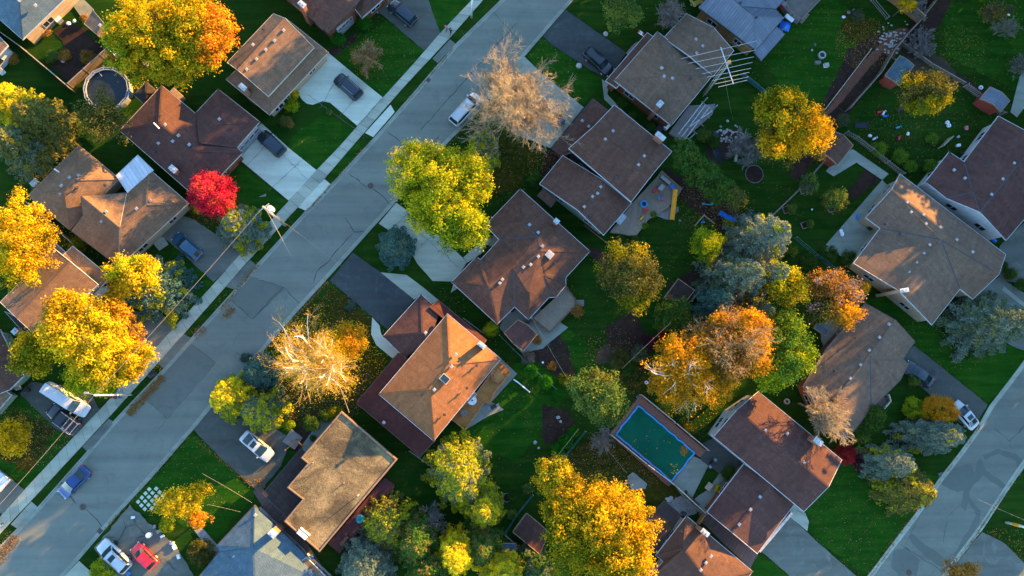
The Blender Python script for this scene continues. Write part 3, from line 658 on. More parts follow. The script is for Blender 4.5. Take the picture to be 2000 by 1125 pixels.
# ================================================================ cars
def car(fx, fy, rx, ry, label, paint, kind='suv', L=None, name='parked_car', cat='car', sunroof=False, rails=False, zpx=0.7, roofpaint=None, door_open=False):
    a, b = P(fx, fy, zpx), P(rx, ry, zpx); c = (a+b)/2; d = (a-b); d.z = 0; L = L or d.length; ang = math.atan2(d.y, d.x)
    T = {'sedan': (1.80, 1.45, .27, .07, -.18, -.40, .80, .96), 'hatch': (1.74, 1.48, .25, .10, -.34, -.45, .80, .97), 'suv': (1.90, 1.72, .25, .12, -.40, -.475, .92, 1.08),
         'minivan': (1.9, 1.78, .34, .19, -.43, -.485, .88, 1.05), 'van': (1.9, 1.9, .29, .18, -.475, -.49, .95, 1.15), 'pickup': (1.95, 1.80, .22, .10, -.10, -.15, .95, 1.12)}[kind]
    Wd, Ht, xF0, xF1, xR1, xR0, zhood, zb = T
    W2 = Wd/2; e = empty(name, (c.x, c.y, 0.01), label, cat); e.rotation_euler = (0, 0, ang); ORG[e] = Vector((0, 0, 0))
    st = [(-.5, .80, .62, zb*.78), (-.485, .90, .45, zb*.93), (-.45, .965, .34, zb*.985), (-.36, 1, .26, zb), (-.2, 1, .24, zb), (0, 1, .24, zb*.985), (xF0-.03, 1, .24, zb*.98), (xF0+.01, .995, .24, zb*.955), (.33 if xF0 < .3 else .40, .985, .26, zhood*.97), (.42, .95, .28, zhood*.90), (.465, .88, .34, zhood*.80), (.492, .76, .42, zhood*.66), (.5, .62, .50, zhood*.60)]
    ring = [(-.80, 0, 0), (-.97, .18, 0), (-1, .5, 0), (-.985, .80, 0), (-.90, .97, 0), (-.72, 1.0, .012), (-.36, 1.0, .035), (0, 1.0, .045)]
    ring = ring+[(-x, z, q) for x, z, q in ring[:-1][::-1]]
    v = []; f = []; n = len(ring)
    for (x, w, z0, z1) in st:
        for (ry_, rz_, q) in ring: v.append((x*L, ry_*w*W2, z0+(z1-z0)*rz_+q))
    for i in range(len(st)-1):
        for j in range(n-1): f.append((i*n+j, (i+1)*n+j, (i+1)*n+j+1, i*n+j+1))
        f.append((i*n+n-1, (i+1)*n+n-1, (i+1)*n, i*n))
    f.append(tuple(range(n))); f.append(tuple((len(st)-1)*n+j for j in range(n))[::-1])
    obj('body', v, f, paint, e, smooth=True, uv=False)
    zt = Ht; wb, wt = W2*.95, W2*.74
    def grid(x0, x1, z0, z1, w0, w1, off): pass
    base = [(xF0*L, wb*.93, zb-.03), (xR0*L, wb*.88, zb-.03)]; top = [(xF1*L, wt, zt), (xR1*L, wt*.93, zt-.03)]
    c8 = [(base[0][0], base[0][1], base[0][2]), (base[0][0], -base[0][1], base[0][2]), (base[1][0], -base[1][1], base[1][2]), (base[1][0], base[1][1], base[1][2]),
          (top[0][0], top[0][1], top[0][2]), (top[0][0], -top[0][1], top[0][2]), (top[1][0], -top[1][1], top[1][2]), (top[1][0], top[1][1], top[1][2])]
    c8 = [Vector(q) for q in c8]
    obj('cabin_frame', c8, [(0, 1, 5, 4)[::-1], (1, 2, 6, 5), (2, 3, 7, 6), (3, 0, 4, 7), (4, 5, 6, 7)], paint, e, uv=False)
    # curved roof panel
    v = []; f = []; nx, ny = 7, 7
    for i in range(nx):
        t = i/(nx-1); x = top[0][0]+(top[1][0]-top[0][0])*t; w = top[0][1]+(top[1][1]-top[0][1])*t; z = top[0][2]+(top[1][2]-top[0][2])*t
        for j in range(ny):
            s = -1+2*j/(ny-1); v.append((x+(.05*(1-s*s) if i == 0 else (-.05*(1-s*s) if i == nx-1 else 0)), s*w*1.02, z+.008+.055*(1-s*s)*(math.sin(math.pi*(.12+.76*t)))))
    for i in range(nx-1):
        for j in range(ny-1): f.append((i*ny+j, i*ny+j+1, (i+1)*ny+j+1, (i+1)*ny+j))
    ro = obj('roof', v, f, roofpaint or paint, e, smooth=True, uv=False)
    if sunroof:
        x0 = top[0][0]-.22*L*.35-.35; mb = MB(); mb.box((x0, 0, zt+.045), .62, wt*1.25, .025); mb.build('sunroof', 'car_glass', ro, uv=False)
    if rails:
        for s in (-1, 1):
            mb = MB(); mb.bar((top[0][0]-.2, s*wt*.92, zt+.06), (top[1][0]+.2, s*wt*.86, zt+.05), .05, .05); mb.build('roof_rail', 'vent_metal', ro, uv=False)
    def pane(nm, q, m0=.05, m1=.06, mat='car_glass', bow=0.0):
        a0, b0, c0, d0 = q; nrm = (b0-a0).cross(d0-a0).normalized(); k = 5; v = []; f = []
        for i in range(k):
            for j in range(3):
                s = m0+(1-2*m0)*i/(k-1); t = m1+(1-2*m1)*j/2; lo_ = a0.lerp(b0, s); hi = d0.lerp(c0, s); v.append(lo_.lerp(hi, t)+nrm*(.018+bow*(1-(2*s-1)**2)))
        for i in range(k-1):
            for j in range(2): f.append((i*3+j, (i+1)*3+j, (i+1)*3+j+1, i*3+j+1))
        obj(nm, v, f, mat, e, smooth=True, uv=False)
    pane('windscreen', (c8[1], c8[0], c8[4], c8[5])[::1], .02, .02, bow=.10)
    pane('rear_window', (c8[3], c8[2], c8[6], c8[7]), .04, .06, bow=.05)
    if kind != 'van':
        pane('side_window', (c8[0], c8[3], c8[7], c8[4]), .05, .14); pane('side_window', (c8[2], c8[1], c8[5], c8[6]), .05, .14)
    else:
        for s, q in ((1, (c8[0], c8[3], c8[7], c8[4])), (-1, (c8[2], c8[1], c8[5], c8[6]))):
            A, B, C_, D = q
            if s == 1: B, C_ = A.lerp(B, .28), D.lerp(C_, .28)
            else: A, D = B.lerp(A, .28), C_.lerp(D, .28)
            pane('side_window', (A, B, C_, D), .05, .14)
    for sx in (-1, 1):
        for sy in (-1, 1):
            mb = MB(); x = sx*L*.30; r = .34; ps = [(x, sy*(W2-.20), r), (x, sy*(W2+.015), r)]
            mb.tube(ps, [r, r], 16); w = mb.build('wheel', 'tyre', e, uv=False)
            mb = MB(); mb.tube([(x, sy*(W2+.016), r), (x, sy*(W2+.03), r)], [r*.62, r*.58], 12); mb.build('rim', 'vent_metal', w, uv=False)
    for s in (-1, 1):
        mb = MB(); mb.box((L*.462, s*W2*.66, zhood*.60), .20, .34, .13, -s*.35); mb.build('headlight', 'lamp_clear', e, uv=False)
        mb = MB(); mb.box((-L*.480, s*W2*.74, zb*.68), .16, .26, .22, s*.25); mb.build('taillight', 'lamp_red', e, uv=False)
        mb = MB(); mb.box((xF0*L-.25, s*(W2+.06), zb-.02), .16, .22, .14, s*.2); mb.build('wing_mirror', paint, e, uv=False)
    if kind == 'pickup':
        mb = MB(); mb.box((-L*.315, 0, zb+.012), L*.31, W2*1.55, .02); mb.build('cargo_bed', 'black_plastic', e, uv=False)
        mb = MB()
        for x in (-.18, -.31, -.45): mb.bar((x*L, -W2*.9, zb+.5), (x*L, W2*.9, zb+.5), .06, .06)
        for s in (-1, 1):
            mb.bar((-.46*L, s*W2*.85, zb+.5), (.1*L, s*W2*.85, zb+.72), .06, .06)
            for x in (-.18, -.45): mb.bar((x*L, s*W2*.85, zb-.1), (x*L, s*W2*.85, zb+.5), .06, .06)
        mb.build('cargo_rack', 'vent_metal', e, uv=False)
    if door_open:
        for sx, s in ((.12, 1), ):
            mb = MB(); mb.bar((sx*L, s*W2, .75), (sx*L+.25, s*(W2+.85), .75), .08, .8); mb.build('open_door', paint, e, uv=False)
    return e
# ================================================================ fences, poles, wires
def fence(s, label, h=1.7, mat='fence_wood', post='wood_grey', name='fence', th=.05, kind='board', step=2.4, group=None):
    p = pts(s, 0.0); e = empty(name, p[0], label, 'fence', group)
    for i in range(len(p)-1):
        a, b = p[i], p[i+1]; d = b-a; L = d.length; d.normalize(); nrm = Vector((-d.y, d.x, 0)); n = max(1, int(L/step))
        mb = MB()
        if kind == 'board': mb.bar((a.x, a.y, h/2), (b.x, b.y, h/2), th, h)
        elif kind == 'picket':
            k = int(L/.28)
            for j in range(k): c = a.lerp(b, (j+.5)/k); mb.box((c.x, c.y, .05), .14, .03, h-.05, math.atan2(d.y, d.x))
            for z in (.4, h-.3): mb.bar(a+nrm*.04+Vector((0, 0, z)), b+nrm*.04+Vector((0, 0, z)), .04, .09)
        else:
            for z in (h-.03, h*.5, .15): mb.bar(a+Vector((0, 0, z)), b+Vector((0, 0, z)), .05, .05)
        o = mb.build('fence_panel', mat, e)
        mb = MB()
        for j in range(n+1):
            c = a.lerp(b, j/n); mb.box((c.x, c.y, -.05), .11, .11, h+.14, math.atan2(d.y, d.x))
        if kind == 'board': mb.bar((a.x, a.y, h+.02), (b.x, b.y, h+.02), .12, .04)
        mb.build('fence_frame', post, e, uv=False)
    return e
def wire(a, b, label, sag=.8, r=.022, name='overhead_wire', mat='wire'):
    a, b = P(*a), P(*b); mb = MB(); n = 14
    mb.tube([a.lerp(b, i/n)-Vector((0, 0, sag*4*(i/n)*(1-i/n))) for i in range(n+1)], r, 4, cap=False)
    return tag(mb.build(name, mat, None, uv=False), label, 'wire')
def person(px, py, ang, shirt, label):
    c = P(px, py, 0); e = empty('person', (c.x, c.y, .02), label, 'person'); e.rotation_euler = (0, 0, R_(ang)); ORG[e] = Vector((0, 0, 0))
    J = [((0, 0, .95), .15), ((0, 0, 1.15), .14), ((0, 0, 1.38), .17), ((0, 0, 1.50), .07), ((0, 0, 1.60), .09), ((0.02, 0, 1.70), .10),
         ((0, .10, .90), .10), ((.14, .11, .50), .065), ((.06, .11, .09), .045), ((.22, .12, .05), .035),
         ((0, -.10, .90), .10), ((-.10, -.11, .50), .065), ((-.28, -.11, .12), .045), ((-.14, -.12, .05), .035),
         ((0, .20, 1.40), .06), ((-.08, .25, 1.12), .045), ((.06, .27, .90), .035), ((.12, .27, .82), .03),
         ((0, -.20, 1.40), .06), ((.08, -.25, 1.12), .045), ((.22, -.24, .94), .035), ((.28, -.23, .88), .03)]
    E = [(0, 1), (1, 2), (2, 3), (3, 4), (4, 5), (0, 6), (6, 7), (7, 8), (8, 9), (0, 10), (10, 11), (11, 12), (12, 13), (2, 14), (14, 15), (15, 16), (16, 17), (2, 18), (18, 19), (19, 20), (20, 21)]
    me = bpy.data.meshes.new('body'); me.from_pydata([j[0] for j in J], E, []); o = bpy.data.objects.new('body', me); COL.objects.link(o); o.parent = e
    sk = o.modifiers.new('skin', 'SKIN'); 
    for i, j in enumerate(J):
        me.skin_vertices[0].data[i].radius = (j[1], j[1]); 
    me.skin_vertices[0].data[0].use_root = True
    ss = o.modifiers.new('sub', 'SUBSURF'); ss.levels = 1; ss.render_levels = 1
    dg = bpy.context.evaluated_depsgraph_get(); m2 = bpy.data.meshes.new_from_object(o.evaluated_get(dg)); o.modifiers.clear(); o.data = m2
    m2.materials.clear()
    for k in (shirt, 'cloth_dark', 'skin'): m2.materials.append(MATS[k])
    for p_ in m2.polygons:
        z = p_.center.z; y = abs(p_.center.y); p_.use_smooth = True
        p_.material_index = 2 if (z > 1.5 or (y > .2 and z < .93)) else (0 if (z > .95 or y > .215) else 1)
    mb = MB(); mb.ball((0.0, 0, 1.735), .115, .105, .10); mb.build('hair', 'hair', e, smooth=True, uv=False)
    return e
# ================================================================ the ground
g = 420
xs = [-g, g]; me_v = []
N_ = 60; v = [(-g+2*g*i/N_, -g+2*g*j/N_, 0) for j in range(N_+1) for i in range(N_+1)]
f = [(j*(N_+1)+i, j*(N_+1)+i+1, (j+1)*(N_+1)+i+1, (j+1)*(N_+1)+i) for j in range(N_) for i in range(N_)]
tag(obj('ground', v, f, 'lawn', uv=False), kind='structure')
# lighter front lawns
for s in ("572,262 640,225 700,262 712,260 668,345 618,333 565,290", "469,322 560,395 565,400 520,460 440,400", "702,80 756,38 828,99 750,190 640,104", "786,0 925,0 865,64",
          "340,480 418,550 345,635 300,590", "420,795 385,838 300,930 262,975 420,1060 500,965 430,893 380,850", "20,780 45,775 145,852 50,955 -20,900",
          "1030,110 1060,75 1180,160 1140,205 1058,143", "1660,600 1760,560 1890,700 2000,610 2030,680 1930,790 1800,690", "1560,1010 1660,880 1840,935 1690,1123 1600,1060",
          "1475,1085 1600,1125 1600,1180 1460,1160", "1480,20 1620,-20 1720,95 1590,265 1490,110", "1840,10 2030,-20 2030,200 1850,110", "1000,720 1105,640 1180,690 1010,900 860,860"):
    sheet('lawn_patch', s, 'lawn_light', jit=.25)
for s in ("650,560 725,620 730,690 760,700 690,790 620,850 520,790 560,640", "30,800 110,840 60,920 -20,880", "1250,690 1290,760 1240,780 1200,740", "1110,880 1180,840 1350,960 1300,1010 1150,990", "930,240 1060,300 1010,370 960,380 900,290",
          "1640,20 1700,40 1730,90 1650,80", "0,520 60,400 140,470 110,520"):
    sheet('leafy_lawn', s, 'lawn_leafy', jit=.5)
for s in ("130,45 178,60 140,110 105,60", "105,115 160,60 230,110 145,170 100,130", "640,104 690,60 700,75 650,110", "1300,330 1420,390 1500,470 1460,490 1330,390",
          "1655,100 1720,60 1745,110 1700,165 1560,355 1540,345", "1790,0 1860,-10 1840,40 1810,90 1790,130 1760,110", "1370,260 1450,250 1440,300 1390,330", "1060,300 1100,280 1105,310 1050,370", "1140,480 1200,500 1210,540 1165,520",
          "1690,330 1722,348 1665,395 1655,370", "1060,790 1110,800 1130,840 1060,870", "1010,560 1060,600 1110,680 1130,760 1080,730 1020,680", "905,520 940,500 975,470 960,500 930,530", "1300,560 1360,520 1370,560 1340,610",
          "1820,110 1900,160 1940,190 1925,200 1800,120", "440,625 470,600 480,640", "1180,640 1240,600 1270,690 1200,710", "560,855 620,800 640,830 580,885"):
    sheet('garden_bed', s, 'mulch', jit=.22)
for s in ("1235,720 1200,720 1150,700 1185,672", "1715,145 1810,100 1850,120 1880,170 1800,150 1740,170", "1410,1045 1470,1085 1480,1090 1400,1060"):
    sheet('bare_soil', s, 'soil', jit=.3)
sheet('brick_path', "1712,96 1722,104 1632,212 1610,228 1600,235 1680,125", 'redbrick_path', jit=.06)
sheet('brick_path', "1710,100 1735,60 1780,55 1745,115 1728,105", 'redbrick_path', jit=.25)
sheet('gravel_strip', "1222,103 1245,82 1262,88 1232,112", 'gravel', jit=.12)
sheet('gravel_strip', "1300,405 1325,405 1328,432 1295,430 1280,420", 'gravel', jit=.2)
sheet('gravel_strip', "505,385 520,378 520,384", 'gravel')
# ---- streets
NWr = "1043,-75 1005,-32 978,0 888,88 800,190 727,273 647,360 596,413 503,515 448,577 321,718 224,820 170,882 76,988 0,1067 -60,1133 -120,1200"
SEr = "1175,-68 1145,-30 1120,0 1024,111 929,224 867,287 774,394 689,489 632,553 578,612 516,684 417,792 379,838 301,928 232,1003 155,1093 124,1128 90,1165 30,1235"
sheet('road', [P(*[float(q) for q in t.split(',')]) for t in NWr.split()]+[P(*[float(q) for q in t.split(',')]) for t in SEr.split()[::-1]], 'asphalt', z=.06)
NW2 = "2110,565 2040,650 2000,702 1971,741 1933,790 1908,835 1870,887 1832,935 1786,1003 1740,1063 1693,1125 1655,1175 1600,1245"
SE2 = "2120,765 2040,858 2000,911 1966,961 1917,1036 1868,1100 1815,1175 1760,1250"
sheet('road', [P(*[float(q) for q in t.split(',')]) for t in NW2.split()]+[P(*[float(q) for q in t.split(',')]) for t in SE2.split()[::-1]], 'asphalt', z=.06)
def strip(name, s, w0, w1, z, mat, drops=(), h=0.0, zlow=None):
    """a strip along a polyline from offset w0 to w1 (metres, to the line's own right), with vertical sides when h > 0"""
    p = pts(s); q = []
    for i in range(len(p)-1):
        n = max(1, int((p[i+1]-p[i]).length/.6))
        for k in range(n): q.append(p[i].lerp(p[i+1], k/n))
    q.append(p[-1]); v = []; f = []; m = len(q)
    dr = [pts(d) for d in drops]
    for i, c in enumerate(q):
        d = (q[min(i+1, m-1)]-q[max(i-1, 0)]); d.z = 0; d.normalize(); n = Vector((d.y, -d.x, 0)); zz = z
        for a, b in dr:
            ab = b-a; t = (c-a).dot(ab)/ab.dot(ab)
            if 0 < t < 1 and (a.lerp(b, t)-c).length < 3.5: zz = zlow
        v += [c+n*w0+Vector((0, 0, zz)), c+n*w1+Vector((0, 0, zz)), c+n*w0+Vector((0, 0, .0)), c+n*w1+Vector((0, 0, .0))]
    for i in range(m-1):
        a, b = 4*i, 4*i+4; f += [(a, a+1, b+1, b), (a+1, a+3, b+3, b+1), (a+2, a, b, b+2)]
    return tag(obj(name, v, f, mat), kind='structure')
NWdrops = ["890,86 855,124", "771,219 728,268", "646,361 597,413", "504,518 458,567", "374,660 320,721", "224,824 173,884", "74,991 33,1034"]
SEdrops = ["1105,20 1060,72", "1024,111 970,178", "774,394 738,436", "689,489 645,548", "417,792 379,838", "232,1003 188,1060", "155,1095 124,1128"]
strip('kerb', NWr, -.18, .0, .14, 'concrete_old', NWdrops, zlow=.075)
strip('gutter_strip', NWr, -.52, -.185, .066, 'concrete_old')
strip('kerb', SEr, .0, .18, .14, 'concrete_old', SEdrops, zlow=.075)
strip('gutter_strip', SEr, .185, .52, .066, 'concrete_old')
N2d = ["1928,795 1900,840", "1690,1130 1640,1190"]; S2d = ["1917,1038 1868,1100"]
strip('kerb', NW2, -.02, -.24, .14, 'concrete', N2d, zlow=.075); strip('gutter_strip', NW2, -.66, -.245, .066, 'concrete')
strip('kerb', SE2, .02, .24, .14, 'concrete', S2d, zlow=.075); strip('gutter_strip', SE2, .245, .66, .066, 'concrete')
LAY[0] = .072
# road patches and cracks
for s in ("487,542 554,560 494,622 448,583", "321,722 374,672 421,708 327,816 286,780", "980,-5 1095,-5 1055,40 1010,10"):
    sheet('road_patch', s, 'asphalt_patch' if s[0] != '9' else 'asphalt', z=.064, jit=.03)
for s in ("1915,895 1932,888 1950,878 1968,880 1985,888 1995,898 1990,925 1978,945 1958,940 1925,920", ):
    pass
pz = .0641
for s in ("1918,890 1950,877 1985,888 2005,905 1990,930 1984,900 1950,886 1924,897", "1915,895 1926,920 1895,955 1886,1000 1876,990 1880,960 1905,930 1905,905", "1926,920 1955,938 1965,948 1960,955 1935,940 1918,928",
          "1886,960 1905,988 1915,998 1912,1020 1895,1055 1870,1090 1862,1082 1890,1035 1905,1005 1896,990 1882,968", "1895,905 1832,925 1840,948 1870,962 1888,955 1905,925", "1780,1040 1800,1058 1830,1078 1850,1095 1838,1108 1810,1090 1782,1062 1775,1048",
          "1745,1075 1770,1068 1795,1095 1790,1125 1755,1125 1740,1105"):
    pz += .0002; sheet('road_patch', s, 'asphalt_seam', z=pz, jit=.10)
def crack(s, w=.07, z=.0655, name='road_crack', mat='tar'):
    p = pts(s, z); q = []
    for i in range(len(p)-1):
        n = max(1, int((p[i+1]-p[i]).length/.45))
        for k in range(n): q.append(p[i].lerp(p[i+1], k/n)+Vector((random.uniform(-.07, .07), random.uniform(-.07, .07), 0)))
    q.append(p[-1]); v = []; m = len(q)
    for i, c in enumerate(q):
        d = (q[min(i+1, m-1)]-q[max(i-1, 0)]).normalized(); n = Vector((-d.y, d.x, 0)); ww = w*random.uniform(.4, 1.1)*(.3 if i in (0, m-1) else 1); v += [c+n*ww, c-n*ww]
    tag(obj(name, v, [(2*i, 2*i+1, 2*i+3, 2*i+2) for i in range(m-1)], mat), kind='structure')
crack("1009,45 820,255", .06); crack("957,16 992,56 1020,88", .035); crack("860,263 846,277", .05); crack("680,338 700,352 717,368", .06); crack("727,368 745,380 760,398", .06)
crack("671,422 690,450 692,453 714,452", .06); crack("692,453 655,492 640,512 618,530 612,553", .06); crack("755,258 772,268 786,280", .05)
crack("494,622 552,560 587,595", .05); crack("487,540 554,562 494,624 449,584", .05); crack("459,686 468,694 486,694", .06)
crack("130,962 150,985", .07); crack("165,993 190,1015 200,1030", .06); crack("286,780 327,818 422,708", .03); crack("374,672 421,708", .03)
crack("327,818 305,845", .03); crack("560,420 600,475 650,520", .02, mat='asphalt_patch'); crack("900,60 950,115", .02, mat='asphalt_patch')
crack("1940,835 1973,862 2010,820", .04); crack("1878,985 1850,1010 1842,1060", .03); crack("1895,1000 1930,1010", .03); crack("1800,1000 1770,1060", .03); crack("1745,1055 1800,1090 1845,1118", .04)
for (x, y, r) in ((724, 363, .42), (162, 990, .42), (1775, 1118, .42)):
    mb = MB(); mb.disc(P(x, y, .05), r, .02, 24); tag(mb.build('manhole_cover', 'manhole', uv=False), {724: 'round rusty manhole cover in the road beside the yellow-green maple', 162: 'round rusty manhole cover in the road near the blue sedan', 1775: 'dark manhole cover in the cracked street by the lower edge'}[x], 'manhole cover')
for (x, y, l) in ((836, 156, 'square rusty storm drain at the kerb near the walkers\' sidewalk'), (195, 1037, 'square rusty storm drain by the kerb beside the cracked old driveway')):
    mb = MB(); mb.box(P(x, y, .05), .62, .62, .03, R_(49)); 
    for k in range(4):
        a = R_(49); d = Vector((math.cos(a), math.sin(a), 0)); n = Vector((-d.y, d.x, 0)); c = P(x, y, .082)+d*((k-1.5)*.14); mb.bar(c-n*.26, c+n*.26, .05, .02)
    tag(mb.build('storm_drain', 'manhole', uv=False), l, 'storm drain')
# ---- pavement on the north-west side
S1 = "990,-85 950,-40 922,0 859,66 800,134 748,191 660,290 618,333 565,392 469,497 423,549 345,635 229,764 196,800 144,854 48,957 0,1010 -50,1062 -110,1130"
S2 = "1012,-85 972,-40 944,0 877,76 800,158 781,179 702,270 634,349 580,407 490,504 448,552 361,650 307,711 213,815 160,872 61,978 0,1043 -50,1100 -110,1165"
sw = [P(*[float(q) for q in t.split(',')]) for t in S1.split()]; sw2 = [P(*[float(q) for q in t.split(',')]) for t in S2.split()]
mb = MB()
def walkat(line, t):
    Ls = [(line[i+1]-line[i]).length for i in range(len(line)-1)]; tt = t*sum(Ls)
    for i, l in enumerate(Ls):
        if tt <= l: return line[i].lerp(line[i+1], tt/l)
        tt -= l
    return line[-1]
nS = 78; v = []; f = []; fm = []; gap = .012
for i in range(nS):
    t0, t1 = i/nS+.00016, (i+1)/nS-.00016; a, b, c, d = walkat(sw, t0), walkat(sw, t1), walkat(sw2, t1), walkat(sw2, t0); k = len(v); zz = .125+random.uniform(-.004, .004)
    v += [Vector((q.x, q.y, zz)) for q in (a, b, c, d)]+[Vector((q.x, q.y, 0)) for q in (a, b, c, d)]
    f += [(k, k+3, k+2, k+1), (k, k+1, k+5, k+4), (k+1, k+2, k+6, k+5), (k+2, k+3, k+7, k+6), (k+3, k, k+4, k+7)]; q = random.choice([0, 0, 0, 0, 1, 0, 0, 2]); fm += [q]*5
tag(obj('sidewalk', v, f, None, mats=['concrete', 'concrete_b', 'concrete_c'], fm=fm), kind='structure')
sheet('sidewalk_base', sw+sw2[::-1], 'soil', z=.10)
LAY[0] = .074
def drive(s, mat, jit=.0, name='driveway'): return sheet(name, s, mat, jit=jit)
drive("642,104 694,147 748,191 698,246 672,224 645,201 630,198 611,205 600,203 591,196 580,180 627,116", 'concrete_light')
drive("763,205 771,219 729,268 713,260", 'concrete_light', name='driveway_apron')
drive("735,20 765,-30 815,-60 860,66 828,99 753,34", 'asphalt_dark', .05); drive("879,77 890,86 855,124 845,115", 'asphalt_patch', name='driveway_apron')
drive("860,66 786,0 765,-30 740,-10 735,20 753,34 828,99", 'asphalt_dark', .05)
drive("485,265 511,241 565,290 619,333 564,392 468,312 455,298", 'concrete_light'); drive("633,349 646,360 598,412 582,405", 'concrete_light', name='driveway_apron')
drive("340,415 381,430 474,494 418,551 322,465 300,470", 'asphalt_old', .05); drive("489,508 503,519 459,566 441,560", 'asphalt_old', name='driveway_apron')
drive("247,605 317,612 344,635 308,679 229,764 190,690", 'asphalt_old', .05); drive("358,652 374,660 320,720 309,710", 'asphalt_old', name='driveway_apron')
drive("39,769 62,745 175,765 196,800 144,854 110,838", 'asphalt_dark', .05); drive("213,818 224,824 173,884 161,872", 'asphalt_old', name='driveway_apron')
drive("-60,880 0,915 48,956 5,1004 -60,960", 'asphalt_old', .05); drive("62,979 74,990 34,1032 22,1024", 'concrete_old', name='driveway_apron')
drive("254,985 290,1020 345,1065 380,1125 400,1200 250,1200 215,1125 185,1068 215,1035", 'asphalt_old', .10); drive("155,1095 178,1116 200,1180 120,1200 124,1128", 'concrete')
drive("379,840 417,792 470,800 560,850 562,876 550,910 505,962 430,893", 'asphalt_dark', .05)
drive("689,493 743,532 809,585 757,644 705,600 645,548", 'asphalt_sealed', .03)
drive("743,532 794,537 825,560 856,586 848,594 822,576 809,585", 'concrete')
drive("727,620 741,635 745,653 779,688 767,700 735,674 725,653", 'concrete_light', name='path')
drive("774,396 800,415 880,480 912,512 888,550 845,549 815,515 790,470 740,437", 'concrete')
drive("943,468 965,458 978,470 913,513 905,503", 'concrete', name='path')
drive("1105,20 1223,103 1187,155 1153,137 1078,88 1060,72", 'asphalt_sealed', .03)
drive("1024,111 1058,144 1140,210 1075,290 1000,260 970,176", 'concrete_old')
drive("1175,155 1190,165 1186,185 1215,215 1235,235 1228,240 1180,195", 'concrete_old', name='path')
drive("1917,1038 1960,1060 2000,1100 2060,1150 2060,1220 1880,1220 1868,1100", 'asphalt_old', .05)
drive("1951,481 1965,466 2060,380 2080,560 2010,560 1951,545", 'asphalt_old', .05); drive("1885,590 1950,540 2010,580 2080,650 2040,700 1985,680 1900,640", 'asphalt_old', .05)
drive("1852,598 1885,575 1902,590 1872,614", 'concrete_old'); drive("1784,675 1809,694 1928,790 1902,834 1876,828 1807,764 1766,728 1760,700", 'asphalt_dark', .04)
drive("1538,1005 1600,1062 1675,1128 1740,1200 1600,1200 1538,1121 1478,1070", 'asphalt_old', .03); drive("1550,985 1572,1002 1579,1018 1576,1037 1538,1006", 'concrete')
# pavers, patios, paths
drive("1382,955 1425,898 1478,880 1460,925 1380,1010 1340,985", 'patio_grey', .04, 'patio'); drive("1352,890 1385,905 1345,985 1310,940", 'concrete_old', name='patio')
drive("1360,870 1395,855 1440,890 1455,915 1420,935 1370,900", 'asphalt_dark', .05, 'patio'); drive("1363,1002 1395,1008 1480,1082 1465,1110 1370,1020", 'pavers_red', name='path')
drive("1300,985 1330,968 1362,1000 1340,1010", 'gravel', .1, 'path')
drive("1612,478 1722,352 1738,368 1695,425 1720,450 1665,514 1640,500", 'concrete_old', name='patio'); drive("1640,298 1665,292 1735,340 1722,352 1672,318 1627,345 1612,335", 'concrete_old', name='path')
drive("1010,560 1050,600 1110,640 1060,680 1020,690 975,640", 'patio_grey', .05, 'patio'); drive("978,700 1010,730 960,785 985,800 955,812 905,842 925,790", 'patio_grey', name='patio')
drive("590,870 640,800 700,850 600,900", 'patio_grey', name='patio'); drive("380,1035 395,1030 440,1080 425,1100", 'pavers', name='path'); drive("495,960 510,950 560,1010 600,1060 640,1120 620,1120 545,1040", 'pavers_red', name='path')
drive("300,460 322,465 330,478 312,490 296,472", 'concrete_old', name='path'); drive("142,10 160,-5 185,20 165,42", 'concrete_old', name='patio')
drive("1960,560 2010,600 2005,605 1955,566", 'concrete_old', name='path'); drive("1595,630 1650,620 1665,650 1610,690", 'patio_grey', .05, 'patio')
drive("1990,150 2040,100 2060,130 1985,230 1972,220", 'concrete_old', name='path'); drive("725,10 735,18 740,28 728,20", 'concrete', name='path')
drive("1340,400 1345,400 1300,470 1260,470", 'lawn', name='lawn_patch')
drive("888,549 905,546 912,552 880,572", 'concrete', name='path')
# cracks in the old slabs
for s in ("240,1015 245,1030 235,1050 222,1062", "245,1030 265,1025 285,1045", "285,1110 320,1090", "320,1090 345,1115", "225,1050 205,1048", "265,1025 258,1005", "290,1045 262,1052", "1430,925 1400,950 1380,948"):
    crack(s, .05, .20, name='driveway_crack')
for i, t in enumerate((.25, .5, .75)):
    crack("698,246 620,178".replace('698', str(698-int(0))), .0001) if 0 else None

# expansion joints in the pale drives
for s in ("600,185 720,270", "672,130 624,212", "716,168 660,232", "748,191 698,246", "540,262 480,325", "590,312 525,372", "500,250 600,350", "800,415 760,450", "850,455 800,500", "780,420 905,530", "1555,995 1577,1010"):
    crack(s, .028, .205, name='driveway_joint', mat='asphalt_old')
# ================================================================ houses (eaves and ridges from their pixel and height)
h = house(20, 20, 'pale blue-grey hip roofed house in the top corner above the round lawn garden')
roof(h, 'sh_blue', "44,77,3 124,0,3 200,-80,3 60,-220,3 -60,-15,3 37,-12,5", "0 1 2 5|0 5 4|2 3 5|3 4 5", "0 1 2 3 4", 'siding_tan', win_from=.8); vents(h, "70,11,4.3 38,1,5")
h = house(-30, 80, 'small tan roofed house end with white wall at the edge above the yellow conifers')
roof(h, 'sh_tan', "-60,10,3 15,89,3 -40,150,3 -120,90,3", "0 1 2 3", "0 1 2 3", 'siding_white')
h = house(540, 125, 'tan brown split level house behind the pale concrete driveway')
roof(h, 'sh_tan', "534,27,4.5 557,36,5.9 613,93,4.5 524,188,4.5 465,137,5.9 444,122,4.5", "0 1 4 5|1 2 3 4", "0 1 2 3 4 5", 'siding_tan', 'trim_cream', windows=False)
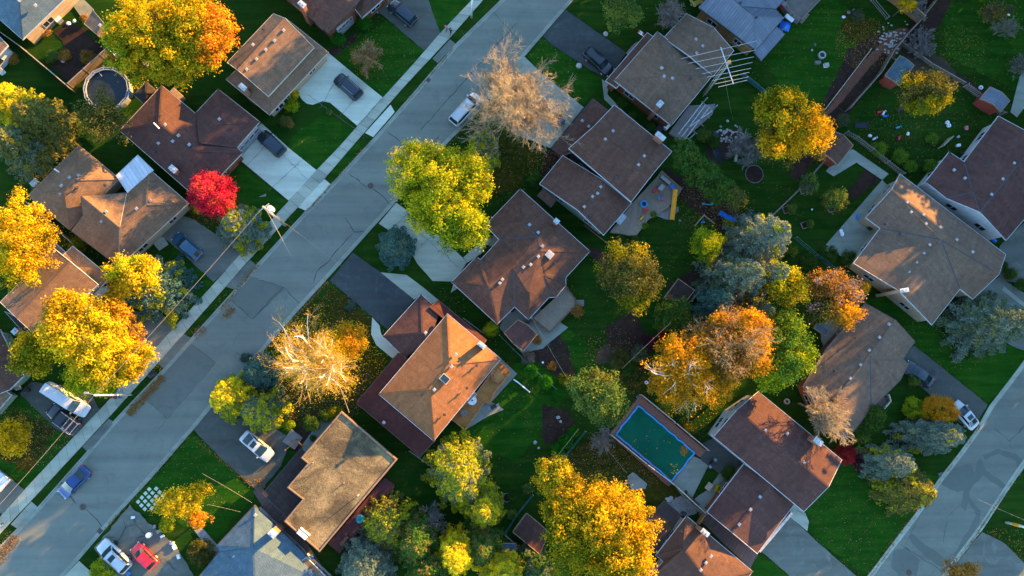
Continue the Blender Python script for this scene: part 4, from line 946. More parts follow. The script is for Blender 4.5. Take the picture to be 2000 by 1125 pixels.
roof(h, 'sh_tan', "557,35,2.9 641,102,2.9 526,224,2.8 503,205,2.9 442,155,2.9 461,137,2.9 612,95,3.9 524,186,3.9 560,45,3.9 470,135,3.9", "0 1 6 8|1 2 7 6|2 3 7|3 4 9 7|4 5 9|8 6 7 9", "0 1 2 3 4 5", 'siding_tan', 'trim_cream')
vents(h, "494,88,5.5 519,98,5.7 501,116,5.7 482,136,5.6 536,80,5.7 554,60,5.7"); chimney(h, 474, 170, 5.4, -40); pipes(h, "514,57,5.3")
wall_item(h, "532,224 560,192", 'garage_door', nrm_px=(600, 230))
h = house(380, 250, 'purple brown shingled bungalow with a wide pale driveway and dark car')
V3 = "316,167,3 401,237,3 507,238,3 466,286,3 470,294,3 387,389,3 234,255,3 311,240,4.8 375,294,4.8 426,174,3 384,219,3 435,241,4.4 392,272,4.4"
roof(h, 'sh_purple', "316,167,3 474,298,3 387,389,3 234,255,3 311,240,4.9 375,294,4.9", "0 1 5 4|1 2 5|2 3 4 5|3 0 4", "0 1 2 3", 'brickwall', 'trim_cream')
roof(h, 'sh_purple', "384,219,3.03 426,174,3.03 507,238,3.03 464,287,3.03 440,270,4.2 434,241,4.6 391,278,4.6", "0 1 5 6|1 2 5|2 3 6 5|3 0 6", "0 1 2 3", 'brickwall', 'trim_cream')
vents(h, "323,244,4.7 349,265,4.8 338,276,4.6 370,283,4.8 429,233,4.4 310,280,3.9"); chimney(h, 338, 330, 4.6, -41, .95, .6); pipes(h, "302,298,3.6")
mb = MB(); mb.tube([P(300, 240, 4.75), P(307, 247, 5.1), P(311, 251, 4.95)], .09, 6); mb.build('flue_pipe', 'white_paint', h, uv=False)
wall_item(h, "474,302 512,258", 'garage_door', nrm_px=(560, 320))
h = house(210, 400, 'large tan hip roofed house with a white flat roof section between its wings')
roof(h, 'sh_tan', "55,382,3 154,284,3 233,349,3 135,448,3 124,374,4.9 147,351,4.9", "0 1 5 4|1 2 5|2 3 4 5|3 0 4", "0 1 2 3", 'siding_tan', 'trim_tan')
roof(h, 'sh_tan', "158,383,4.7 139,451,3.02 232,521,3.02 234,446,4.9 243,441,4.9 248,376,3.02 201,381,3.6 162,422,3.9 190,350,3.1 120,430,3.1", "0 7 1 2 3|0 3 4 5 6", "1 2 3 4 5 6 0 7", None, 'trim_dark')
roof(h, 'sh_tan', "292,331,3.04 368,397,3.04 232,521,3.04 234,446,4.9 287,399,4.9 248,376,3.04", "0 1 4|0 4 3 5|1 2 3 4", "0 1 2 3 5", 'siding_tan', 'trim_cream')
roof(h, 'white_metal_roof', "269,303,3.3 299,332,3.3 249,376,3.3 227,343,3.3", "0 1 2 3", "0 1 2 3", 'siding_white', windows=False)
vents(h, "137,347,4.5 154,343,4.5 121,363,4.6 119,378,4.5 208,414,4.6 199,433,4.3 294,392,4.6 267,408,4.6"); pipes(h, "150,367,4.6 205,362,4")
mb = MB(); mb.tube([P(115, 336, 3.6), P(106, 330, 4.3)], .1, 6); mb.build('flue_pipe', 'white_paint', h, uv=False)
h = house(110, 570, 'tan gabled house half hidden by the huge yellow tree')
roof(h, 'sh_tan', "104,485,5.0 138,512,6.2 191,556,5.0 75,660,5.0 33,621,6.2 1,590,5.0", "0 1 4 5|1 2 3 4", "0 1 2 3 4 5", 'siding_white')
roof(h, 'sh_tan', "142,481,3.2 215,541,3.0 168,592,3.0 124,498,3.6", "0 1 2 3", "0 1 2 3", 'brickwall')
roof(h, 'sh_grey', "98,467,2.7 127,492,2.7 104,505,3.2 75,490,2.7", "0 1 2 3", "0 1 2 3", 'siding_white', windows=False)
roof(h, 'sh_black', "10,609,3.0 35,620,3.2 68,650,3.2 58,663,2.8", "0 1 2 3", "0 1 2 3", 'siding_white', windows=False)
pipes(h, "79,526,5.6 59,560,5.5 48,593,5.6"); chimney(h, 29, 647, 4.5, 49, .6, .5, flues=1)
h = house(-20, 700, 'purple brown roofed house with pale green trim beyond the white van')
roof(h, 'sh_brown', "-100,620,3.0 0,644,3.0 45,735,3.0 19,761,3.0 -80,800,3.0 -40,700,4.5", "0 1 5|1 2 5|2 3 5|3 4 5|4 0 5", "0 1 2 3 4", 'siding_green')
roof(h, 'sh_tan', "-60,800,2.7 -10,750,2.7 22,772,2.7 -20,820,2.7", "0 1 2 3", "0 1 2 3", 'siding_green')
h = house(-20, 930, 'white roofed carport at the edge by the lower yellow bush', 'carport', 'carport')
roof(h, 'white_metal_roof', "-70,880,2.8 -5,918,2.8 18,938,2.8 0,960,2.8 -60,1000,2.8", "0 1 2 3 4", "0 1 2 3 4", None)
mb = MB(); [mb.box(P(x, y, 0), .14, .14, 2.7) for x, y in ((-50, 905), (-4, 927), (6, 945), (-45, 985))]; mb.build('post', 'trim_white', h, uv=False)
h = house(610, 0, 'brown roofed house at the top with a white garage door and brick chimney')
roof(h, 'sh_brown', "450,-100,3.4 641,64,3.4 692,12,5.0 740,-45,3.4 560,-210,3.4 505,-155,5.0", "0 1 2 5|2 3 4 5", "0 1 2 3 4 5", 'brickwall', 'trim_dark')
roof(h, 'sh_brown', "678,-4,2.95 707,35,2.9 762,-14,2.9 730,-60,2.9 712,-12,3.9", "0 1 4|1 2 4|2 3 4|3 0 4", "0 1 2 3", 'brickwall'); chimney(h, 590, 8, 5.4, -40)
wall_item(h, "664,72 692,44", 'garage_door', nrm_px=(720, 90))
h = house(1300, 150, 'hip roofed brick house under the tall antenna with the flag by its porch')
roof(h, 'sh_grey', "1284,62,3.3 1392,147,3.3 1311,245,3.3 1200,157,3.3 1306,144,5.7", "0 1 4|1 2 4|2 3 4|3 0 4", "0 1 2 3", 'brickwall')
roof(h, 'sh_grey', "1341,27,3.1 1394,54,4.5 2433,99,3.1".replace('2433', '1433')+" 1393,149,3.1 1345,108,4.5 1296,74,3.1", "0 1 4 5|1 2 3 4", "0 1 2 3 4 5", 'brickwall')
roof(h, 'sh_brown', "1264,64,2.75 1285,78,3.12 1204,172,3.12 1183,158,2.75", "0 1 2 3", "0 1 2 3", 'brickwall')
chimney(h, 1289, 203, 5.6, 49, .8, .6); vents(h, "1292,133,5.5 1297,149,5.6 1313,153,5.6 1359,77,4.2 1372,90,4.3 1360,104,4.3"); pipes(h, "1350,153,4.6")
h = house(1440, 40, 'blue grey ribbed metal roofed house with yellow brick wall')
roof(h, 'metal_roof', "1365,15,3.3 1476,98,3.3 1531,35,3.3 1515,18,3.3 1580,-50,3.3 1470,-130,3.3 1473,33,5.0 1451,13,5.0 1408,-20,5.0 1500,-60,4.8", "0 1 6 8|1 2 6|2 3 7 6|3 4 9 7|8 7 9 5|5 0 8|4 5 9", "0 1 2 3 4 5", 'yellowbrick', 'trim_dark')
roof(h, 'metal_roof', "1517,52,3.0 1533,67,2.6 1487,119,2.6 1473,102,3.0", "0 1 2 3", "0 1 2 3", None, 'trim_dark'); pipes(h, "1446,6,5 1477,34,5")
mb = MB(); [mb.box(P(x, y, 0), .12, .12, 2.5) for x, y in ((1520, 68), (1484, 108), (1500, 90))]; mb.build('post', 'trim_white', h, uv=False)
h = house(1180, 310, 'brown two level house with a steel capped chimney and a grey deck of toys')
roof(h, 'sh_brown', "1200,205,5.0 1312,296,5.0 1277,337,6.4 1233,394,5.0 1111,290,5.0 1161,246,6.4", "0 1 2 5|5 2 3 4", "0 1 2 3 4 5", 'trim_dark')
roof(h, 'sh_brown', "1099,304,3.2 1178,352,4.7 1233,397,3.2 1179,459,3.2 1128,410,4.7 1054,359,3.2", "0 1 4 5|1 2 3 4", "0 1 2 3 4 5", 'siding_green')
roof(h, 'sh_purple', "1158,193,2.95 1192,219,4.0 1118,298,4.0 1097,304,2.95 1078,290,2.95", "0 1 2 3 4", "0 1 2 3 4", 'brickwall', 'trim_dark')
roof(h, 'sh_brown', "1060,370,2.9 1086,391,2.9 1076,404,2.5 1050,382,2.5", "0 1 2 3", "0 1 2 3", None, 'trim_dark')
vents(h, "1197,256,6.0 1182,272,6.2 1247,322,6.2 1258,305,6.0 1137,236,3.5 1150,247,3.6 1173,365,4.5 1167,378,4.5 1157,384,4.5 1141,404,4.6"); pipes(h, "1193,289,5.8 1203,347,5.6 1153,422,4.3")
chimney(h, 1290, 266, 7.0, -39, 1.3, .55, cap='trim_white')
h = house(1020, 500, 'sprawling brown hip roofed house with white gutters and a square skylight')
roof(h, 'sh_brown', "1016,369,3 1152,491,3 1105,542,3 1105,558,3 1086,580,3 1072,581,3 1032,624,3 1005,599,3 971,633,3 882,551,3 930,502,3 939,507,3 975,468,3 948,440,3 1021,435,4.8 1051,462,4.8 1054,489,5.0 955,560,4.9 941,550,4.4 1002,521,4.95 1033,570,4.2 1063,535,4.1",
     "0 1 16 15 14|0 14 13|13 14 15 12|12 15 16 19 17 11|11 17 10|10 17 9|9 17 8|8 17 19 7|7 19 20 6|6 20 5|5 4 21|4 3 21|3 2 21|2 1 16 21|16 19 20 21|20 5 21", "0 1 2 3 4 5 6 7 8 9 10 11 12 13", 'brickwall')
chimney(h, 1087, 432, 5.0, -40, .6, .5, flues=1); vents(h, "1034,439,4.7 1051,454,4.8 1059,481,4.9 1051,501,4.9 1036,517,4.8 1022,522,4.8 976,553,4.8 981,546,4.8"); pipes(h, "1035,477,4.5 1084,514,4.2 962,563,4.6")
mb = MB(); mb.box(P(1073, 498, 4.3), .95, .95, .45, R_(49)); sk = mb.build('skylight', 'trim_white', h, uv=False); mb = MB(); mb.box(P(1073, 498, 4.76), .75, .75, .03, R_(49)); mb.build('pane', 'vent_metal', sk, uv=False)
h = house(850, 740, 'orange lit hip roofed house with long maroon lower roofs and a cedar deck')
roof(h, 'sh_orange', "874,613,4.4 978,701,4.4 847,861,4.4 740,770,4.4 879,711,6.6 839,760,6.6", "0 1 4|1 2 5 4|2 3 5|3 0 4 5", "0 1 2 3", 'brickwall')
roof(h, 'sh_purple', "822,575,2.95 860,607,2.95 790,700,2.95 779,688,2.95 748,657,2.95 825,651,4.2 840,662,4.2", "0 5 4|4 5 6 2 3|0 1 6 5", "0 1 2 3 4", 'brickwall')
roof(h, 'sh_maroon', "779,688,2.9 696,787,2.7 820,892,2.7 850,860,3.7 745,770,3.8 800,705,3.8", "0 5 4 1|1 4 3 2", "0 1 2 3 4 5", 'brickwall', 'trim_brown')
roof(h, 'sh_maroon', "856,586,2.8 950,664,2.8 938,682,3.5 840,600,3.5", "0 1 2 3", "0 1 2 3", 'brickwall', 'trim_brown')
chimney(h, 941, 674, 6.6, -40, .95, .5, cap='trim_white'); vents(h, "890,692,6.5 831,650,4.3 848,761,6.8 882,716,6.7 750,825,3.3"); pipes(h, "931,714,5.6 912,758,5.4 868,810,5.3 824,771,6")
mb = MB(); mb.box(P(869, 740, 6.3), .95, 1.2, .55, R_(49)); sk = mb.build('skylight', 'trim_cream', h, uv=False); mb = MB(); mb.box(P(869, 740, 6.86), .75, 1.0, .03, R_(49)); mb.build('pane', 'glass', sk, uv=False)
h = house(660, 950, 'flat gravel roofed brown house with dark lower roof and maroon deck')
roof(h, 'flat_roof', "667,804,3.9 775,897,3.9 624,1077,3.9 556,1018,3.9 592,975,3.9 562,952,3.9 602,905,3.9 589,894,3.9", "0 1 2 3 4 5 6 7", "0 1 2 3 4 5 6 7", 'brickwall', 'trim_copper', w=.08)
mb = MB(); o_ = ccw(pts("667,804 775,897 624,1077 556,1018 592,975 562,952 602,905 589,894", 3.9)); oi = inset(o_, .13)
for i in range(8): a, b, c, d = o_[i], o_[(i+1) % 8], oi[(i+1) % 8], oi[i]; u = Vector((0, 0, .16)); mb.add([a, b, c, d, a+u, b+u, c+u, d+u], [(4, 5, 6, 7), (0, 1, 5, 4), (2, 3, 7, 6)])
mb.build('parapet', 'trim_copper', h, uv=False)
roof(h, 'sh_black', "588,876,2.8 614,900,2.8 606,980,2.8 565,1014,2.8 513,964,2.8", "0 1 2 3 4", "0 1 2 3 4", 'brickwall', 'trim_dark')
mb = MB(); mb.disc(P(701, 966, 3.9), .05, 1.3, 8); mb.build('vent_pipe', 'trim_white', h, uv=False); mb = MB(); [mb.disc(P(x, y, 3.9), .06, .4, 8) for x, y in ((612, 903), (672, 943), (584, 1033))]; mb.build('roof_pipe', 'vent_metal', h, uv=False)
mb = MB(); c = P(592, 1043, 3.9); mb.box(c, 1.4, .45, .7, R_(-40)); mb.box(c+Vector((.3, .35, 0)), 1.5, .1, .5, R_(-40)); mb.build('rooftop_vent_unit', 'white_paint', h, uv=False)
h = house(510, 1080, 'pale blue shingled house with a brick chimney at the bottom edge')
roof(h, 'sh_blue', "497,987,3.1 670,1155,3.1 560,1290,3.1 340,1180,3.1 389,1126,3.1 428,1078,3.1 423,1066,3.1 495,1070,5.0 500,1190,5.0", "0 1 8 7|0 7 6|6 7 5|5 7 8 3 4|1 2 8|2 3 8", "0 1 2 3 4 5 6", 'siding_white', 'trim_dark')
roof(h, 'sh_tan', "598,1089,3.5 645,1135,3.5 600,1180,3.5 545,1130,3.6", "0 1 2 3", "0 1 2 3", None)
chimney(h, 533, 1042, 5.6, -41, .9, .7, flues=1); vents(h, "499,1006,3.6 458,1087,3.9"); mb = MB(); mb.disc(P(511, 1085, 4.3), .2, .5, 12); mb.build('vent_pipe', 'white_paint', h, uv=False)
h = house(1500, 930, 'plum brown L shaped house beside the covered rectangular pool')
roof(h, 'sh_purple', "1481,765,4.5 1644,898,4.5 1618,951,6.0 1570,999,4.5 1394,853,4.5 1440,800,6.0", "0 1 2 5|5 2 3 4", "0 1 2 3 4 5", 'siding_white')
roof(h, 'sh_purple', "1453,906,3.1 1551,985,3.1 1479,1081,3.1 1430,1040,4.4 1381,1000,3.1 1506,944,4.4", "0 5 3 4|5 1 2 3", "0 5 1 2 3 4", 'brickwall')
vents(h, "1484,970,4.3 1465,995,4.35 1443,1024,4.35 1570,903,5.8 1494,840,5.8 1537,847,5.5"); chimney(h, 1598, 862, 6.8, -40, 1.1, .6)
wall_item(h, "1473,1072 1536,998", 'garage_door', nrm_px=(1600, 1120))
h = house(1370, 1090, 'brown roofed house at the bottom with a white capped chimney below the pool')
roof(h, 'sh_brown', "1341,1008,3.1 1470,1116,3.1 1380,1230,3.1 1235,1160,3.1 1296,1097,3.1 1281,1085,3.1 1335,1072,4.8 1385,1135,4.8", "0 1 7 6|1 2 7|2 3 4 6 7|4 5 6|5 0 6", "0 1 2 3 4 5", 'siding_tan')
roof(h, 'sh_black', "1298,978,2.7 1331,1006,2.7 1283,1080,2.7 1240,1040,2.7", "0 1 2 3", "0 1 2 3", None, 'trim_dark'); chimney(h, 1377, 1040, 5.8, -40, 1.0, .5, cap='trim_white'); vents(h, "1388,1086,4.6 1378,1099,4.6 1368,1113,4.7"); pipes(h, "1330,1038,3.9")
h = house(1670, 720, 'long purple brown house with a dark car on its drive and red porch steps')
roof(h, 'sh_grey', "1690,592,3.0 1749,625,4.8 1787,667,3.0 1764,701,3.0 1775,711,2.9 1758,743,2.9 1701,799,3.0 1650,865,3.0 1607,815,4.8 1568,754,3.0 1613,681,3.0 1700,692,4.8 1714,705,4.7", "0 1 11 8 9 10|1 2 3 12 11|3 4 12|4 5 12|5 6 11 12|6 7 8 11", "0 1 2 3 4 5 6 7 8 9 10", 'brickwall', 'trim_dark')
vents(h, "1736,633,4.7 1717,659,4.7 1697,684,4.7 1680,712,4.7 1660,739,4.7 1642,765,4.7"); pipes(h, "1671,660,3.9 1676,696,4.2 1630,724,4.0")
h = house(1800, 470, 'very large tan house with a row of ridge vents and a side chimney')
roof(h, 'sh_grey', "1758,340,3.3 1964,497,3.3 1951,536,5.2 1900,584,3.4 1875,564,3.4 1820,634,3.3 1755,567,5.0 1667,514,3.3 1719,446,3.3 1691,425,3.3 1742,370,5.2 1838,468,5.0", "0 1 2 10|9 10 11 8|8 11 6 7|11 2 3 4|11 4 5 6|10 2 11", "0 1 2 3 4 5 6 7 8 9 10", 'siding_tan')
vents(h, "1771,395,5.1 1779,414,5.0 1803,419,5.1 1808,437,5.0 1836,444,5.1 1868,468,5.1 1899,492,5.1 1815,478,4.8 1804,495,4.7 1790,513,4.7 1776,532,4.7"); pipes(h, "1729,438,4.3 1758,457,4.3"); chimney(h, 1766, 567, 6.2, 10, 1.1, .45, flues=2, mat='siding_tan')
h = house(1930, 330, 'mauve brown roofed house with a white gabled side wall')
roof(h, 'sh_purple', "1950,227,3.5 2030,270,5.2 2090,325,3.5 1965,469,3.5 1914,414,5.2 1848,387,3.5 1808,355,3.5 1854,297,3.5 1883,316,3.5 1900,375,4.4", "0 1 4 9 8|8 9 7|7 9 6|6 9 5|5 9 4|1 2 3 4", "0 1 2 3 4 5 6 7 8", 'siding_white')
vents(h, "1863,332,4.1 1884,348,4.2 1980,319,4.9 1958,350,5.0 1936,380,5.0"); pipes(h, "1926,318,4.2 1915,384,4.7")
# ---------------------------------------------------------------- sheds
def shed(V, Fs, O, mat, wall, label, trim='trim_tan', name='shed', cat='shed'):
    p = pts(V)[0]; h = empty(name, (p.x, p.y, 0), label, cat); roof(h, mat, V, Fs, O, wall, trim, ins=.2, windows=False, w=.06, thick=.08); return h
G4 = "0 1 4 5|1 2 3 4"; O6 = "0 1 2 3 4 5"
s = shed("181,20,2.4 203,46,3.3 223,67,2.4 215,88,2.4 190,68,3.3 165,46,2.4", G4, O6, 'sh_grey', 'siding_green', 'long grey brown shed roof tucked against the big maple crown'); vents(s, "196,50,3.2")
shed("1758,109,2.3 1772,116,3.0 1785,128,2.3 1757,167,2.3 1744,156,3.0 1729,147,2.3", G4, O6, 'sh_blue', 'siding_red', 'grey roofed shed with a red front beside the yellow round tree')
shed("1934,170,2.3 1957,180,3.0 1972,197,2.3 1955,218,2.3 1941,203,3.0 1915,192,2.3", G4, O6, 'metal_roof', 'siding_red', 'blue grey metal roofed shed with red trim in the far garden')
shed("1624,255,2.3 1648,264,3.0 1666,284,2.3 1636,322,2.3 1618,305,3.0 1597,293,2.3", G4, O6, 'sh_brown', 'siding_red', 'reddish brown shed with red front by the long fence')
shed("1012,625,2.3 1030,635,3.0 1049,653,2.3 1022,685,2.3 1003,671,3.0 985,650,2.3", G4, O6, 'sh_purple', 'siding_tan', 'mauve gambrel roofed shed on the patio beside the tan deck')
shed("1029,1003,2.3 1050,1020,3.0 1072,1040,2.3 1054,1082,2.3 1030,1062,3.0 1002,1039,2.3", G4, O6, 'sh_purple', 'siding_tan', 'dark brown shed half under the big golden maple')
shed("1325,545,2.2 1356,567,2.2 1340,588,2.2 1297,583,2.2", "0 1 2 3", "0 1 2 3", 'sh_black', 'siding_green', 'dark blue flat roofed shed behind the spruce trees')
shed("983,1062,2.2 1008,1062,2.2 1006,1085,2.2 980,1088,2.2", "0 1 2 3", "0 1 2 3", 'sh_blue', 'siding_white', 'small grey shed in the shade of the evergreen trees')
shed("1597,630,1.2 1618,645,1.2 1612,655,1.2 1590,640,1.2", "0 1 2 3", "0 1 2 3", 'sh_blue', 'siding_tan', 'low pale storage chest on the patio behind the long house', name='storage_chest', cat='chest')
shed("286,160,2.4 308,180,2.4 282,204,2.4 261,185,2.4 285,181,3.0", "0 1 4|1 2 4|2 3 4|3 0 4", "0 1 2 3", 'sh_black', None, 'dark peaked garden canopy beside the round pool', name='gazebo', cat='gazebo')
SHADE_TREES = []  # trees added out of view to cut off the low sun
_r = random.Random(5)
for i in range(34): SHADE_TREES.append((1130+i*26+_r.uniform(-12, 12), -95-_r.uniform(0, 110)-(40 if i < 5 else 0), _r.uniform(17.5, 21.5), _r.uniform(3.0, 4.2)))
for i in range(12): SHADE_TREES.append((2010+i*30, -140+_r.uniform(-40, 40), _r.uniform(14, 18), _r.uniform(3.0, 4.2)))
for i in range(25): SHADE_TREES.append((2170+_r.uniform(0, 90), -100+i*40+_r.uniform(-20, 20), _r.uniform(11, 15.5), _r.uniform(2.4, 3.8)))
for i in range(14): SHADE_TREES.append((1560+i*36+_r.uniform(-12, 12), -75-_r.uniform(0, 40), _r.uniform(17.5, 20.5), 3.4))
for i in range(14): SHADE_TREES.append((2140+_r.uniform(-15, 25), 60+i*66+_r.uniform(-20, 20), _r.uniform(11, 14.5), _r.uniform(2.2, 3.2)))
for i in range(10): SHADE_TREES.append((1650+i*27+_r.uniform(-8, 8), -110-_r.uniform(0, 40), _r.uniform(21, 23), 3.4))
for i in range(8): SHADE_TREES.append((2125+_r.uniform(0, 25), 230+i*34, _r.uniform(14, 16.5), 2.6))
# ================================================================ trees
broad(320, 70, 95, 'huge yellow green maple with a flaming orange flank at the top of the picture', 'maple', lobes=[(285, 60, 92, 88, 13, 'maple'), (345, 110, 72, 52, 11.5, 'maple'), (412, 62, 46, 60, 12, 'orange'), (365, 35, 62, 62, 13, 'maple'), (235, 70, 45, 60, 11, 'lime')], name='maple_tree', leaf=.36)
conifer(20, 205, 45, 'bright yellow lit spruce at the picture edge above the tan house', 'sungoldspruce', 13, mixp=('yellow', .5))  # sunlit yellow mixed into the needle colours
conifer(85, 240, 55, 'dark olive spruce between the yellow spruce and the round pool', 'olive', 11)
conifer(45, 290, 55, 'grey green spruce above the corner of the large tan roof', 'olive', 11, mixp=('spruce', .5))
broad(197, 225, 54, 'thin olive tree drooping over the round pool', 'olive', 10, ry=58, name='birch_tree', dens=.6, gap=.28, leaf=.3, mix=('greengold', .6))
broad(412, 378, 47, 'scarlet red maple between two driveways', 'red', 7.5, ry=45, name='red_maple_tree', leaf=.28, clump=.6, gap=.14)
conifer(468, 443, 44, 'round silvery blue spruce beside the sidewalk under the wires', 'bluespruce', 8, droop=.12, leaf=.24, mixp=('sungoldspruce', .5), dens=1.4)
broad(30, 470, 66, 'brilliant yellow maple on the picture edge beside the large tan house', 'gold', 12.5, ry=88, name='maple_tree', mix=('yellow', .1))
broad(262, 540, 50, 'yellow topped tree leaning over a blue spruce', 'yellow', 11, name='maple_tree', lobes=[(262, 530, 52, 40, 10.8, 'yellow'), (236, 552, 30, 34, 10, 'gold')], mix=('lime', .1))
conifer(300, 562, 62, 'dark blue green spruce beside the yellow topped tree and lawn', 'tealspruce', 10, mixp=('sungoldspruce', .25), droop=.18)
broad(150, 660, 110, 'enormous golden yellow tree covering the driveway and front garden', 'yellow', 14, name='maple_tree', leaf=.36, lobes=[(150, 655, 85, 70, 14, 'yellow'), (118, 600, 42, 38, 13, 'gold'), (60, 690, 50, 48, 12, 'greengold'), (200, 700, 80, 62, 10.5, 'yellow'), (245, 690, 45, 62, 8, 'amber'), (175, 740, 62, 38, 8.5, 'yellowgreen'), (215, 610, 35, 40, 10.5, 'amber')], mix=('gold', .4))
broad(22, 856, 36, 'small golden bush tree on the corner lawn', 'gold', 6, name='ornamental_tree', leaf=.28, clump=.6)
bare(716, 112, 36, 'brown wispy shrub on the front lawn by the dark driveway', h=3.6, tmat='bark_tan', pal='brown', leafn=3500, name='ornamental_tree', limbs=10, twr=.016, leafsize=.16)
bare(1006, 212, 116, 'large bare tan tree spreading over the street and driveway', h=14, tmat='bark_tan', name='bare_tree', limbs=20, twr=.016, dens=1.05, thick=.8, pal='brown', leafn=2500, leafsize=.13)
broad(862, 372, 98, 'big yellow green honey locust beside the road', 'yellowgreen', 14, ry=100, name='locust_tree', leaf=.34, gap=.2, lobes=[(848, 370, 88, 88, 14, 'yellowgreen'), (912, 345, 54, 58, 12.5, 'yellowgreen'), (888, 428, 72, 62, 12, 'lime'), (815, 316, 46, 46, 12.5, 'yellowgreen')])
conifer(946, 290, 28, 'slim yellow green spruce below the bare tan tree', 'sungoldspruce', 10, ry=42, mixp=('spruce', .4), leaf=.28)
conifer(772, 480, 33, 'teal blue spruce on the strip beside the sealed driveway', 'tealspruce', 7.5, ry=38, droop=.15, leaf=.25)
broad(1215, 18, 42, 'plain green tree at the top beside the dark driveway', 'midgreen', 8, name='tree')
bare(1305, 30, 30, 'pinkish grey shrub tree beside the hip roofed house', h=5, tmat='bark_grey', pal='greybrown', leafn=2500, name='ornamental_tree', twr=.018, leafsize=.18)
broad(1545, 232, 84, 'deep yellow round tree in the middle of the back gardens', 'greengold', 12, name='ash_tree', leaf=.34, mix=('olive', .2), lobes=[(1535, 215, 72, 62, 12, 'greengold'), (1585, 250, 50, 55, 11, 'gold'), (1530, 275, 60, 48, 10, 'gold')])  # olive mix paints the unlit parts of the crown into its leaves
broad(1812, 180, 64, 'round yellow tree beside the red fronted shed', 'greengold', 11, ry=56, name='ash_tree', mix=('olive', .1))  # olive leaves here stand in for the crown's unlit side
broad(1388, 345, 60, 'dark green cedar clump along the deck garden', 'darkgreen', 6, ry=45, lobes=[(1342, 300, 36, 36, 6.5, 'darkgreen'), (1370, 335, 42, 36, 6.5, 'darkgreen'), (1408, 368, 38, 32, 6, 'darkgreen'), (1440, 385, 28, 26, 5.5, 'olive')], name='cedar_tree', leaf=.28, clump=.6, mat='needle')
broad(1236, 538, 61, 'green and yellow tree on the dark lawn below the toy deck', 'olive', 10, ry=68, name='linden_tree', mix=('greengold', .45), dens=.85)  # mostly olive: missing shade put into leaf colour, greengold for the lit parts
broad(1383, 480, 36, 'small yellow green tree behind the swing frame', 'lime', 6, ry=42, name='ornamental_tree', leaf=.28)
conifer(1487, 468, 62, 'big blue grey spruce with a sunlit rim', 'bluespruce', 14, mixp=('sungoldspruce', .18), leaf=.3)
conifer(1440, 545, 62, 'blue grey spruce in front of the tallest spruce', 'spruce', 13, mixp=('bluespruce', .5), leaf=.3)
conifer(1400, 590, 38, 'smaller dark spruce behind the dark blue shed', 'tealspruce', 9, leaf=.28)
conifer(1478, 612, 34, 'small silver spruce beside the amber tree', 'spruce', 9, leaf=.26, mixp=('sungoldspruce', .15))
conifer(1493, 540, 40, 'spiky grey spruce between the yellow tree and the tallest spruce', 'bluespruce', 12, leaf=.28, mixp=('sungoldspruce', .2))
broad(1540, 558, 40, 'bright yellow green tree among the blue spruces', 'greengold', 10, ry=50, name='ash_tree', mix=('yellowgreen', .1))
broad(1635, 588, 62, 'rusty orange and grey tree behind the long house', 'brown', 9, ry=66, name='cherry_tree', mix=('greybrown', .5), dens=.8, gap=.25, lobes=[(1625, 560, 50, 42, 9, 'brown'), (1650, 605, 46, 44, 8.5, 'amber'), (1600, 610, 36, 34, 8, 'olive'), (1665, 570, 30, 34, 8, 'greybrown')])
broad(1690, 560, 14, 'tiny orange shrub by the end wall of the very large tan house', 'amber', 4, name='ornamental_tree', leaf=.25, clump=.4)
broad(1315, 615, 42, 'dense dark green round tree by the dark blue shed', 'darkgreen', 6.5, ry=38, name='tree', leaf=.26, clump=.6)
bare(1400, 665, 66, 'brown grey bare crown between two amber trees', h=12, tmat='bark_grey', twigmat='bark_tan', pal='brown', leafn=14000, name='oak_tree', limbs=10, twr=.02, leafsize=.26)
broad(1462, 668, 52, 'glowing amber tree beside the green tree and bare brown crown', 'amber', 12, ry=62, name='beech_tree', lobes=[(1468, 650, 44, 48, 12, 'amber'), (1478, 700, 38, 42, 10.5, 'amber'), (1430, 705, 44, 42, 10, 'brown'), (1415, 625, 34, 18, 10, 'amber')])
broad(1350, 730, 84, 'orange birch with pale limbs above the covered pool', 'amber', 11, ry=72, name='birch_tree', tmat='bark_pale', dens=.95, gap=.26, leaf=.32, lobes=[(1345, 705, 74, 60, 11, 'amber'), (1385, 755, 60, 48, 10, 'amber'), (1315, 750, 48, 46, 9, 'amber')])
bare(1340, 735, 74, 'pale bare limbs poking through the orange birch', h=11.3, tmat='bark_pale', name='birch_tree', limbs=6, twr=.02, depth=2, pal='amber', leafn=1500, leafsize=.25)
broad(1545, 695, 56, 'vivid mid green tree beside the long house', 'green', 11, ry=72, name='tree', mix=('lime', .5), lobes=[(1550, 690, 52, 62, 11, 'green'), (1515, 720, 44, 48, 9.5, 'lime'), (1530, 640, 44, 40, 9, 'green')])
broad(1172, 770, 58, 'tall grey green linden on the back lawn near the pool', 'midgreen', 11, ry=62, name='linden_tree', mix=('olive', .3))
bare(606, 702, 98, 'leafless white trunked birch glowing in the sun on the corner lawn', h=12.5, ry=84, tmat='bark_pale', twigmat='bark_amber', name='birch_tree', limbs=16, twr=.013, pal='yellow', leafn=15000, leafsize=.14, thick=2.1, dens=.85, leafdrop=1.3, basepx=(652, 728))
broad(682, 665, 34, 'small orange yellow tree touching the white birch', 'amber', 7, ry=38, name='ornamental_tree', leaf=.26, mix=('gold', .0))
conifer(452, 775, 42, 'sunlit yellow green spruce at the kerb above the white sedan', 'sungoldspruce', 11, mixp=('yellow', .35), leaf=.3)
conifer(508, 800, 40, 'green gold spruce beside the sunlit spruce', 'sungoldspruce', 10, mixp=('spruce', .4), leaf=.3)
conifer(505, 730, 34, 'dark teal spruce under the edge of the white birch', 'tealspruce', 7, leaf=.28)
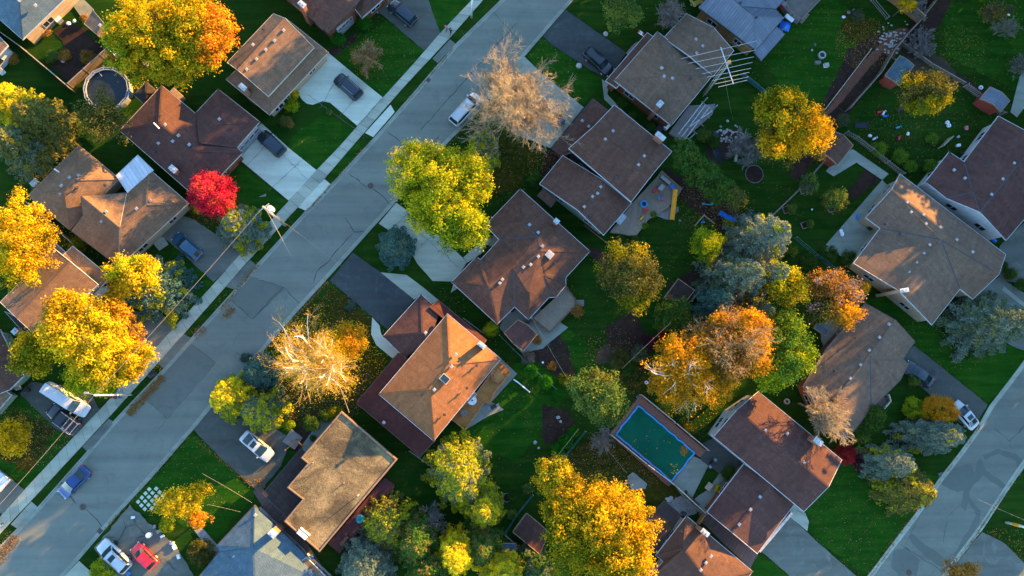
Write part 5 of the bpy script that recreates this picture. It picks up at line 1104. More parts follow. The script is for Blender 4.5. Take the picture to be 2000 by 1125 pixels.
conifer(898, 925, 62, 'tall golden green spruce on the back lawn behind the orange house', 'sungoldspruce', 14, ry=72, mixp=('spruce', .25), leaf=.32, dens=1.1)
conifer(945, 995, 38, 'smaller golden spruce below the tall golden spruce', 'sungoldspruce', 9, leaf=.28, mixp=('yellow', .2))
broad(1092, 945, 46, 'feathery yellow larch above the big golden maple', 'greengold', 10, ry=62, name='larch_tree', mat='needle', leaf=.3, mix=('gold', .0), clump=.6, lobes=[(1085, 935, 42, 50, 10, 'greengold'), (1110, 960, 34, 44, 9.5, 'gold'), (1095, 1000, 40, 36, 8, 'greengold')])
broad(1178, 1035, 115, 'giant golden maple at the lower edge in the centre', 'gold', 14, ry=95, name='maple_tree', leaf=.36, clump=1.0, mix=('greengold', .1), lobes=[(1200, 1020, 92, 82, 14, 'gold'), (1130, 1050, 66, 82, 13, 'greengold'), (1215, 1085, 70, 58, 12.5, 'gold')])
conifer(892, 1082, 42, 'bright gold larch between dark evergreens at the bottom', 'sungoldspruce', 12, mixp=('yellow', .8), leaf=.28, name='larch_tree')
conifer(985, 1120, 46, 'yellow tipped green larch at the lower edge', 'sungoldspruce', 12, mixp=('yellow', .7), leaf=.28, name='larch_tree')
conifer(940, 1065, 42, 'dark evergreen between the gold larch and the small grey shed', 'olive', 9, mixp=('darkgreen', .5))
conifer(1035, 1110, 40, 'dim green spruce beneath the giant golden maple', 'spruce', 7, mixp=('darkgreen', .5))
conifer(755, 1025, 50, 'olive evergreen behind the maroon deck', 'olive', 8, mixp=('sungoldspruce', .35))
conifer(815, 1055, 50, 'dark olive evergreen in the shade at the bottom', 'darkgreen', 9, mixp=('olive', .4))
conifer(838, 1110, 44, 'deep green evergreen at the lower edge beside the gold larch', 'darkgreen', 9, mixp=('olive', .3))
conifer(715, 1105, 52, 'round blue spruce by the lower edge behind the flat roofed house', 'bluespruce', 9, droop=.15, leaf=.27)
broad(350, 985, 50, 'small yellow tree beside the cracked old driveway', 'yellow', 7, ry=42, name='ornamental_tree', leaf=.26, dens=.55, gap=.3, clump=.6, lobes=[(345, 985, 46, 34, 7, 'yellow'), (385, 960, 24, 24, 6.5, 'greengold')])
broad(384, 1015, 22, 'little rust orange tree by the paver path', 'orange', 5.5, ry=24, name='ornamental_tree', leaf=.25, clump=.5, dens=.6, gap=.3, mix=('brown', .3))
conifer(1932, 632, 76, 'huge grey blue spruce beside the garage drive near the second street', 'spruce', 12, ry=66, mixp=('bluespruce', .35), droop=.15, leaf=.3)
conifer(1825, 850, 64, 'low wide blue spruce by the second street', 'bluespruce', 8, ry=34, droop=.12, leaf=.27, mixp=('sungoldspruce', .12))
conifer(1738, 905, 50, 'powder blue spruce on the corner lawn of the second street', 'bluespruce', 8.5, ry=34, droop=.12, leaf=.26, mixp=('sungoldspruce', .1))
conifer(1775, 958, 56, 'olive brown spruce leaning over the second street kerb', 'olive', 9, ry=46, mixp=('sungoldspruce', .3), leaf=.3)
broad(1838, 800, 34, 'neat round orange shrub beside the white car', 'orange', 3.4, ry=28, name='burning_bush', cat='bush', leaf=.2, clump=.4, gap=.05, mix=('amber', .0), rz=1.7)
shrub(1788, 798, 24, 'yellow green shrub beside the neat orange shrub', 'lime', 2.2)
bare(1612, 815, 42, 'bare grey leafless tree leaning over the long house eaves', h=8.5, tmat='bark_grey', twigmat='bark_tan', name='bare_tree', limbs=11, twr=.022, basepx=(1560, 788))
broad(1712, 815, 22, 'dark green bushy evergreen below the porch steps', 'darkgreen', 4.5, ry=26, name='evergreen_bush', cat='bush', leaf=.24, clump=.5)
broad(1685, 845, 22, 'second dark evergreen bush beside the long house corner', 'darkgreen', 3.4, name='evergreen_bush', cat='bush', leaf=.24, clump=.5, mix=('olive', .4))
shrub(1655, 888, 22, 'crimson shrub at the corner of the plum brown house', 'crimson', 2.6)
shrub(1680, 905, 17, 'dim dusky red shrub next to the crimson one', 'plum', 2.0, )
bare(1455, 295, 46, 'grey leafless thicket beside the garden pond', h=4.5, tmat='bark_grey', name='bare_tree', limbs=12, twr=.02)
broad(1885, 1118, 46, 'russet brown tree at the lower edge over the second street', 'brown', 6, ry=24, name='ornamental_tree', dens=.6, gap=.3, leaf=.24)
broad(1772, 8, 22, 'small golden tree beside the cedar fence at the top', 'gold', 5, ry=15, name='ornamental_tree', leaf=.24, clump=.5)
broad(1585, 358, 22, 'small grey green fruit tree in a square bed near the red shed', 'midgreen', 3.6, name='fruit_tree', leaf=.24, clump=.5, mix=('spruce', .3))
broad(1632, 388, 27, 'larger grey green fruit tree with a yellow tip', 'midgreen', 4.0, name='fruit_tree', leaf=.24, clump=.5, mix=('olive', .3))
shrub(1548, 408, 11, 'tiny fruit sapling in the bed nearest the long garden fence', 'midgreen', 1.6, name='sapling', cat='sapling')
shrub(1582, 436, 9, 'tiny fruit sapling nearest the grey terrace', 'midgreen', 1.4, name='sapling', cat='sapling')
bare(1960, 55, 26, 'spindly pale green young tree on the upper lawn', h=4, tmat='bark_grey', pal='midgreen', leafn=900, name='young_tree', limbs=7, twr=.018, leafsize=.2)
bare(1935, 30, 28, 'thin yellowing young tree by the top lawn', h=4, tmat='bark', pal='greengold', leafn=900, name='young_tree', limbs=7, twr=.018, leafsize=.2)
bare(1985, 130, 22, 'feathery blue green sapling by the far lawn edge', h=3, tmat='bark_grey', pal='spruce', leafn=1200, name='young_tree', limbs=7, twr=.016, leafsize=.2)
bare(1800, 85, 40, 'heap of cut grey branches beside the board fence', h=1.8, tmat='bark_grey', name='brush_pile', cat='brush pile', limbs=12, twr=.02, upright=.2)
bare(1785, 15, 34, 'bare grey vine thicket behind the cedar fence', h=2.5, tmat='bark_grey', name='bare_shrub', cat='shrub', limbs=10, twr=.018)
bare(1175, 860, 26, 'small greyish bare shrub beside the pool fence', h=3, tmat='bark_grey', pal='greybrown', leafn=1200, name='bare_shrub', cat='shrub', limbs=8, twr=.018, leafsize=.17)
bare(845, 1020, 38, 'leafless dark shrub on the lawn below the golden spruce', h=3.5, tmat='bark_grey', name='bare_shrub', cat='shrub', limbs=9, twr=.016)
# shrubs
for a in [(1038, 725, 13, 'round clipped green bush nearest the mauve shed', 'boxgreen', 1.9), (1065, 747, 14, 'round clipped green bush in the middle of the back lawn row', 'boxgreen', 2.0), (1091, 771, 12, 'round clipped green bush nearest the tall linden', 'boxgreen', 1.8),
          (1089, 881, 13, 'clipped ball bush closest to the yellow larch', 'boxgreen', 1.7), (1106, 862, 14, 'clipped ball bush in the middle of the garden bed row', 'boxgreen', 1.8), (1120, 843, 11, 'clipped ball bush nearest the linden shade', 'boxgreen', 1.6)]:
    shrub(*a, group='clipped round bushes in the back garden', clump=.3, gap=.03, name='clipped_bush', cat='bush')
for a in [(711, 43, 15, 'round green bush beside the porch roof at the top', 'boxgreen', 1.7), (661, 75, 14, 'round green bush at the garage corner of the brick chimney house', 'boxgreen', 1.7), (573, 182, 11, 'yellow shrub by the bay window', 'yellow', 1.7),
          (568, 205, 14, 'loose green shrub under the bay window', 'lime', 1.3), (556, 236, 13, 'olive shrub on the front lawn corner', 'olive', 1.4), (566, 242, 8, 'brown dying shrub on the front lawn corner', 'brown', .9), (643, 218, 7, 'small spiky plant in the front lawn', 'midgreen', .8),
          (474, 285, 7, 'little golden shrub at the garage corner', 'gold', 1.2), (466, 314, 6, 'magenta flowering plant by the garage', 'crimson', .9), (439, 340, 10, 'dark green shrub behind the scarlet maple', 'darkgreen', 1.5), (385, 405, 14, 'green shrub under the scarlet maple', 'lime', 1.6),
          (1047, 352, 16, 'dark clipped round shrub at the corner of the lower roof', 'darkgreen', 2.0), (995, 385, 10, 'dark shrub in the gap by the white gutter corner', 'darkgreen', 1.4), (955, 462, 5, 'orange potted plant by the entrance walk', 'amber', .8), (952, 487, 9, 'dark green shrub by the entrance walk bed', 'darkgreen', 1.2),
          (959, 642, 16, 'light green weeping shrub beside the mauve shed', 'lime', 2.0), (1128, 607, 13, 'tan dried hydrangea beside the deck steps', 'brown', 1.2), (1050, 665, 9, 'rusty shrub beside the mauve shed', 'brown', 1.0), (684, 597, 12, 'low spreading evergreen near the sealed driveway', 'tealspruce', .7),
          (609, 828, 16, 'dark clipped ball shrub above the flat roof', 'darkgreen', 1.9), (567, 830, 9, 'light green shrub at the wooden steps', 'lime', 1.1), (636, 812, 14, 'dark bush beside the flat roof edge', 'darkgreen', 1.6), (655, 806, 15, 'yellow shrub at the flat roof corner', 'greengold', 1.7), (611, 856, 6, 'small clipped shrub by the entry wall', 'darkgreen', .8),
          (200, 1116, 24, 'bright lime shrub at the bottom edge', 'lime', 2.6), (392, 1080, 26, 'brown green shrub bed by the pale blue house', 'olive', 1.6), (325, 1025, 14, 'sunny yellow green shrub by the junk pile', 'lime', 1.2), (150, 480, 17, 'yellow shrub between the tan houses', 'greengold', 1.6),
          (1302, 655, 18, 'dusky red shrub along the garden wire', 'crimson', 1.8), (1268, 668, 18, 'purple leaved shrub on the dark lawn edge', 'plum', 1.6), (1248, 690, 18, 'pale grey green shrub near the purple shrub', 'spruce', 2.0), (1210, 700, 22, 'dim olive brown shrub above the linden', 'olive', 1.8), (1228, 720, 16, 'dark shrub beside the pale grey green shrub', 'darkgreen', 1.4),
          (1975, 535, 13, 'round hedge bush near the grey drive, upper of two', 'darkgreen', 1.8), (1995, 555, 12, 'round hedge bush near the grey drive, lower of two', 'darkgreen', 1.6), (1961, 520, 10, 'small bush against the very large tan house', 'darkgreen', 1.4),
          (1620, 495, 20, 'dark shrub bed under the very large tan roof', 'darkgreen', 1.3), (1580, 510, 18, 'dark ivy shrub along the back fence', 'darkgreen', 1.5), (1545, 490, 14, 'dim shrub behind the yellow green tree', 'darkgreen', 1.3), (1660, 505, 18, 'bush in the terrace corner', 'darkgreen', 1.4),
          (1718, 290, 18, 'narrow green shrub by the picket fence', 'green', 1.6), (1760, 305, 16, 'green shrub row plant beyond the picket fence', 'green', 1.8), (1780, 325, 13, 'low green shrub near the mauve house steps', 'green', 1.4), (1820, 325, 16, 'green shrub by the mauve house wall', 'green', 1.6), (1822, 270, 14, 'scrubby green bush in the messy yard', 'green', 1.2),
          (1425, 925, 16, 'leafy green shrub by the pool patio wall', 'darkgreen', 1.3), (1404, 955, 8, 'yellow shrub by the garage wall', 'yellow', 1.0), (1345, 835, 10, 'orange shrub outside the pool fence', 'amber', 1.0), (1648, 235, 14, 'grey green bush at the fence corner', 'spruce', 1.4), (1375, 262, 16, 'green shrub beside the pergola', 'midgreen', 1.5),
          (1395, 275, 14, 'leafy shrub beside the garden pond', 'darkgreen', 1.2), (1275, 418, 8, 'potted green plant on the toy deck edge', 'green', 1.0), (1258, 440, 8, 'green plant at the deck corner planter', 'green', .9), (1240, 465, 9, 'fern at the lower deck corner', 'darkgreen', .9), (1212, 463, 8, 'dark fern at the deck end', 'darkgreen', .9),
          (1215, 200, 12, 'dark shrub by the brick wall walk', 'darkgreen', 1.0), (1235, 228, 12, 'dark evergreen strip against the orange brick wall', 'darkgreen', 1.0), (1270, 250, 12, 'dark shrub near the air conditioner', 'darkgreen', 1.0), (1675, 30, 14, 'pale green perennial clump in the leafy bed', 'spruce', .8),
          (165, 35, 9, 'tan feathery grass clump beside the garden boulders', 'brown', .9), (85, 60, 14, 'golden brown perennials below the white wall', 'brown', .7), (100, 40, 12, 'rusty perennial row at the white wall', 'brown', .7), (125, 108, 14, 'orange brown shrub in the mulch bed', 'brown', .9), (170, 110, 16, 'brown dry shrub near the ladder', 'brown', 1.0), (100, 110, 14, 'dark green perennial in the mulch bed', 'midgreen', .8), (25, 115, 12, 'rusty plant at the left fence', 'brown', .8),
          (1032, 700, 14, 'grey brown perennials beside the back lawn fence', 'greybrown', .8), (1078, 715, 10, 'rust orange perennial in the long bed', 'brown', .8), (1100, 740, 12, 'yellow brown perennial near the tall linden', 'greengold', .8), (1000, 970, 9, 'dark clump in a ring bed on the back lawn', 'darkgreen', .9), (1030, 955, 11, 'dim shrub beside the yellow larch', 'midgreen', 1.2), (1000, 1005, 10, 'low shrub near the dark brown shed', 'midgreen', 1.0),
          (1788, 742, 14, 'loose grey green shrub beside the dark car', 'midgreen', 1.4), (1845, 608, 8, 'small shrub at the porch alcove', 'green', .8), (465, 1080, 6, 'pink potted flowers by the pale blue house', 'crimson', .6), (500, 755, 12, 'low teal juniper by the road verge', 'tealspruce', .8), (480, 700, 12, 'teal juniper at the verge corner', 'tealspruce', .8), (1340, 960, 3, 'tiny weed tuft at the pool wall', 'green', .4)]:
    shrub(*a)
# leaf litter
litter('fallen_leaves', 'yellow and brown autumn leaves scattered over lawns, kerbs and beds', [(415, 400, 55, 45, 500, 'red'), 
  (620, 760, 110, 70, 2600, 'litter'), (690, 690, 70, 60, 700, 'gold'), (1230, 900, 120, 50, 1500, 'litter'), (1160, 960, 80, 40, 600, 'gold'), (60, 850, 90, 60, 1100, 'litter'), (250, 680, 90, 60, 1700, 'amber'), (330, 640, 40, 50, 250, 'litter'),
  (700, 590, 90, 70, 900, 'litter'), (1330, 840, 90, 60, 700, 'litter'), (960, 330, 80, 70, 500, 'litter'), (860, 600, 60, 40, 160, 'litter'), (1100, 700, 160, 160, 600, 'litter'), (900, 800, 200, 160, 250, 'litter'), (1680, 1030, 160, 130, 900, 'litter'),
  (1600, 120, 140, 140, 700, 'litter'), (1900, 120, 130, 140, 600, 'litter'), (1690, 85, 60, 50, 1100, 'brown'), (1800, 280, 120, 80, 600, 'litter'), (1750, 250, 80, 50, 300, 'litter'), (1480, 360, 120, 90, 200, 'litter'), (1350, 470, 120, 90, 250, 'litter'),
  (380, 930, 110, 90, 350, 'litter'), (740, 110, 80, 80, 350, 'litter'), (1070, 120, 60, 60, 250, 'litter'), (650, 280, 80, 70, 60, 'litter'), (280, 130, 60, 50, 500, 'gold'), (110, 500, 50, 60, 600, 'gold'), (1380, 400, 70, 60, 800, 'brown'), (1440, 440, 60, 40, 500, 'brown'),
  (1060, 310, 30, 50, 350, 'brown'), (1850, 650, 110, 80, 350, 'litter'), (1960, 1080, 70, 50, 700, 'brown'), (440, 600, 20, 25, 90, 'brown'), (1200, 690, 60, 50, 500, 'brown'), (640, 900, 100, 100, 60, 'gold'), (1280, 760, 60, 60, 500, 'litter'), (160, 560, 100, 90, 300, 'gold'), (1870, 90, 60, 40, 300, 'brown')])
# drifts of leaves along the kerbs
SEED[0] += 1; rng = np.random.default_rng(SEED[0]); pos = []
for (x0, y0, x1, y1, w, n) in ((318, 735, 250, 810, 8, 1700), (715, 285, 600, 412, 3, 350), (885, 95, 780, 215, 3, 250), (505, 515, 430, 605, 4, 380), (640, 550, 510, 692, 4, 700), (1010, 125, 870, 290, 3, 350), (375, 842, 200, 1040, 3, 350), (30, 1045, -10, 1100, 12, 900), (1915, 830, 1700, 1120, 4, 900), (1990, 925, 1875, 1090, 3, 400), (455, 600, 440, 620, 9, 250), (400, 640, 378, 655, 9, 250), (505, 958, 385, 860, 5, 350), (750, 192, 700, 245, 4, 60), (1700, 1124, 1760, 1040, 4, 150), (515, 955, 500, 935, 9, 200)):
    t = rng.random(n); a = rng.normal(scale=w*.55, size=n); L = math.hypot(x1-x0, y1-y0)
    for k in range(n): pos.append(tuple(P(x0+(x1-x0)*t[k]+a[k]*-(y1-y0)/L, y0+(y1-y0)*t[k]+a[k]*(x1-x0)/L, .10)))
p = np.array(pos); n = len(p); p[:, 2] += rng.uniform(0, .05, n)
tag(leafmesh('fallen_leaves', p, rng.normal(size=(n, 3))*.4+np.array([0, 0, 1.]), rng.uniform(.6, 1.3, n)*.13, pick('brown', n, rng)*.7+.01, 'litter', None, asp=.8, rng=rng), 'brown leaf drifts raked and blown along the kerbs and gutters', None, None, 'stuff')
# unseen trees added up-sun, their heights shaped to block light from the gardens
SEED[0] += 1; rng = np.random.default_rng(SEED[0]); Cc = []; Nn = []
for (px, py, hh, rr) in SHADE_TREES:
    c = np.array(P(px, py, 0)); k = int(26*rr); d = rng.normal(size=(k, 3)); d /= np.linalg.norm(d, axis=1, keepdims=True)
    cl = c+d*np.array([rr, rr, hh*.42])*rng.uniform(.6, 1, (k, 1))+np.array([0, 0, hh*.55]); idx = np.repeat(np.arange(k), 26)
    q = rng.normal(size=(len(idx), 3)); q /= np.linalg.norm(q, axis=1, keepdims=True); Cc.append(cl[idx]+q*1.0); Nn.append(q+rng.normal(size=q.shape)*.4)
Cc = np.concatenate(Cc); Nn = np.concatenate(Nn)
tag(leafmesh('added_shade_wood', Cc, Nn, rng.uniform(.7, 1.2, len(Cc))*.8, pick('olive', len(Cc), rng), 'leaf', None, rng=rng), 'unseen trees added up-sun to shade the gardens and streets', None, None, 'stuff')
# ================================================================ cars
car(657, 149, 703, 190, 'black estate car parked on the pale concrete driveway', 'cp_navy', 'suv', sunroof=False, rails=True)
car(508, 260, 553, 301, 'black car parked on the wide white driveway by the purple roof', 'cp_navy', 'suv')
car(340, 460, 391, 503, 'steel blue car on the grey asphalt driveway below the red maple', 'cp_steel', 'hatch')
car(215, 605, 262, 640, 'dark grey car mostly hidden under the enormous golden tree', 'cp_grey', 'suv')
car(171, 806, 90, 755, 'long white van parked beside the black pickup', 'cp_white', 'van', name='parked_van', cat='van')
car(97, 796, 153, 840, 'black pickup with a silver rack beside the long white van', 'cp_black', 'pickup', name='parked_pickup', cat='pickup')
car(118, 968, 171, 915, 'bright blue sedan parked on the main street', 'cp_blue', 'sedan')
car(196, 1060, 251, 1112, 'silver white crossover on the cracked old driveway', 'cp_white', 'suv', sunroof=True, rails=True)
car(261, 1066, 302, 1107, 'small red car with its door open on the cracked driveway', 'cp_red', 'hatch', door_open=True)
car(529, 895, 475, 848, 'white sedan on the dark driveway above the flat roofed house', 'cp_white', 'sedan', sunroof=True)
car(934, 186, 884, 241, 'white minivan parked in the street beside the bare tan tree', 'cp_white', 'minivan', rails=True, name='parked_van', cat='minivan')
car(1097, 243, 1072, 200, 'dark grey car under the branches of the bare tan tree', 'cp_grey', 'sedan')
car(1194, 142, 1144, 98, 'black crossover on the freshly sealed driveway by the brick house', 'cp_black', 'suv')
car(762, 5, 810, 46, 'black estate car at the top on the blotchy driveway', 'cp_navy', 'suv')
car(1366, 8, 1345, -26, 'olive yellow car peeking in at the top edge', 'cp_yellow', 'sedan')
car(1769, 711, 1820, 750, 'dark navy sedan on the drive of the long house', 'cp_navy', 'sedan')
car(1865, 787, 1905, 834, 'white sedan with a sunroof parked near the second street', 'cp_white', 'sedan', sunroof=True)
# ================================================================ poles and wires
def pole(bx, by, tx, ty, tz, label, name='utility_pole', r=.16, mat='pole_wood', cat='utility pole'):
    a = P(bx, by, 0); b = P(tx, ty, tz); e = empty(name, (a.x, a.y, 0), label, cat); mb = MB(); mb.tube([(a.x, a.y, -.1), (b.x, b.y, tz)], [r*1.2, r*.85], 10); mb.build('pole', mat, e, smooth=True, uv=False); return e, b
e, t = pole(557, 440, 514, 404, 11.5, 'wooden utility pole with a white transformer beside the silvery blue spruce')
mb = MB(); c = P(528, 407, 10.3); mb.disc(c-Vector((0, 0, .9)), .36, 1.1, 16); mb.bar(c-Vector((0, 0, .2)), (t.x, t.y, 10.1), .08, .1); tr = mb.build('transformer', 'white_paint', e, uv=False)
mb = MB(); mb.disc(c+Vector((.12, .05, .2)), .06, .3, 8); mb.disc(c+Vector((-.12, -.05, .2)), .06, .3, 8); mb.build('bushing', 'vent_metal', tr, uv=False)
mb = MB(); mb.bar(t+Vector((-.6, -.5, -.4)), t+Vector((.6, .5, -.4)), .1, .12); mb.disc(t, .07, .25, 8); mb.build('crossarm', 'pole_wood', e, uv=False)
mb = MB(); mb.bar(P(540, 425, 4.5), P(546, 424, 4.5), .25, .25); mb.box(P(541, 425, 5.0), .35, .3, .6); mb.build('meter_box', 'vent_metal', e, uv=False)
e, t2 = pole(257, 771, 184, 772, 10.7, 'pale street lamp pole crossing the sidewalk above the leaf drift', 'street_lamp', .11, 'galv', 'street lamp')
mb = MB(); d = (P(300, 800, 10.2)-P(190, 772, 10.2)).normalized(); mb.bar(t2-Vector((0, 0, .5)), t2-Vector((0, 0, .3))-d*.9, .06, .06); mb.box(t2-Vector((0, 0, .4))-d*1.1, .5, .25, .14); mb.build('lamp_head', 'vent_metal', e, uv=False)
e, t3 = pole(921, 34, 923, -18, 10.7, 'white street lamp pole at the top beside the sidewalk', 'street_lamp', .14, 'white_paint', 'street lamp')
mb = MB(); mb.box(t3+Vector((.5, 0, 0)), .6, .25, .14); mb.build('lamp_head', 'vent_metal', e, uv=False)
e, t4 = pole(1965, 1020, 2045, 1041, 9.5, 'white pole with a yellow sleeve on the verge of the second street', 'street_lamp', .15, 'white_paint', 'street lamp')
mb = MB(); q = P(1965, 1020, 0).lerp(t4, .22); q2 = P(1965, 1020, 0).lerp(t4, .36); mb.tube([(q.x, q.y, 2.0), (q2.x, q2.y, 3.4)], .22, 10); mb.build('sleeve', 'yellow_plastic', e, uv=False)
mb = MB(); mb.box(t4-Vector((.5, 0, 0)), .6, .25, .14); mb.build('lamp_head', 'vent_metal', e, uv=False)
wire((514, 404, 11.4), (184, 772, 10.6), 'thin overhead wire running from the transformer pole to the lamp pole', .5)
wire((184, 772, 10.5), (-60, 1050, 10.6), 'thin overhead wire leaving the lamp pole over the corner lawn', .5)
wire((516, 403, 11.3), (568, 500, 5.5), 'braided service cable dropping over the verge grass', .3, .035)
wire((516, 405, 11.2), (668, 520, 6.2), 'thin service wire crossing the main street', .5, .012)
wire((653, 728, 8.6), (682, 806, 4.4), 'yellowish service cable reaching the flat roofed house', .2, .035)
wire((395, 925, 8), (492, 982, 4.2), 'service wire sloping over the lawn to the pale blue house', .2, .015); wire((405, 985, 6), (470, 1000, 4.0), 'short service wire near the rust orange tree', .1, .012)
wire((1415, 150, 9), (1432, 235, 0.4), 'guy wire from the antenna tower to the lawn', .1, .012); wire((1040, 622, 3.2), (1105, 735, 5), 'thin wire over the dark back lawn', .3, .018)
wire((1215, 720, 6), (1310, 630, 7), 'pale wire over the purple shrub', .2, .02); wire((1083, 898, 6), (1130, 838, 6.4), 'pale wire over the clipped ball bushes', .1, .02); wire((1180, 870, 5), (1225, 925, 4), 'thin wire over the leafy garden', .1, .015)
wire((1910, 975, 7), (2010, 1020, 8), 'thin wire crossing the second street', .2, .015)
# big yagi aerial on its lattice tower
b0 = P(1374, 186, 0); top = P(1424, 121, 10.6); e = empty('antenna_tower', (b0.x, b0.y, 0), 'tall lattice tower carrying a large multi element aerial over the brick house', 'antenna')
mb = MB(); A = [Vector((b0.x+.25*math.cos(a), b0.y+.25*math.sin(a), 0)) for a in (0, 2.1, 4.2)]; up = Vector((top.x-b0.x, top.y-b0.y, 10.6))
for q in A: mb.bar(q, q+up, .045, .045)
for k in range(22):
    for j in range(3): mb.bar(A[j]+up*(k/22), A[(j+1) % 3]+up*((k+1)/22), .03, .03)
mb.build('lattice_mast', 'wood_pale', e, uv=False)
mb = MB(); mb.bar(top, P(1419, 125, 11.6), .09, .09); mb.box(top-Vector((0, 0, .1)), .3, .3, .4, .4); mb.bar(P(1419, 122, 10.8), P(1429, 125, 10.8), .05, .05); mb.build('rotor', 'yellow_plastic', e, uv=False)
zA = 11.6; mb = MB(); mb.bar(P(1407.7, 92, zA), P(1432.5, 164, zA), .09, .08); mb.build('boom', 'aerial', e, uv=False)
for (x0, y0, x1, y1) in ((700, 445, 1275, 310), (755, 480, 1265, 380), (810, 522, 1250, 430), (860, 560, 1240, 472), (895, 585, 1230, 517), (935, 612, 1215, 548), (955, 636, 1210, 583), (980, 660, 1200, 607)):
    mb = MB(); mb.tube([P(1150+x0/3.88, y0/3.88, zA+.07), P(1150+x1/3.88, y1/3.88, zA+.07)], .022, 6); mb.build('antenna_element', 'aerial', e, uv=False)
# flag by the porch
e = empty('flag', tuple(P(1252, 72, 0)), 'small red and white maple leaf flag on the porch corner', 'flag')
a = P(1262, 74, 2.6); b = P(1246, 64, 3.2); mb = MB(); mb.tube([a, b], .025, 6); mb.build('flagpole', 'white_paint', e, uv=False)
d = (a-b).normalized(); s_ = Vector((d.y, -d.x, 0)).normalized()*-1; W_ = .95
def fl(u, v_): return b+d*(u*W_)+s_*(v_*.62)+Vector((0, 0, -.25*v_+.04*math.sin(u*7)))
mb = MB()
for u0, u1, mi in ((0, .25, 0), (.25, .75, 1), (.75, 1, 0)): mb.add([fl(u0, 0), fl(u1, 0), fl(u1, 1), fl(u0, 1)], [(0, 1, 2, 3)], mi)
L_ = [(.5, .12), (.56, .3), (.66, .26), (.63, .45), (.70, .52), (.58, .66), (.52, .66), (.51, .86), (.49, .86), (.48, .66), (.42, .66), (.30, .52), (.37, .45), (.34, .26), (.44, .3)]
up = Vector((0, 0, .015)); mb.add([fl(u, v_)+up for u, v_ in L_]+[fl(.5, .48)+up], [(i, (i+1) % 15, 15) for i in range(15)], 0); mb.build('flag_cloth', None, e, mats=['red_plastic', 'cloth_white'], uv=False)
# ================================================================ people
person(872, 60, 50, 'cloth_pink', 'person in a pale pink top walking on the upper sidewalk with another'); person(880, 66, 50, 'cloth_dark', 'person in dark clothes walking at the edge of the upper sidewalk')
person(229, 776, 230, 'cloth_red', 'person in a red top on the sidewalk under the lamp pole'); person(239, 775, 230, 'cloth_blue', 'person in a blue top on the sidewalk under the lamp pole')
person(8, 1023, 40, 'cloth_blue', 'person in a pale blue top on the lower sidewalk near the corner')
# ================================================================ fences
fence("-5,60 10,70 52,100 100,140 147,180", 'grey board fence running down from the corner house to the round pool', 1.5, 'fence_wood', 'wood_pale')
fence("144,172 236,88", 'wide wooden fence beside the mulch bed and ladder', 1.7, 'fence_wood', 'wood_grey')
fence("1840,-20 1790,45 1762,75 1735,108 1712,148 1650,218", 'long grey timber fence bordering the brick path', 1.6, 'fence_wood', 'wood_grey')
fence("1640,-50 1700,2 1730,38", 'grey rail fence along the leafy rockery', 1.0, 'wood_grey', 'wood_grey', kind='rail')
fence("1725,-5 1758,18 1790,45", 'orange cedar fence facing the rockery', 2.3, 'fence_orange', 'wood_pale')
fence("1700,97 1610,215", 'white edging fence beside the brick path', .3, 'wood_pale', 'wood_pale')
fence("1622,298 1560,370 1487,440 1455,475", 'wire fence along the fruit tree garden', 1.2, 'wood_grey', 'wood_grey', kind='rail')
fence("1648,262 1668,272 1758,343", 'grey picket fence from the reddish shed to the very large tan house', 1.4, 'wood_grey', 'wood_grey', kind='picket')
fence("1880,170 1952,226", 'grey green picket fence by the metal roofed shed', 1.5, 'wood_grey', 'wood_grey', kind='picket')
fence("1755,85 1815,128 1880,165", 'low board fence below the brush pile', .8, 'fence_wood', 'wood_grey')
fence("1550,466 1590,500 1630,530", 'green rail fence behind the blue spruces', 1.3, 'green_fabric', 'wood_grey', kind='rail')
fence("1440,475 1390,530 1345,590", 'weathered fence behind the dark blue shed', 1.5, 'fence_wood', 'wood_grey')
fence("1447,148 1480,175 1515,205", 'green mesh fence beside the round yellow back garden tree', 1.1, 'green_fabric', 'green_fabric')
fence("975,655 1030,710 1085,760", 'low green fence between the orange house and the mauve shed', 1.1, 'green_fabric', 'wood_grey', kind='rail')
fence("905,622 945,652", 'short low wooden edging by the side lawn', .4, 'wood_grey', 'wood_grey')
fence("1142,842 1090,905", 'wire fence behind the clipped ball bushes', 1.2, 'green_fabric', 'wood_grey', kind='rail')
fence("1040,965 1008,1005 985,1042", 'wire fence between the back lawns near the dark brown shed', 1.2, 'green_fabric', 'wood_grey', kind='rail')
fence("985,1042 1018,1070", 'short grey fence by the small grey shed', 1.2, 'fence_wood', 'wood_grey')
fence("1249,771 1315,825 1378,878", 'dark red board fence on the far side of the covered pool', 1.4, 'fence_red', 'trim_cream')
fence("1190,848 1260,905 1313,945 1373,1000", 'dark red board fence on the near side of the covered pool', 1.4, 'fence_red', 'trim_cream')
fence("1373,1000 1360,1020", 'tan wooden gate beside the stone path', 1.4, 'wood_orange', 'wood_orange', name='gate')
fence("800,880 845,912", 'low fence beside the maroon lower roof', 1.0, 'wood_grey', 'wood_grey', kind='rail')
fence("1210,500 1190,480 1140,440", 'low timber edging beside the sprawling house', .4, 'wood_brown', 'wood_brown')
fence("240,1110 262,1135", 'short verge board at the bottom edge', .3, 'wood_grey', 'wood_grey')
fence("560,878 582,858 594,872", 'copper coloured entry rail beside the dark lower roof', .9, 'wood_orange', 'wood_orange', kind='rail')
fence("1832,290 1850,272", 'wood lattice screen in the messy yard', 1.4, 'wood_pale', 'wood_pale')
fence("290,560 275,545", 'short fence stub beside the yellow topped tree', .9, 'wood_pale', 'wood_pale')
fence("60,398 140,470 152,480", 'tan wooden side fence under the large tan eaves', 1.2, 'fence_orange', 'wood_pale')
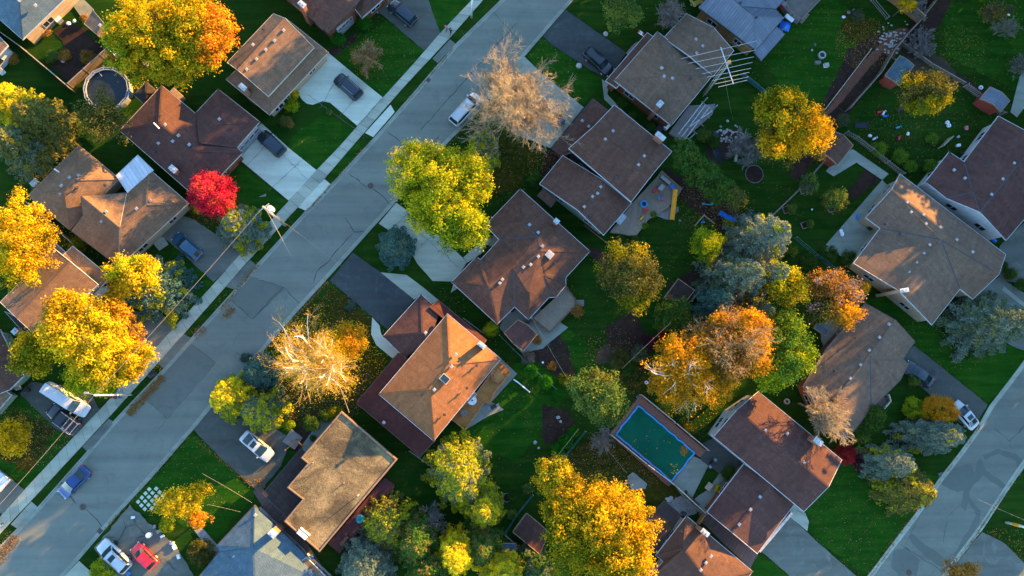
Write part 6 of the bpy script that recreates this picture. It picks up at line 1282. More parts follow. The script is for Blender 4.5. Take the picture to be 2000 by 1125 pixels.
# ================================================================ decks
def deck(s, z, mat, label, rail=None, skip=(), rmat='wood_orange', name='deck'):
    p = ccw(pts(s, 0)); e = empty(name, p[0], label, 'deck'); mb = MB(); slab(p, 0, z, mb); mb.build('deck_floor', mat, e)
    if rail:
        for i in range(len(p)):
            if i in skip: continue
            a, b = p[i], p[(i+1) % len(p)]; mb = MB(); n = max(1, int((b-a).length/.5))
            mb.bar((a.x, a.y, z+rail), (b.x, b.y, z+rail), .14, .05); mb.bar((a.x, a.y, z+.15), (b.x, b.y, z+.15), .05, .06)
            for k in range(n+1): c = a.lerp(b, k/n); mb.box((c.x, c.y, z), .07, .07, rail)
            mb.build('deck_rail', rmat, e, uv=False)
    return e
deck("975,706 996,728 966,763 955,787 946,783 908,838 880,815 930,768", .9, 'deck_orange', 'orange cedar deck behind the orange lit house', .9, skip=())
deck("1086,580 1106,560 1121,586 1120,598 1073,648 1040,622", .7, 'deck_tan', 'pale tan deck off the sprawling brown house', .0)
mb = MB(); a_, b_, c_, d_ = pts("1106,562 1124,585 1122,598 1073,650", .7)
e = empty('deck_skirt', tuple(P(1100, 620, 0)), 'red brown curb rail around the pale tan deck', 'railing'); [mb.bar(x, y, .18, .3) for x, y in ((a_, b_), (b_, c_), (c_, d_), (d_, P(1040, 624, .7)))]; mb.build('rail', 'wood_brown', e, uv=False)
deck("1118,586 1140,586 1140,598 1118,600", .3, 'deck_grey', 'small grey deck stairs off the pale tan deck', name='deck_steps')
deck("752,931 772,948 733,1001 665,1078 643,1060", .8, 'deck_maroon', 'long maroon deck behind the flat roofed house', .0)
deck("1290,335 1330,370 1322,385 1300,410 1265,430 1240,463 1190,455 1232,400 1283,345", .7, 'deck_tan', 'weathered grey deck strewn with toys', .0)
deck("1524,18 1560,-40 1600,-60 1592,10 1556,48 1540,38", .9, 'deck_grey', 'grey timber deck beside the metal roofed house', .8, rmat='wood_grey')
deck("1313,250 1345,208 1395,205 1390,225 1330,278 1305,262", .4, 'deck_grey', 'grey deck under the white pergola', .0)
deck("1552,38 1566,22 1580,30 1566,47", .25, 'deck_tan', 'wooden steps below the grey timber deck', name='deck_steps')
deck("552,862 570,838 592,855 576,878", .3, 'deck_grey', 'grey slatted entry platform by the white sedan', name='deck_steps')
deck("1701,796 1715,772 1738,780 1714,808", .5, 'pavers_red', 'red brick porch with low cream walls by the long house', .0, name='porch')
mb = MB(); e = empty('porch_wall', tuple(P(1730, 790, 0)), 'cream capped low wall around the red brick porch', 'low wall')
for s_ in ("1733,770 1737,783", "1737,783 1714,810", "1705,797 1714,810"): a, b = pts(s_, .55); mb.bar(a, b, .18, .9)
mb.build('low_wall', 'trim_cream', e, uv=False)
# pergola
e = empty('pergola', tuple(P(1350, 240, 0)), 'white beam pergola behind the brick house', 'pergola'); zp = 2.6
for (x0, y0, x1, y1) in ((1372, 201, 1325, 262), (1378, 205, 1331, 268), (1385, 210, 1337, 273), (1391, 216, 1344, 250)):
    mb = MB(); mb.bar(P(x0, y0, zp), P(x1, y1, zp), .10, .16); mb.build('beam', 'trim_white', e, uv=False)
for (x0, y0, x1, y1) in ((1370, 198, 1393, 218), (1362, 212, 1386, 231), (1350, 228, 1375, 247), (1338, 243, 1362, 262), (1328, 257, 1350, 276)):
    mb = MB(); mb.bar(P(x0, y0, zp-.15), P(x1, y1, zp-.15), .08, .12); mb.build('rafter', 'wood_grey', e, uv=False)
mb = MB(); [mb.box(P(x, y, 0), .12, .12, 2.5) for x, y in ((1371, 203), (1390, 217), (1328, 256), (1346, 272))]; mb.build('post', 'trim_white', e, uv=False)
# ================================================================ pools
e = empty('swimming_pool', tuple(P(1280, 865, 0)), 'rectangular pool under a dark green cover with a bright blue rim', 'swimming pool')
po = "1247,792 1356,884 1312,940 1203,848"
mb = MB(); slab("1249,772 1378,880 1366,893 1357,886 1313,942 1305,950 1190,849", 0, .32, mb); mb.build('pool_deck', 'pool_deck', e)
cv = ccw(pts("1247,794 1353,884 1312,936 1206,848", .34)); mb = MB(); slab([Vector((v_.x, v_.y, 0)) for v_ in cv], .3, .40, mb); mb.build('pool_cover', 'pool_cover', e)
p = ccw(pts(po, .42)); q = []
for i in range(4):
    a, b = p[i], p[(i+1) % 4]; n = int((b-a).length/.7)
    for k in range(n): q.append(a.lerp(b, k/n)+Vector((random.uniform(-.09, .09), random.uniform(-.09, .09), random.uniform(-.01, .02))))
mb = MB(); q.append(q[0]); 
for i in range(0, len(q)-1): mb.bar(q[i], q[i+1], .17, .12)
mb.build('pool_rim', 'pool_blue', e, uv=False)
litter('leaf_patch', 'clump of tan leaves lying on the green pool cover', [(1336, 880, 8, 11, 160, 'brown'), (1275, 870, 40, 35, 25, 'brown'), (1318, 915, 12, 12, 30, 'gold')], .2, .42)
e = empty('round_pool', tuple(P(217, 178, 0)), 'round above ground pool with a double white rim half hidden by the olive tree', 'swimming pool'); c = P(217, 180, 0)
mb = MB(); N2 = 14; Rr = 2.75
for k in range(N2):
    a0, a1 = 2*math.pi*k/N2, 2*math.pi*(k+1)/N2
    for rr in (Rr, Rr+.34): mb.bar(c+Vector((rr*math.cos(a0), rr*math.sin(a0), 1.3)), c+Vector((rr*math.cos(a1), rr*math.sin(a1), 1.3)), .07, .07)
    mb.bar(c+Vector((Rr*math.cos(a0), Rr*math.sin(a0), 1.3)), c+Vector(((Rr+.34)*math.cos(a0), (Rr+.34)*math.sin(a0), 1.3)), .06, .06)
mb.build('pool_rim', 'pool_rim_grey', e, uv=False); mb = MB(); mb.ring(c, Rr+.1, Rr+.2, 1.28, 28); mb.build('pool_wall', 'grey_paint', e, uv=False); mb = MB(); mb.disc(c+Vector((0, 0, .9)), Rr+.1, .02, 28); mb.build('water', 'dark_water', e, uv=False)
mb = MB(); mb.bar(P(192, 139, .9), P(199, 149, 1.3), .08, .06); mb.build('ladder', 'wood_pale', e, uv=False)
# ================================================================ garden furniture and small things
def table(px, py, z0, r, label, mat='white_paint', shape=24, h=.74):
    c = P(px, py, z0+h); c.z = z0; e = empty('patio_table', c, label, 'table'); mb = MB(); mb.disc(c+Vector((0, 0, h-.05)), r, .05, shape); mb.build('tabletop', mat, e, uv=False)
    for k in range(4): a = math.pi/4+k*math.pi/2; mb = MB(); mb.bar(c+Vector((r*.6*math.cos(a), r*.6*math.sin(a), 0)), c+Vector((r*.5*math.cos(a), r*.5*math.sin(a), h-.05)), .05, .05); mb.build('leg', mat, e, uv=False)
    return e, c
def chair(px, py, z0, ang, label, mat='white_paint', s=.55, name='garden_chair'):
    c = P(px, py, z0); e = empty(name, c, label, 'chair'); a = R_(ang); d = Vector((math.cos(a), math.sin(a), 0)); n = Vector((-d.y, d.x, 0)); mb = MB(); mb.box(c+Vector((0, 0, .38)), s, s, .06, a); mb.build('seat', mat, e, uv=False)
    mb = MB(); mb.bar(c-d*s*.5+Vector((0, 0, .65)), c-d*s*.52+Vector((0, 0, .66))+d*.001+Vector((0, 0, .0)), s, .5) if 0 else mb.box(c-d*s*.5+Vector((0, 0, .42)), .06, s, .5, a); mb.build('backrest', mat, e, uv=False)
    for k in (-1, 1):
        mb = MB(); mb.bar(c+n*k*s*.5-d*s*.4+Vector((0, 0, .62)), c+n*k*s*.5+d*s*.45+Vector((0, 0, .62)), .06, .04); mb.build('armrest', mat, e, uv=False)
        for j in (-1, 1): mb = MB(); mb.box(c+n*k*s*.42+d*j*s*.42, .05, .05, .4, a); mb.build('leg', mat, e, uv=False)
    return e
# hexagonal planter bench
c = P(971, 734, .9); e = empty('hexagonal_gazebo_table', c, 'hexagonal wooden bench ring with pale centre on the cedar deck', 'bench'); mb = MB(); mb.tube([c, c+Vector((0, 0, .55))], [.95, .95], 6); mb.build('bench_ring', 'wood_brown', e, uv=False); mb = MB(); mb.tube([c+Vector((0, 0, .55)), c+Vector((0, 0, .6))], [.98, .98], 6); mb.tube([c+Vector((0, 0, .6)), c+Vector((0, 0, .8))], [.55, .55], 6); mb.build('top', 'wood_orange', e, uv=False)
e, c = table(922, 782, .9, .62, 'round white table with a central hole on the cedar deck'); mb = MB(); mb.disc(c+Vector((0, 0, .75)), .12, .03, 12); mb.build('parasol_hole', 'black_plastic', e, uv=False)
chair(926, 770, .9, 230, 'white patio chair beside the round white table'); chair(906, 806, .9, 40, 'grey slatted lounger on the cedar deck', 'wood_grey', .75, name='lounger')
def grill(px, py, z0, ang, label, mat='black_plastic'):
    c = P(px, py, z0); e = empty('barbecue', c, label, 'barbecue'); a = R_(ang); d = Vector((math.cos(a), math.sin(a), 0)); mb = MB(); mb.box(c+Vector((0, 0, .7)), .75, .5, .35, a, top=.75); mb.build('lid', mat, e, uv=False)
    mb = MB(); mb.box(c+Vector((0, 0, .05)), .65, .45, .6, a); mb.build('cabinet', mat, e, uv=False)
    for k in (-1, 1): mb = MB(); mb.box(c+d*k*.58+Vector((0, 0, .72)), .38, .42, .04, a); mb.build('side_shelf', 'grey_paint', e, uv=False)
grill(964, 794, 0, 20, 'black barbecue on the pad below the cedar deck'); grill(1032, 628, .05, 60, 'black covered barbecue beside the pale tan deck corner'); grill(1389, 904, .1, 50, 'dark barbecue on the pool patio'); grill(1696, 446, 0, -40, 'dark covered barbecue beside the terrace wall')
grill(1001, 606, .1, 40, 'dark round kettle barbecue under the gutter corner')
def box_thing(px, py, z0, sx, sy, h, ang, mat, label, name, cat, mat2=None):
    c = P(px, py, z0); e = empty(name, c, label, cat); mb = MB(); mb.box(c, sx, sy, h, R_(ang)); mb.build('body', mat, e, uv=False); mb = MB(); mb.box(c+Vector((0, 0, h+.002)), sx+.06, sy+.06, .06, R_(ang), top=.9); mb.build('lid', mat2 or mat, e, uv=False); return e
box_thing(1286, 254, 0, .85, .85, .8, 49, 'teal_plastic', 'teal air conditioner by the orange brick wall', 'air_conditioner', 'air conditioner', 'black_plastic')
box_thing(1300, 250, 0, .7, .6, .7, 49, 'white_paint', 'white utility box beside the pergola deck', 'utility_box', 'box')
box_thing(117, 41, 0, .8, .8, .8, 49, 'grey_paint', 'grey air conditioner below the pale corner house', 'air_conditioner', 'air conditioner', 'white_paint')
box_thing(5, 141, 0, .7, .7, .8, 40, 'white_paint', 'white air conditioner at the far left edge', 'air_conditioner', 'air conditioner', 'grey_paint')
box_thing(1595, 124, 0, .8, .45, .45, 0, 'stone_dark', 'dark stone bench near the fire pit', 'garden_bench', 'bench'); box_thing(1612, 129, 0, .65, .55, .5, 8, 'white_paint', 'white crate on the lawn near the fire pit', 'crate', 'crate', 'stone')
box_thing(1527, 12, .9, .7, .6, .8, 50, 'red_plastic', 'red cabinet on the grey timber deck', 'cabinet', 'cabinet', 'grey_paint')
box_thing(1211, 428, .7, 1.5, 1.0, .45, 49, 'teal_plastic', 'pale teal storage box at the deck eaves', 'storage_box', 'box', 'chim_cap'); box_thing(1290, 368, .7, .9, .6, .6, 49, 'grey_paint', 'grey table shaped box on the toy deck', 'storage_box', 'box', 'stone')
box_thing(1311, 366, .7, .5, .35, .6, 30, 'blue_plastic', 'small violet blue toy box by the slide', 'toy_box', 'box'); box_thing(1298, 353, .7, 1.6, .45, .5, -39, 'black_plastic', 'long dark bench with white cushions on the toy deck', 'bench', 'bench', 'stone')
box_thing(1685, 434, 0, 1.3, .6, .55, -39, 'wood_pale', 'tan wooden bench by the terrace wall', 'bench', 'bench'); box_thing(1436, 310, 0, .9, .3, .4, 80, 'stone', 'small stone bench beside the pond thicket', 'stone_bench', 'bench')
box_thing(288, 126, 0, .9, .7, .5, -35, 'wood_pale', 'tan wooden crate under the maple edge', 'crate', 'crate'); box_thing(350, 188, 0, 1.9, .7, .9, -42, 'grey_paint', 'grey lean-to box against the purple roof', 'storage_box', 'box', 'trim_tan')
box_thing(54, 343, 0, 1.3, 1.1, .35, -35, 'white_paint', 'white framed planter box by the large tan house corner', 'planter_box', 'planter', 'mulch' if 0 else 'trim_dark'); box_thing(70, 358, 0, 1.0, .7, .5, 45, 'white_paint', 'white slatted box beside the tan eaves', 'planter_box', 'planter', 'chim_cap')
box_thing(1422, 962-12, .05, .75, 1.0, .35, -39, 'wood_orange', 'orange brown ottoman on the pool patio', 'ottoman', 'ottoman') if 0 else box_thing(1384, 950, .1, .75, 1.0, .3, -39, 'wood_pale', 'tan ottoman on the pool patio', 'ottoman', 'ottoman')
box_thing(1345, 972, .1, 1.4, .55, .5, -42, 'black_plastic', 'long black planter trough on the lower pool patio', 'planter_trough', 'planter', 'trim_brown'); box_thing(1356, 981, .1, 1.2, .5, .5, -42, 'black_plastic', 'second black planter trough beside the pool fence gate', 'planter_trough', 'planter', 'trim_dark')
for (x, y, l, m_) in ((295, 178+865, 'overturned tub in the junk beside the cracked driveway', 'white_paint'), (1333, 1002, 'black rubbish bin by the stone path', 'black_plastic'), (609, 1087, 'round blue bin in the narrow side alley', 'blue_plastic'), (57, 762, 'dark bin by the driveway of the white van', 'black_plastic'), (40, 757, 'grey bin beside the purple brown house', 'grey_paint')):
    c = P(x, y, 0); e = empty('rubbish_bin', c, l, 'bin'); mb = MB(); mb.tube([c, c+Vector((0, 0, .9))], [.26, .33], 14); mb.build('bin_body', m_, e, uv=False); mb = MB(); mb.disc(c+Vector((0, 0, .9)), .36, .07, 14, top=.8); mb.build('lid', m_, e, uv=False)
for (x, y, l) in ((295, 733, 'black rubbish bag on the verge under the golden tree'), (300, 730, 'second black rubbish bag at the kerb leaf drift')):
    mb = MB(); mb.ball(P(x, y, .3), .42, .38, .34, n=9, m=6); mb.ball(P(x, y, .62), .08, .08, .14, n=6, m=4); tag(mb.build('rubbish_bag', 'black_plastic', None, smooth=True, uv=False), l, 'rubbish bag')
# fire pit, tyres, rings
def ringthing(px, py, r0, r1, h, mat, label, name, cat, fill='soil', z0=0.0):
    c = P(px, py, z0); e = empty(name, c, label, cat); mb = MB(); mb.ring(c, r0, r1, h, 20); mb.build('ring', mat, e, uv=False); mb = MB(); mb.disc(c, r0, h*.5, 18); mb.build('filling', fill, e, uv=False)
ringthing(1604, 109, .38, .56, .4, 'stone', 'round white stone fire pit on the lawn', 'fire_pit', 'fire pit', 'black_plastic'); ringthing(1257, 399, .36, .5, .3, 'pool_blue', 'blue inflatable ring under the gutter corner', 'inflatable_ring', 'toy', 'black_plastic', .7)
ringthing(1425, 273, .3, .42, .3, 'stone_dark', 'dark stone fountain bowl in the paved circle', 'fountain', 'fountain'); ringthing(1536, 784, .22, .4, .3, 'stone', 'grey ring planter at the foot of the bare leaning tree', 'ring_planter', 'planter'); ringthing(1262, 747, .12, .24, .3, 'white_paint', 'white round ring on the lawn under the orange birch', 'ring_planter', 'planter')
ringthing(1246, 776, .14, .26, .3, 'stone_dark', 'small grey pot at the pool deck corner', 'flower_pot', 'pot'); ringthing(1849, 240, .13, .26, .3, 'white_paint', 'white ringed pot in the messy yard', 'flower_pot', 'pot'); ringthing(1852, 246, .13, .26, .3, 'white_paint', 'second white ringed pot just below the first', 'flower_pot', 'pot'); ringthing(1914, 172, .16, .3, .3, 'white_paint', 'white ring planter beside the metal roofed shed', 'ring_planter', 'planter')
ringthing(990, 972, .5, .62, .06, 'stone_dark', 'stone ringed flower bed on the back lawn', 'ring_bed', 'flower bed', 'mulch'); ringthing(1473, 340, 1.25, 1.35, .08, 'stone_dark', 'dark round garden bed beside the grey thicket', 'ring_bed', 'flower bed', 'mulch'); ringthing(1441, 272, 1.05, 1.2, .06, 'stone', 'circular paved pad in the pond garden', 'round_patio', 'patio', 'patio_grey')
for (x, y, l) in ((1535, 410, 'square timber bed of the tiny sapling by the long fence'), (1571, 440, 'square timber bed of the sapling nearest the terrace'), (1568, 372, 'square timber bed under the grey green fruit tree'), (1622, 408, 'square timber bed under the larger fruit tree')):
    c = P(x, y, 0); e = empty('tree_bed', c, l, 'planter', 'square timber tree beds'); a = R_(20); mb = MB()
    for k in range(4): q = a+k*math.pi/2; u = Vector((math.cos(q), math.sin(q), 0)); w_ = Vector((-u.y, u.x, 0)); mb.bar(c+u*.45-w_*.5+Vector((0, 0, .1)), c+u*.45+w_*.5+Vector((0, 0, .1)), .1, .2)
    mb.build('frame', 'wood_grey', e, uv=False); mb = MB(); mb.box(c, .8, .8, .08, a); mb.build('soil', 'mulch', e, uv=False)
# stones
def rock(x, y, s, label, mat='stone', group=None):
    rr = random.Random(int(x*7+y)); mb = MB(); mb.ball(P(x, y, s*.15), s*rr.uniform(.8, 1.2), s*rr.uniform(.7, 1.1), s*.55, n=8, m=5)
    for i, q in enumerate(mb.v): mb.v[i] = q+Vector((rr.uniform(-.1, .1), rr.uniform(-.1, .1), rr.uniform(-.08, .08)))*s
    return tag(mb.build('boulder', mat, None, uv=False), label, 'stone', group)
for (x, y, s, l, m_) in ((134, 46, .32, 'pale garden boulder beside the air conditioner', 'white_paint'), (145, 41, .28, 'smaller pale boulder next to the tan feathery grass', 'white_paint'), (123, 119, .28, 'pale boulder in the mulch bed below the round lawn', 'white_paint'), (1586, 98, .22, 'small pale boulder near the fire pit', 'stone'), (1592, 87, .22, 'grey boulder just above the fire pit', 'stone_dark'), (1648, 33, .25, 'white boulder on the leafy bed edge', 'white_paint'), (1658, 24, .28, 'dark boulder in the leafy bed', 'stone_dark'), (1667, 19, .22, 'pale boulder in the leafy bed', 'stone'), (1131, 128, .45, 'mailbox-sized grey boulder by the sealed driveway', 'stone'), (1183, 66, .45, 'grey boulder at the upper edge of the sealed driveway', 'stone'), (1060, 708, .16, 'white stone ornament in the long bed', 'white_paint'), (1045, 864, .25, 'pale boulder at the bed corner near the larch', 'stone'), (1052, 875, .22, 'second pale boulder near the larch', 'stone'), (1960, 37, .22, 'pale ball ornament on the upper lawn', 'trim_cream'), (1970, 29, .2, 'white ball ornament on the upper lawn', 'white_paint'), (1586, 409, .2, 'white bucket-like stone near the sapling beds', 'white_paint'), (935, 925, .16, 'small white ornament by the back bed', 'white_paint'), (1090, 815, .3, 'grey boulder group stone in the back bed', 'stone'), (1095, 823, .22, 'smaller grey stone in the back bed', 'stone')):
    rock(x, y, s, l, m_)
rr = random.Random(3); mb = MB()
for k in range(75):
    x, y = rr.gauss(1742, 14), rr.gauss(78, 15); s = rr.uniform(.07, .2); mb.ball(P(x, y, .06), s*1.4, s, s*.6, n=6, m=4)
for k in range(60):
    x, y = rr.uniform(1302, 1350), rr.uniform(972, 1005); s = rr.uniform(.2, .35); mb.ball(P(x, y, .03), s, s*.9, .08, n=7, m=4)
for k in range(26):
    x, y = rr.gauss(1420, 12), rr.gauss(262, 10); s = rr.uniform(.15, .3); mb.ball(P(x, y, .06), s, s*.9, .15, n=7, m=4)
tag(mb.build('stone_rubble', 'stone', None, uv=False), 'loose pale rocks of the rockery and stone path', None, None, 'stuff')
# paving stones by the kerb
for r in range(4):
    for c_ in range(5):
        x = 270+c_*7.2+r*6.5; y = 980-c_*8.2+r*7.0
        if (r, c_) in ((3, 0), (0, 4)): continue
        mb = MB(); mb.box(P(x, y, 0), .42, .42, .06, R_(49+random.uniform(-5, 5))); tag(mb.build('stepping_stone', 'concrete_light', None, uv=False), 'square pale stepping stone in the grid beside the kerb and yellow tree', 'stepping stone', 'grid of stepping stones')
# long deck slide, swing, playset
e = empty('slide', tuple(P(1312, 400, 0)), 'long orange yellow play slide at the end of the toy deck', 'slide'); a, b = P(1319, 370, 1.5), P(1312, 430, .1); d = (b-a).normalized(); n = Vector((0, 0, 1)).cross(d).normalized(); mb = MB(); mb.bar(a, b, .55, .05); mb.build('chute', 'yellow_plastic', e, uv=False)
for s in (-1, 1): mb = MB(); mb.bar(a+n*s*.29+Vector((0, 0, .1)), b+n*s*.29+Vector((0, 0, .1)), .06, .2); mb.build('side_rail', 'yellow_plastic', e, uv=False)
mb = MB(); mb.box((a.x, a.y, 0), .7, .6, 1.4, .1); mb.build('tower', 'wood_grey', e, uv=False)
e = empty('slide', tuple(P(1420, 425, 0)), 'bright blue play slide beside the wooden play tower', 'slide'); a, b = P(1437, 433, 1.2), P(1405, 416, .15); mb = MB(); mb.bar(a, b, .55, .06); mb.build('chute', 'blue_plastic', e, uv=False); d = (b-a).normalized(); n = Vector((0, 0, 1)).cross(d).normalized()
for s in (-1, 1): mb = MB(); mb.bar(a+n*s*.29+Vector((0, 0, .1)), b+n*s*.29+Vector((0, 0, .1)), .06, .2); mb.build('side_rail', 'blue_plastic', e, uv=False)
e = empty('play_tower', tuple(P(1448, 432, 0)), 'wooden play tower with slatted roof beside the blue slide', 'play tower'); c = P(1448, 432, 0); mb = MB(); mb.box(c+Vector((0, 0, 1.1)), 1.3, 1.3, .08, .7); [mb.box(c+Vector((x, y, 0)), .1, .1, 2.3) for x, y in ((-.6, -.6), (.6, -.6), (.6, .6), (-.6, .6))]; mb.build('frame', 'wood_grey', e, uv=False); mb = MB()
p = P(1455, 424, 2.3); [mb.bar(p+Vector((-.5+k*.2, -.5+k*.16, 0)), p+Vector((.0+k*.2, -1.1+k*.16, 0)), .15, .03) for k in range(6)]; mb.build('slatted_roof', 'wood_pale', e, uv=False)
e = empty('swing_set', tuple(P(1376, 430, 0)), 'wooden A shaped swing frame on the dark lawn', 'swing'); mb = MB(); t_ = P(1375, 420, 2.2); t5 = P(1372, 421, 2.2); mb.bar(t_, P(1357, 441, 0), .12, .12); mb.bar(t_, P(1396, 437, 0), .12, .12); mb.build('frame', 'wood_pale', e, uv=False); mb = MB(); mb.box(P(1373, 434, .45), .5, .25, .05); mb.bar(P(1372, 434, .45), t_, .02, .02); mb.build('seat', 'blue_plastic', e, uv=False)
mb = MB(); mb.bar(P(1371, 398, .3), P(1392, 400, .3), .12, .12); [mb.box(P(x, 399, 0), .25, .25, .4, .4) for x in (1373, 1390)]; tag(mb.build('seesaw', 'teal_plastic', None, uv=False), 'teal seesaw toy on the brown mulch', 'toy')
chair(1278, 374, .7, 100, 'red toy deck chair nearest the house wall', 'red_plastic'); chair(1260, 412, .7, 60, 'red toy deck chair in the middle of the deck', 'red_plastic'); chair(1287, 388, .7, 200, 'teal child chair on the toy deck', 'teal_plastic', .4); chair(1293, 389, .7, 20, 'pink child chair on the toy deck', 'pink_plastic', .4)
def ride(x, y, ang, m_, label, z0=.7):
    c = P(x, y, z0); e = empty('ride_on_toy', c, label, 'toy'); a = R_(ang); d = Vector((math.cos(a), math.sin(a), 0)); n = Vector((-d.y, d.x, 0)); mb = MB(); mb.box(c+Vector((0, 0, .15)), .6, .3, .2, a, top=.8); mb.bar(c+d*.2+Vector((0, 0, .35)), c+d*.28+Vector((0, 0, .6)), .05, .05); mb.bar(c+d*.28-n*.18+Vector((0, 0, .6)), c+d*.28+n*.18+Vector((0, 0, .6)), .04, .04); mb.build('body', m_, e, uv=False)
    for i in (-1, 1):
        for j in (-1, 1): mb = MB(); q = c+d*.2*i+n*.17*j+Vector((0, 0, .12)); mb.tube([q, q+n*.06*j], .12, 10); mb.build('wheel', 'tyre', e, uv=False)
ride(1252, 427, 40, 'yellow_plastic', 'yellow ride on toy on the grey deck'); ride(1724, 222, 60, 'cloth_white', 'white child bicycle lying in the messy yard', 0); ride(1727, 228, 0, 'blue_plastic', 'blue toy truck beside the white bicycle in the messy yard', 0); ride(1752, 250, 20, 'teal_plastic', 'turquoise ride on toy in the messy yard', 0); ride(1754, 271, 70, 'red_plastic', 'red and white toy in the lower messy yard', 0); ride(1822, 278, 50, 'cloth_white', 'pale scooter in the messy yard', 0); ride(1706, 272, 30, 'cloth_white', 'white broken toy near the dark mat', 0); ride(1716, 220, 10, 'red_plastic', 'small red toy by the white bicycle', 0)
mb = MB(); mb.box(P(1682, 245, 0), 2.0, .8, .12, .05); tag(mb.build('garden_mat', 'cloth_dark', None, uv=False), 'dark blue rectangular mat on the messy yard grass', 'mat')
rr = random.Random(11)
for (x, y, m_, l) in ((1772, 262, 'white_paint', 'white plastic scrap near the red and white toy'), (1698, 266, 'white_paint', 'small white scrap beside the dark mat'), (1886, 251, 'cloth_pink', 'pinkish plastic pot by the mauve roof'), (1870, 268, 'vent_metal', 'grey scrap in the messy yard corner'), (1889, 303, 'blue_plastic', 'blue tub in the junk nook beside the mauve roof'), (1876, 300, 'black_plastic', 'dark tub in the junk nook beside the mauve roof'), (1870, 285, 'white_paint', 'white tub in the junk nook'), (342, 1068, 'white_paint', 'white plastic tub by the shrub bed of the cracked driveway'), (337, 1060, 'chim_cap', 'pale teal tub by the shrub bed'), (350, 1086, 'white_paint', 'white cooler box on the cracked driveway edge'), (312, 1037, 'wood_pale', 'tan box in the kerbside junk'), (303, 1028, 'grey_paint', 'grey scrap in the kerbside junk'), (318, 1047, 'white_paint', 'white bent pipe scrap in the junk pile'), (261, 1010, 'white_paint', 'scrap of white paper on the cracked driveway'), (1643, 470-12, 'white_paint', 'white garden light on the terrace edge, middle one'), (1641, 453, 'white_paint', 'white garden light on the terrace edge, upper one'), (1614, 488, 'white_paint', 'white garden light on the terrace edge, lower one'), (1673, 425, 'blue_plastic', 'blue barrel by the terrace wall'), (1945+0, 462, 'white_paint', 'white box in the gap between the two big houses'), (1940, 470, 'blue_plastic', 'blue crate in the gap between the two big houses')):
    s = .28 if 'scrap' in l else .36; c = P(x, y, 0); e = empty('storage_tub' if 'scrap' not in l else 'plastic_scrap', c, l, 'tub' if 'scrap' not in l else 'scrap'); mb = MB(); mb.box(c, s*1.5, s, s, rr.uniform(0, 3), top=1.1); mb.build('shell', m_, e, uv=False); mb = MB(); mb.box(c+Vector((0, 0, s+.002)), s*1.2, s*.8, .03, rr.uniform(0, 3)); mb.build('lid', m_, e, uv=False)
# ladder leaning over the fence
e = empty('ladder', tuple(P(225, 105, 0)), 'white aluminium ladder lying across the wooden fence', 'ladder'); a0, b0_ = P(202, 83, 1.9), P(249, 127, 1.0); d = (b0_-a0).normalized(); n = Vector((0, 0, 1)).cross(d).normalized()*.21
for s in (-1, 1): mb = MB(); mb.bar(a0+n*s, b0_+n*s, .07, .05); mb.build('ladder_rail', 'white_paint', e, uv=False)
for k in range(15): mb = MB(); q = a0.lerp(b0_, (k+.5)/15); mb.bar(q-n, q+n, .045, .045); mb.build('rung', 'white_paint', e, uv=False)
# blue tarp and mattress
mb = MB(); c = P(1532, 52, .4); r6 = random.Random(4); v = []; n1 = 9
for i in range(n1):
    for j in range(n1): x, y = (i/(n1-1)-.5)*1.7, (j/(n1-1)-.5)*1.5; v.append(c+Vector((x*.9+y*.25, y-.1*x, .55*math.exp(-(x*x+y*y)*1.6)+r6.uniform(-.09, .09))))
mb.add(v, [(i*n1+j, (i+1)*n1+j, (i+1)*n1+j+1, i*n1+j+1) for i in range(n1-1) for j in range(n1-1)]); tag(mb.build('tarpaulin', 'blue_tarp', None, smooth=True, uv=False), 'crumpled bright blue tarp between the metal roofs and the deck', 'tarp')
mb = MB(); mb.box(P(1541, 36, .95), 1.4, .55, .25, R_(-40)); mb.box(P(1541, 36, 1.2), 1.2, .4, .06, R_(-40)); tag(mb.build('outdoor_cushion', 'white_paint', None, uv=False), 'white and teal cushion bench on the grey timber deck edge', 'cushion')
mb = MB(); mb.bar(P(1003, 741, .25), P(1012, 747, .2), .16, .16); mb.bar(P(1012, 747, .2), P(1035, 766, .1), .16, .16); tag(mb.build('downspout_pipe', 'white_paint', None, uv=False), 'long white drain pipe lying on the lawn below the cedar deck', 'pipe')
mb = MB(); mb.bar(P(703, 1012, .8), P(706, 1013, .8), .1, .1); c = P(704, 1013, .8); mb.ring(c, .25, .55, .4, 12); mb.disc(c, .26, .3, 12); tag(mb.build('ride_on_car', 'teal_plastic', None, uv=False), 'turquoise toy tub on the maroon deck', 'toy'); mb = MB(); mb.disc(P(757, 978, .02), .16, .25, 12); tag(mb.build('garden_ball', 'boxgreen' if 0 else 'green_fabric', None, uv=False), 'green ball on the lawn beside the maroon deck', 'ball')
box_thing(673, 1055, .8, 1.3, .4, .45, 49, 'deck_maroon' if 0 else 'wood_brown', 'maroon bench at the end of the maroon deck', 'bench', 'bench'); deck("733,1000 745,1008 738,1020 726,1012", .4, 'deck_orange', 'orange lit wooden steps off the maroon deck', name='deck_steps')
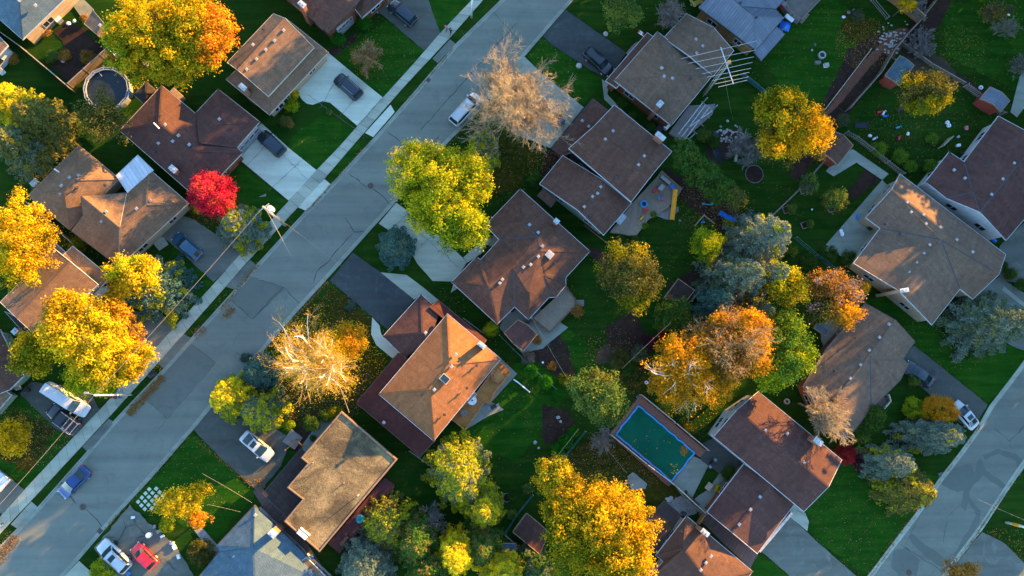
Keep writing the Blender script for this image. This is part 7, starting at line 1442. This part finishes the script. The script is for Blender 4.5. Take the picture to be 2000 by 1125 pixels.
deck("1225,930 1236,922 1264,945 1260,955 1232,955", .12, 'patio_grey', 'grey concrete pad with boards beside the giant golden maple', name='garden_pad')
mb = MB(); [mb.bar(P(1218+k*7, 948-k*3, .2), P(1232+k*6, 930+k*2, .2), .18, .05) for k in range(4)]; tag(mb.build('stacked_boards', 'wood_grey', None, uv=False), 'grey boards leaning on the concrete pad', 'boards')
tag(sheet('garden_pond', "1395,255 1405,262 1402,285 1412,310 1405,320 1392,300 1388,275", 'dark_water', z=.09), kind='structure')
mb = MB(); [mb.tube([P(x, y, .06), P(x, y, .2)], [.05, .18], 7) for x, y in ((226, 1060), (224, 1062))]; 
c = P(226, 1061, .12); mb = MB(); mb.ring(c, .18, .36, .22, 18); mb.disc(c+Vector((0, 0, .02)), .2, .14, 14); tag(mb.build('spare_tyre', 'tyre', None, uv=False), 'black tyre lying in front of the silver white crossover', 'tyre')
mb = MB(); c = P(252, 1119, .05); mb.disc(c, .32, .25, 14, top=.8); tag(mb.build('paddling_tub', 'cloth_blue', None, uv=False), 'lavender round tub at the bottom edge by the crossover', 'tub')
# bay window of the split level house
e = empty('bay_window', tuple(P(551, 203, 0)), 'curved white bay window of the tan split level house', 'window'); mb = MB(); mb2 = MB()
q = [P(x, y, 0) for x, y in ((541, 222), (549, 217), (558, 208), (565, 198), (570, 188))]
for i in range(4):
    a, b = q[i], q[i+1]; mb.add([Vector((a.x, a.y, .5)), Vector((b.x, b.y, .5)), Vector((b.x, b.y, 2.2)), Vector((a.x, a.y, 2.2))], [(0, 1, 2, 3)]); a2, b2 = a.lerp(b, .15), a.lerp(b, .85); o_ = Vector((b.y-a.y, -(b.x-a.x), 0)).normalized()*.03
    mb2.add([Vector((a2.x, a2.y, .8))+o_, Vector((b2.x, b2.y, .8))+o_, Vector((b2.x, b2.y, 2.0))+o_, Vector((a2.x, a2.y, 2.0))+o_], [(0, 1, 2, 3)])
mb.build('window_frame', 'trim_white', e, uv=False); mb2.build('pane', 'glass', e, uv=False)
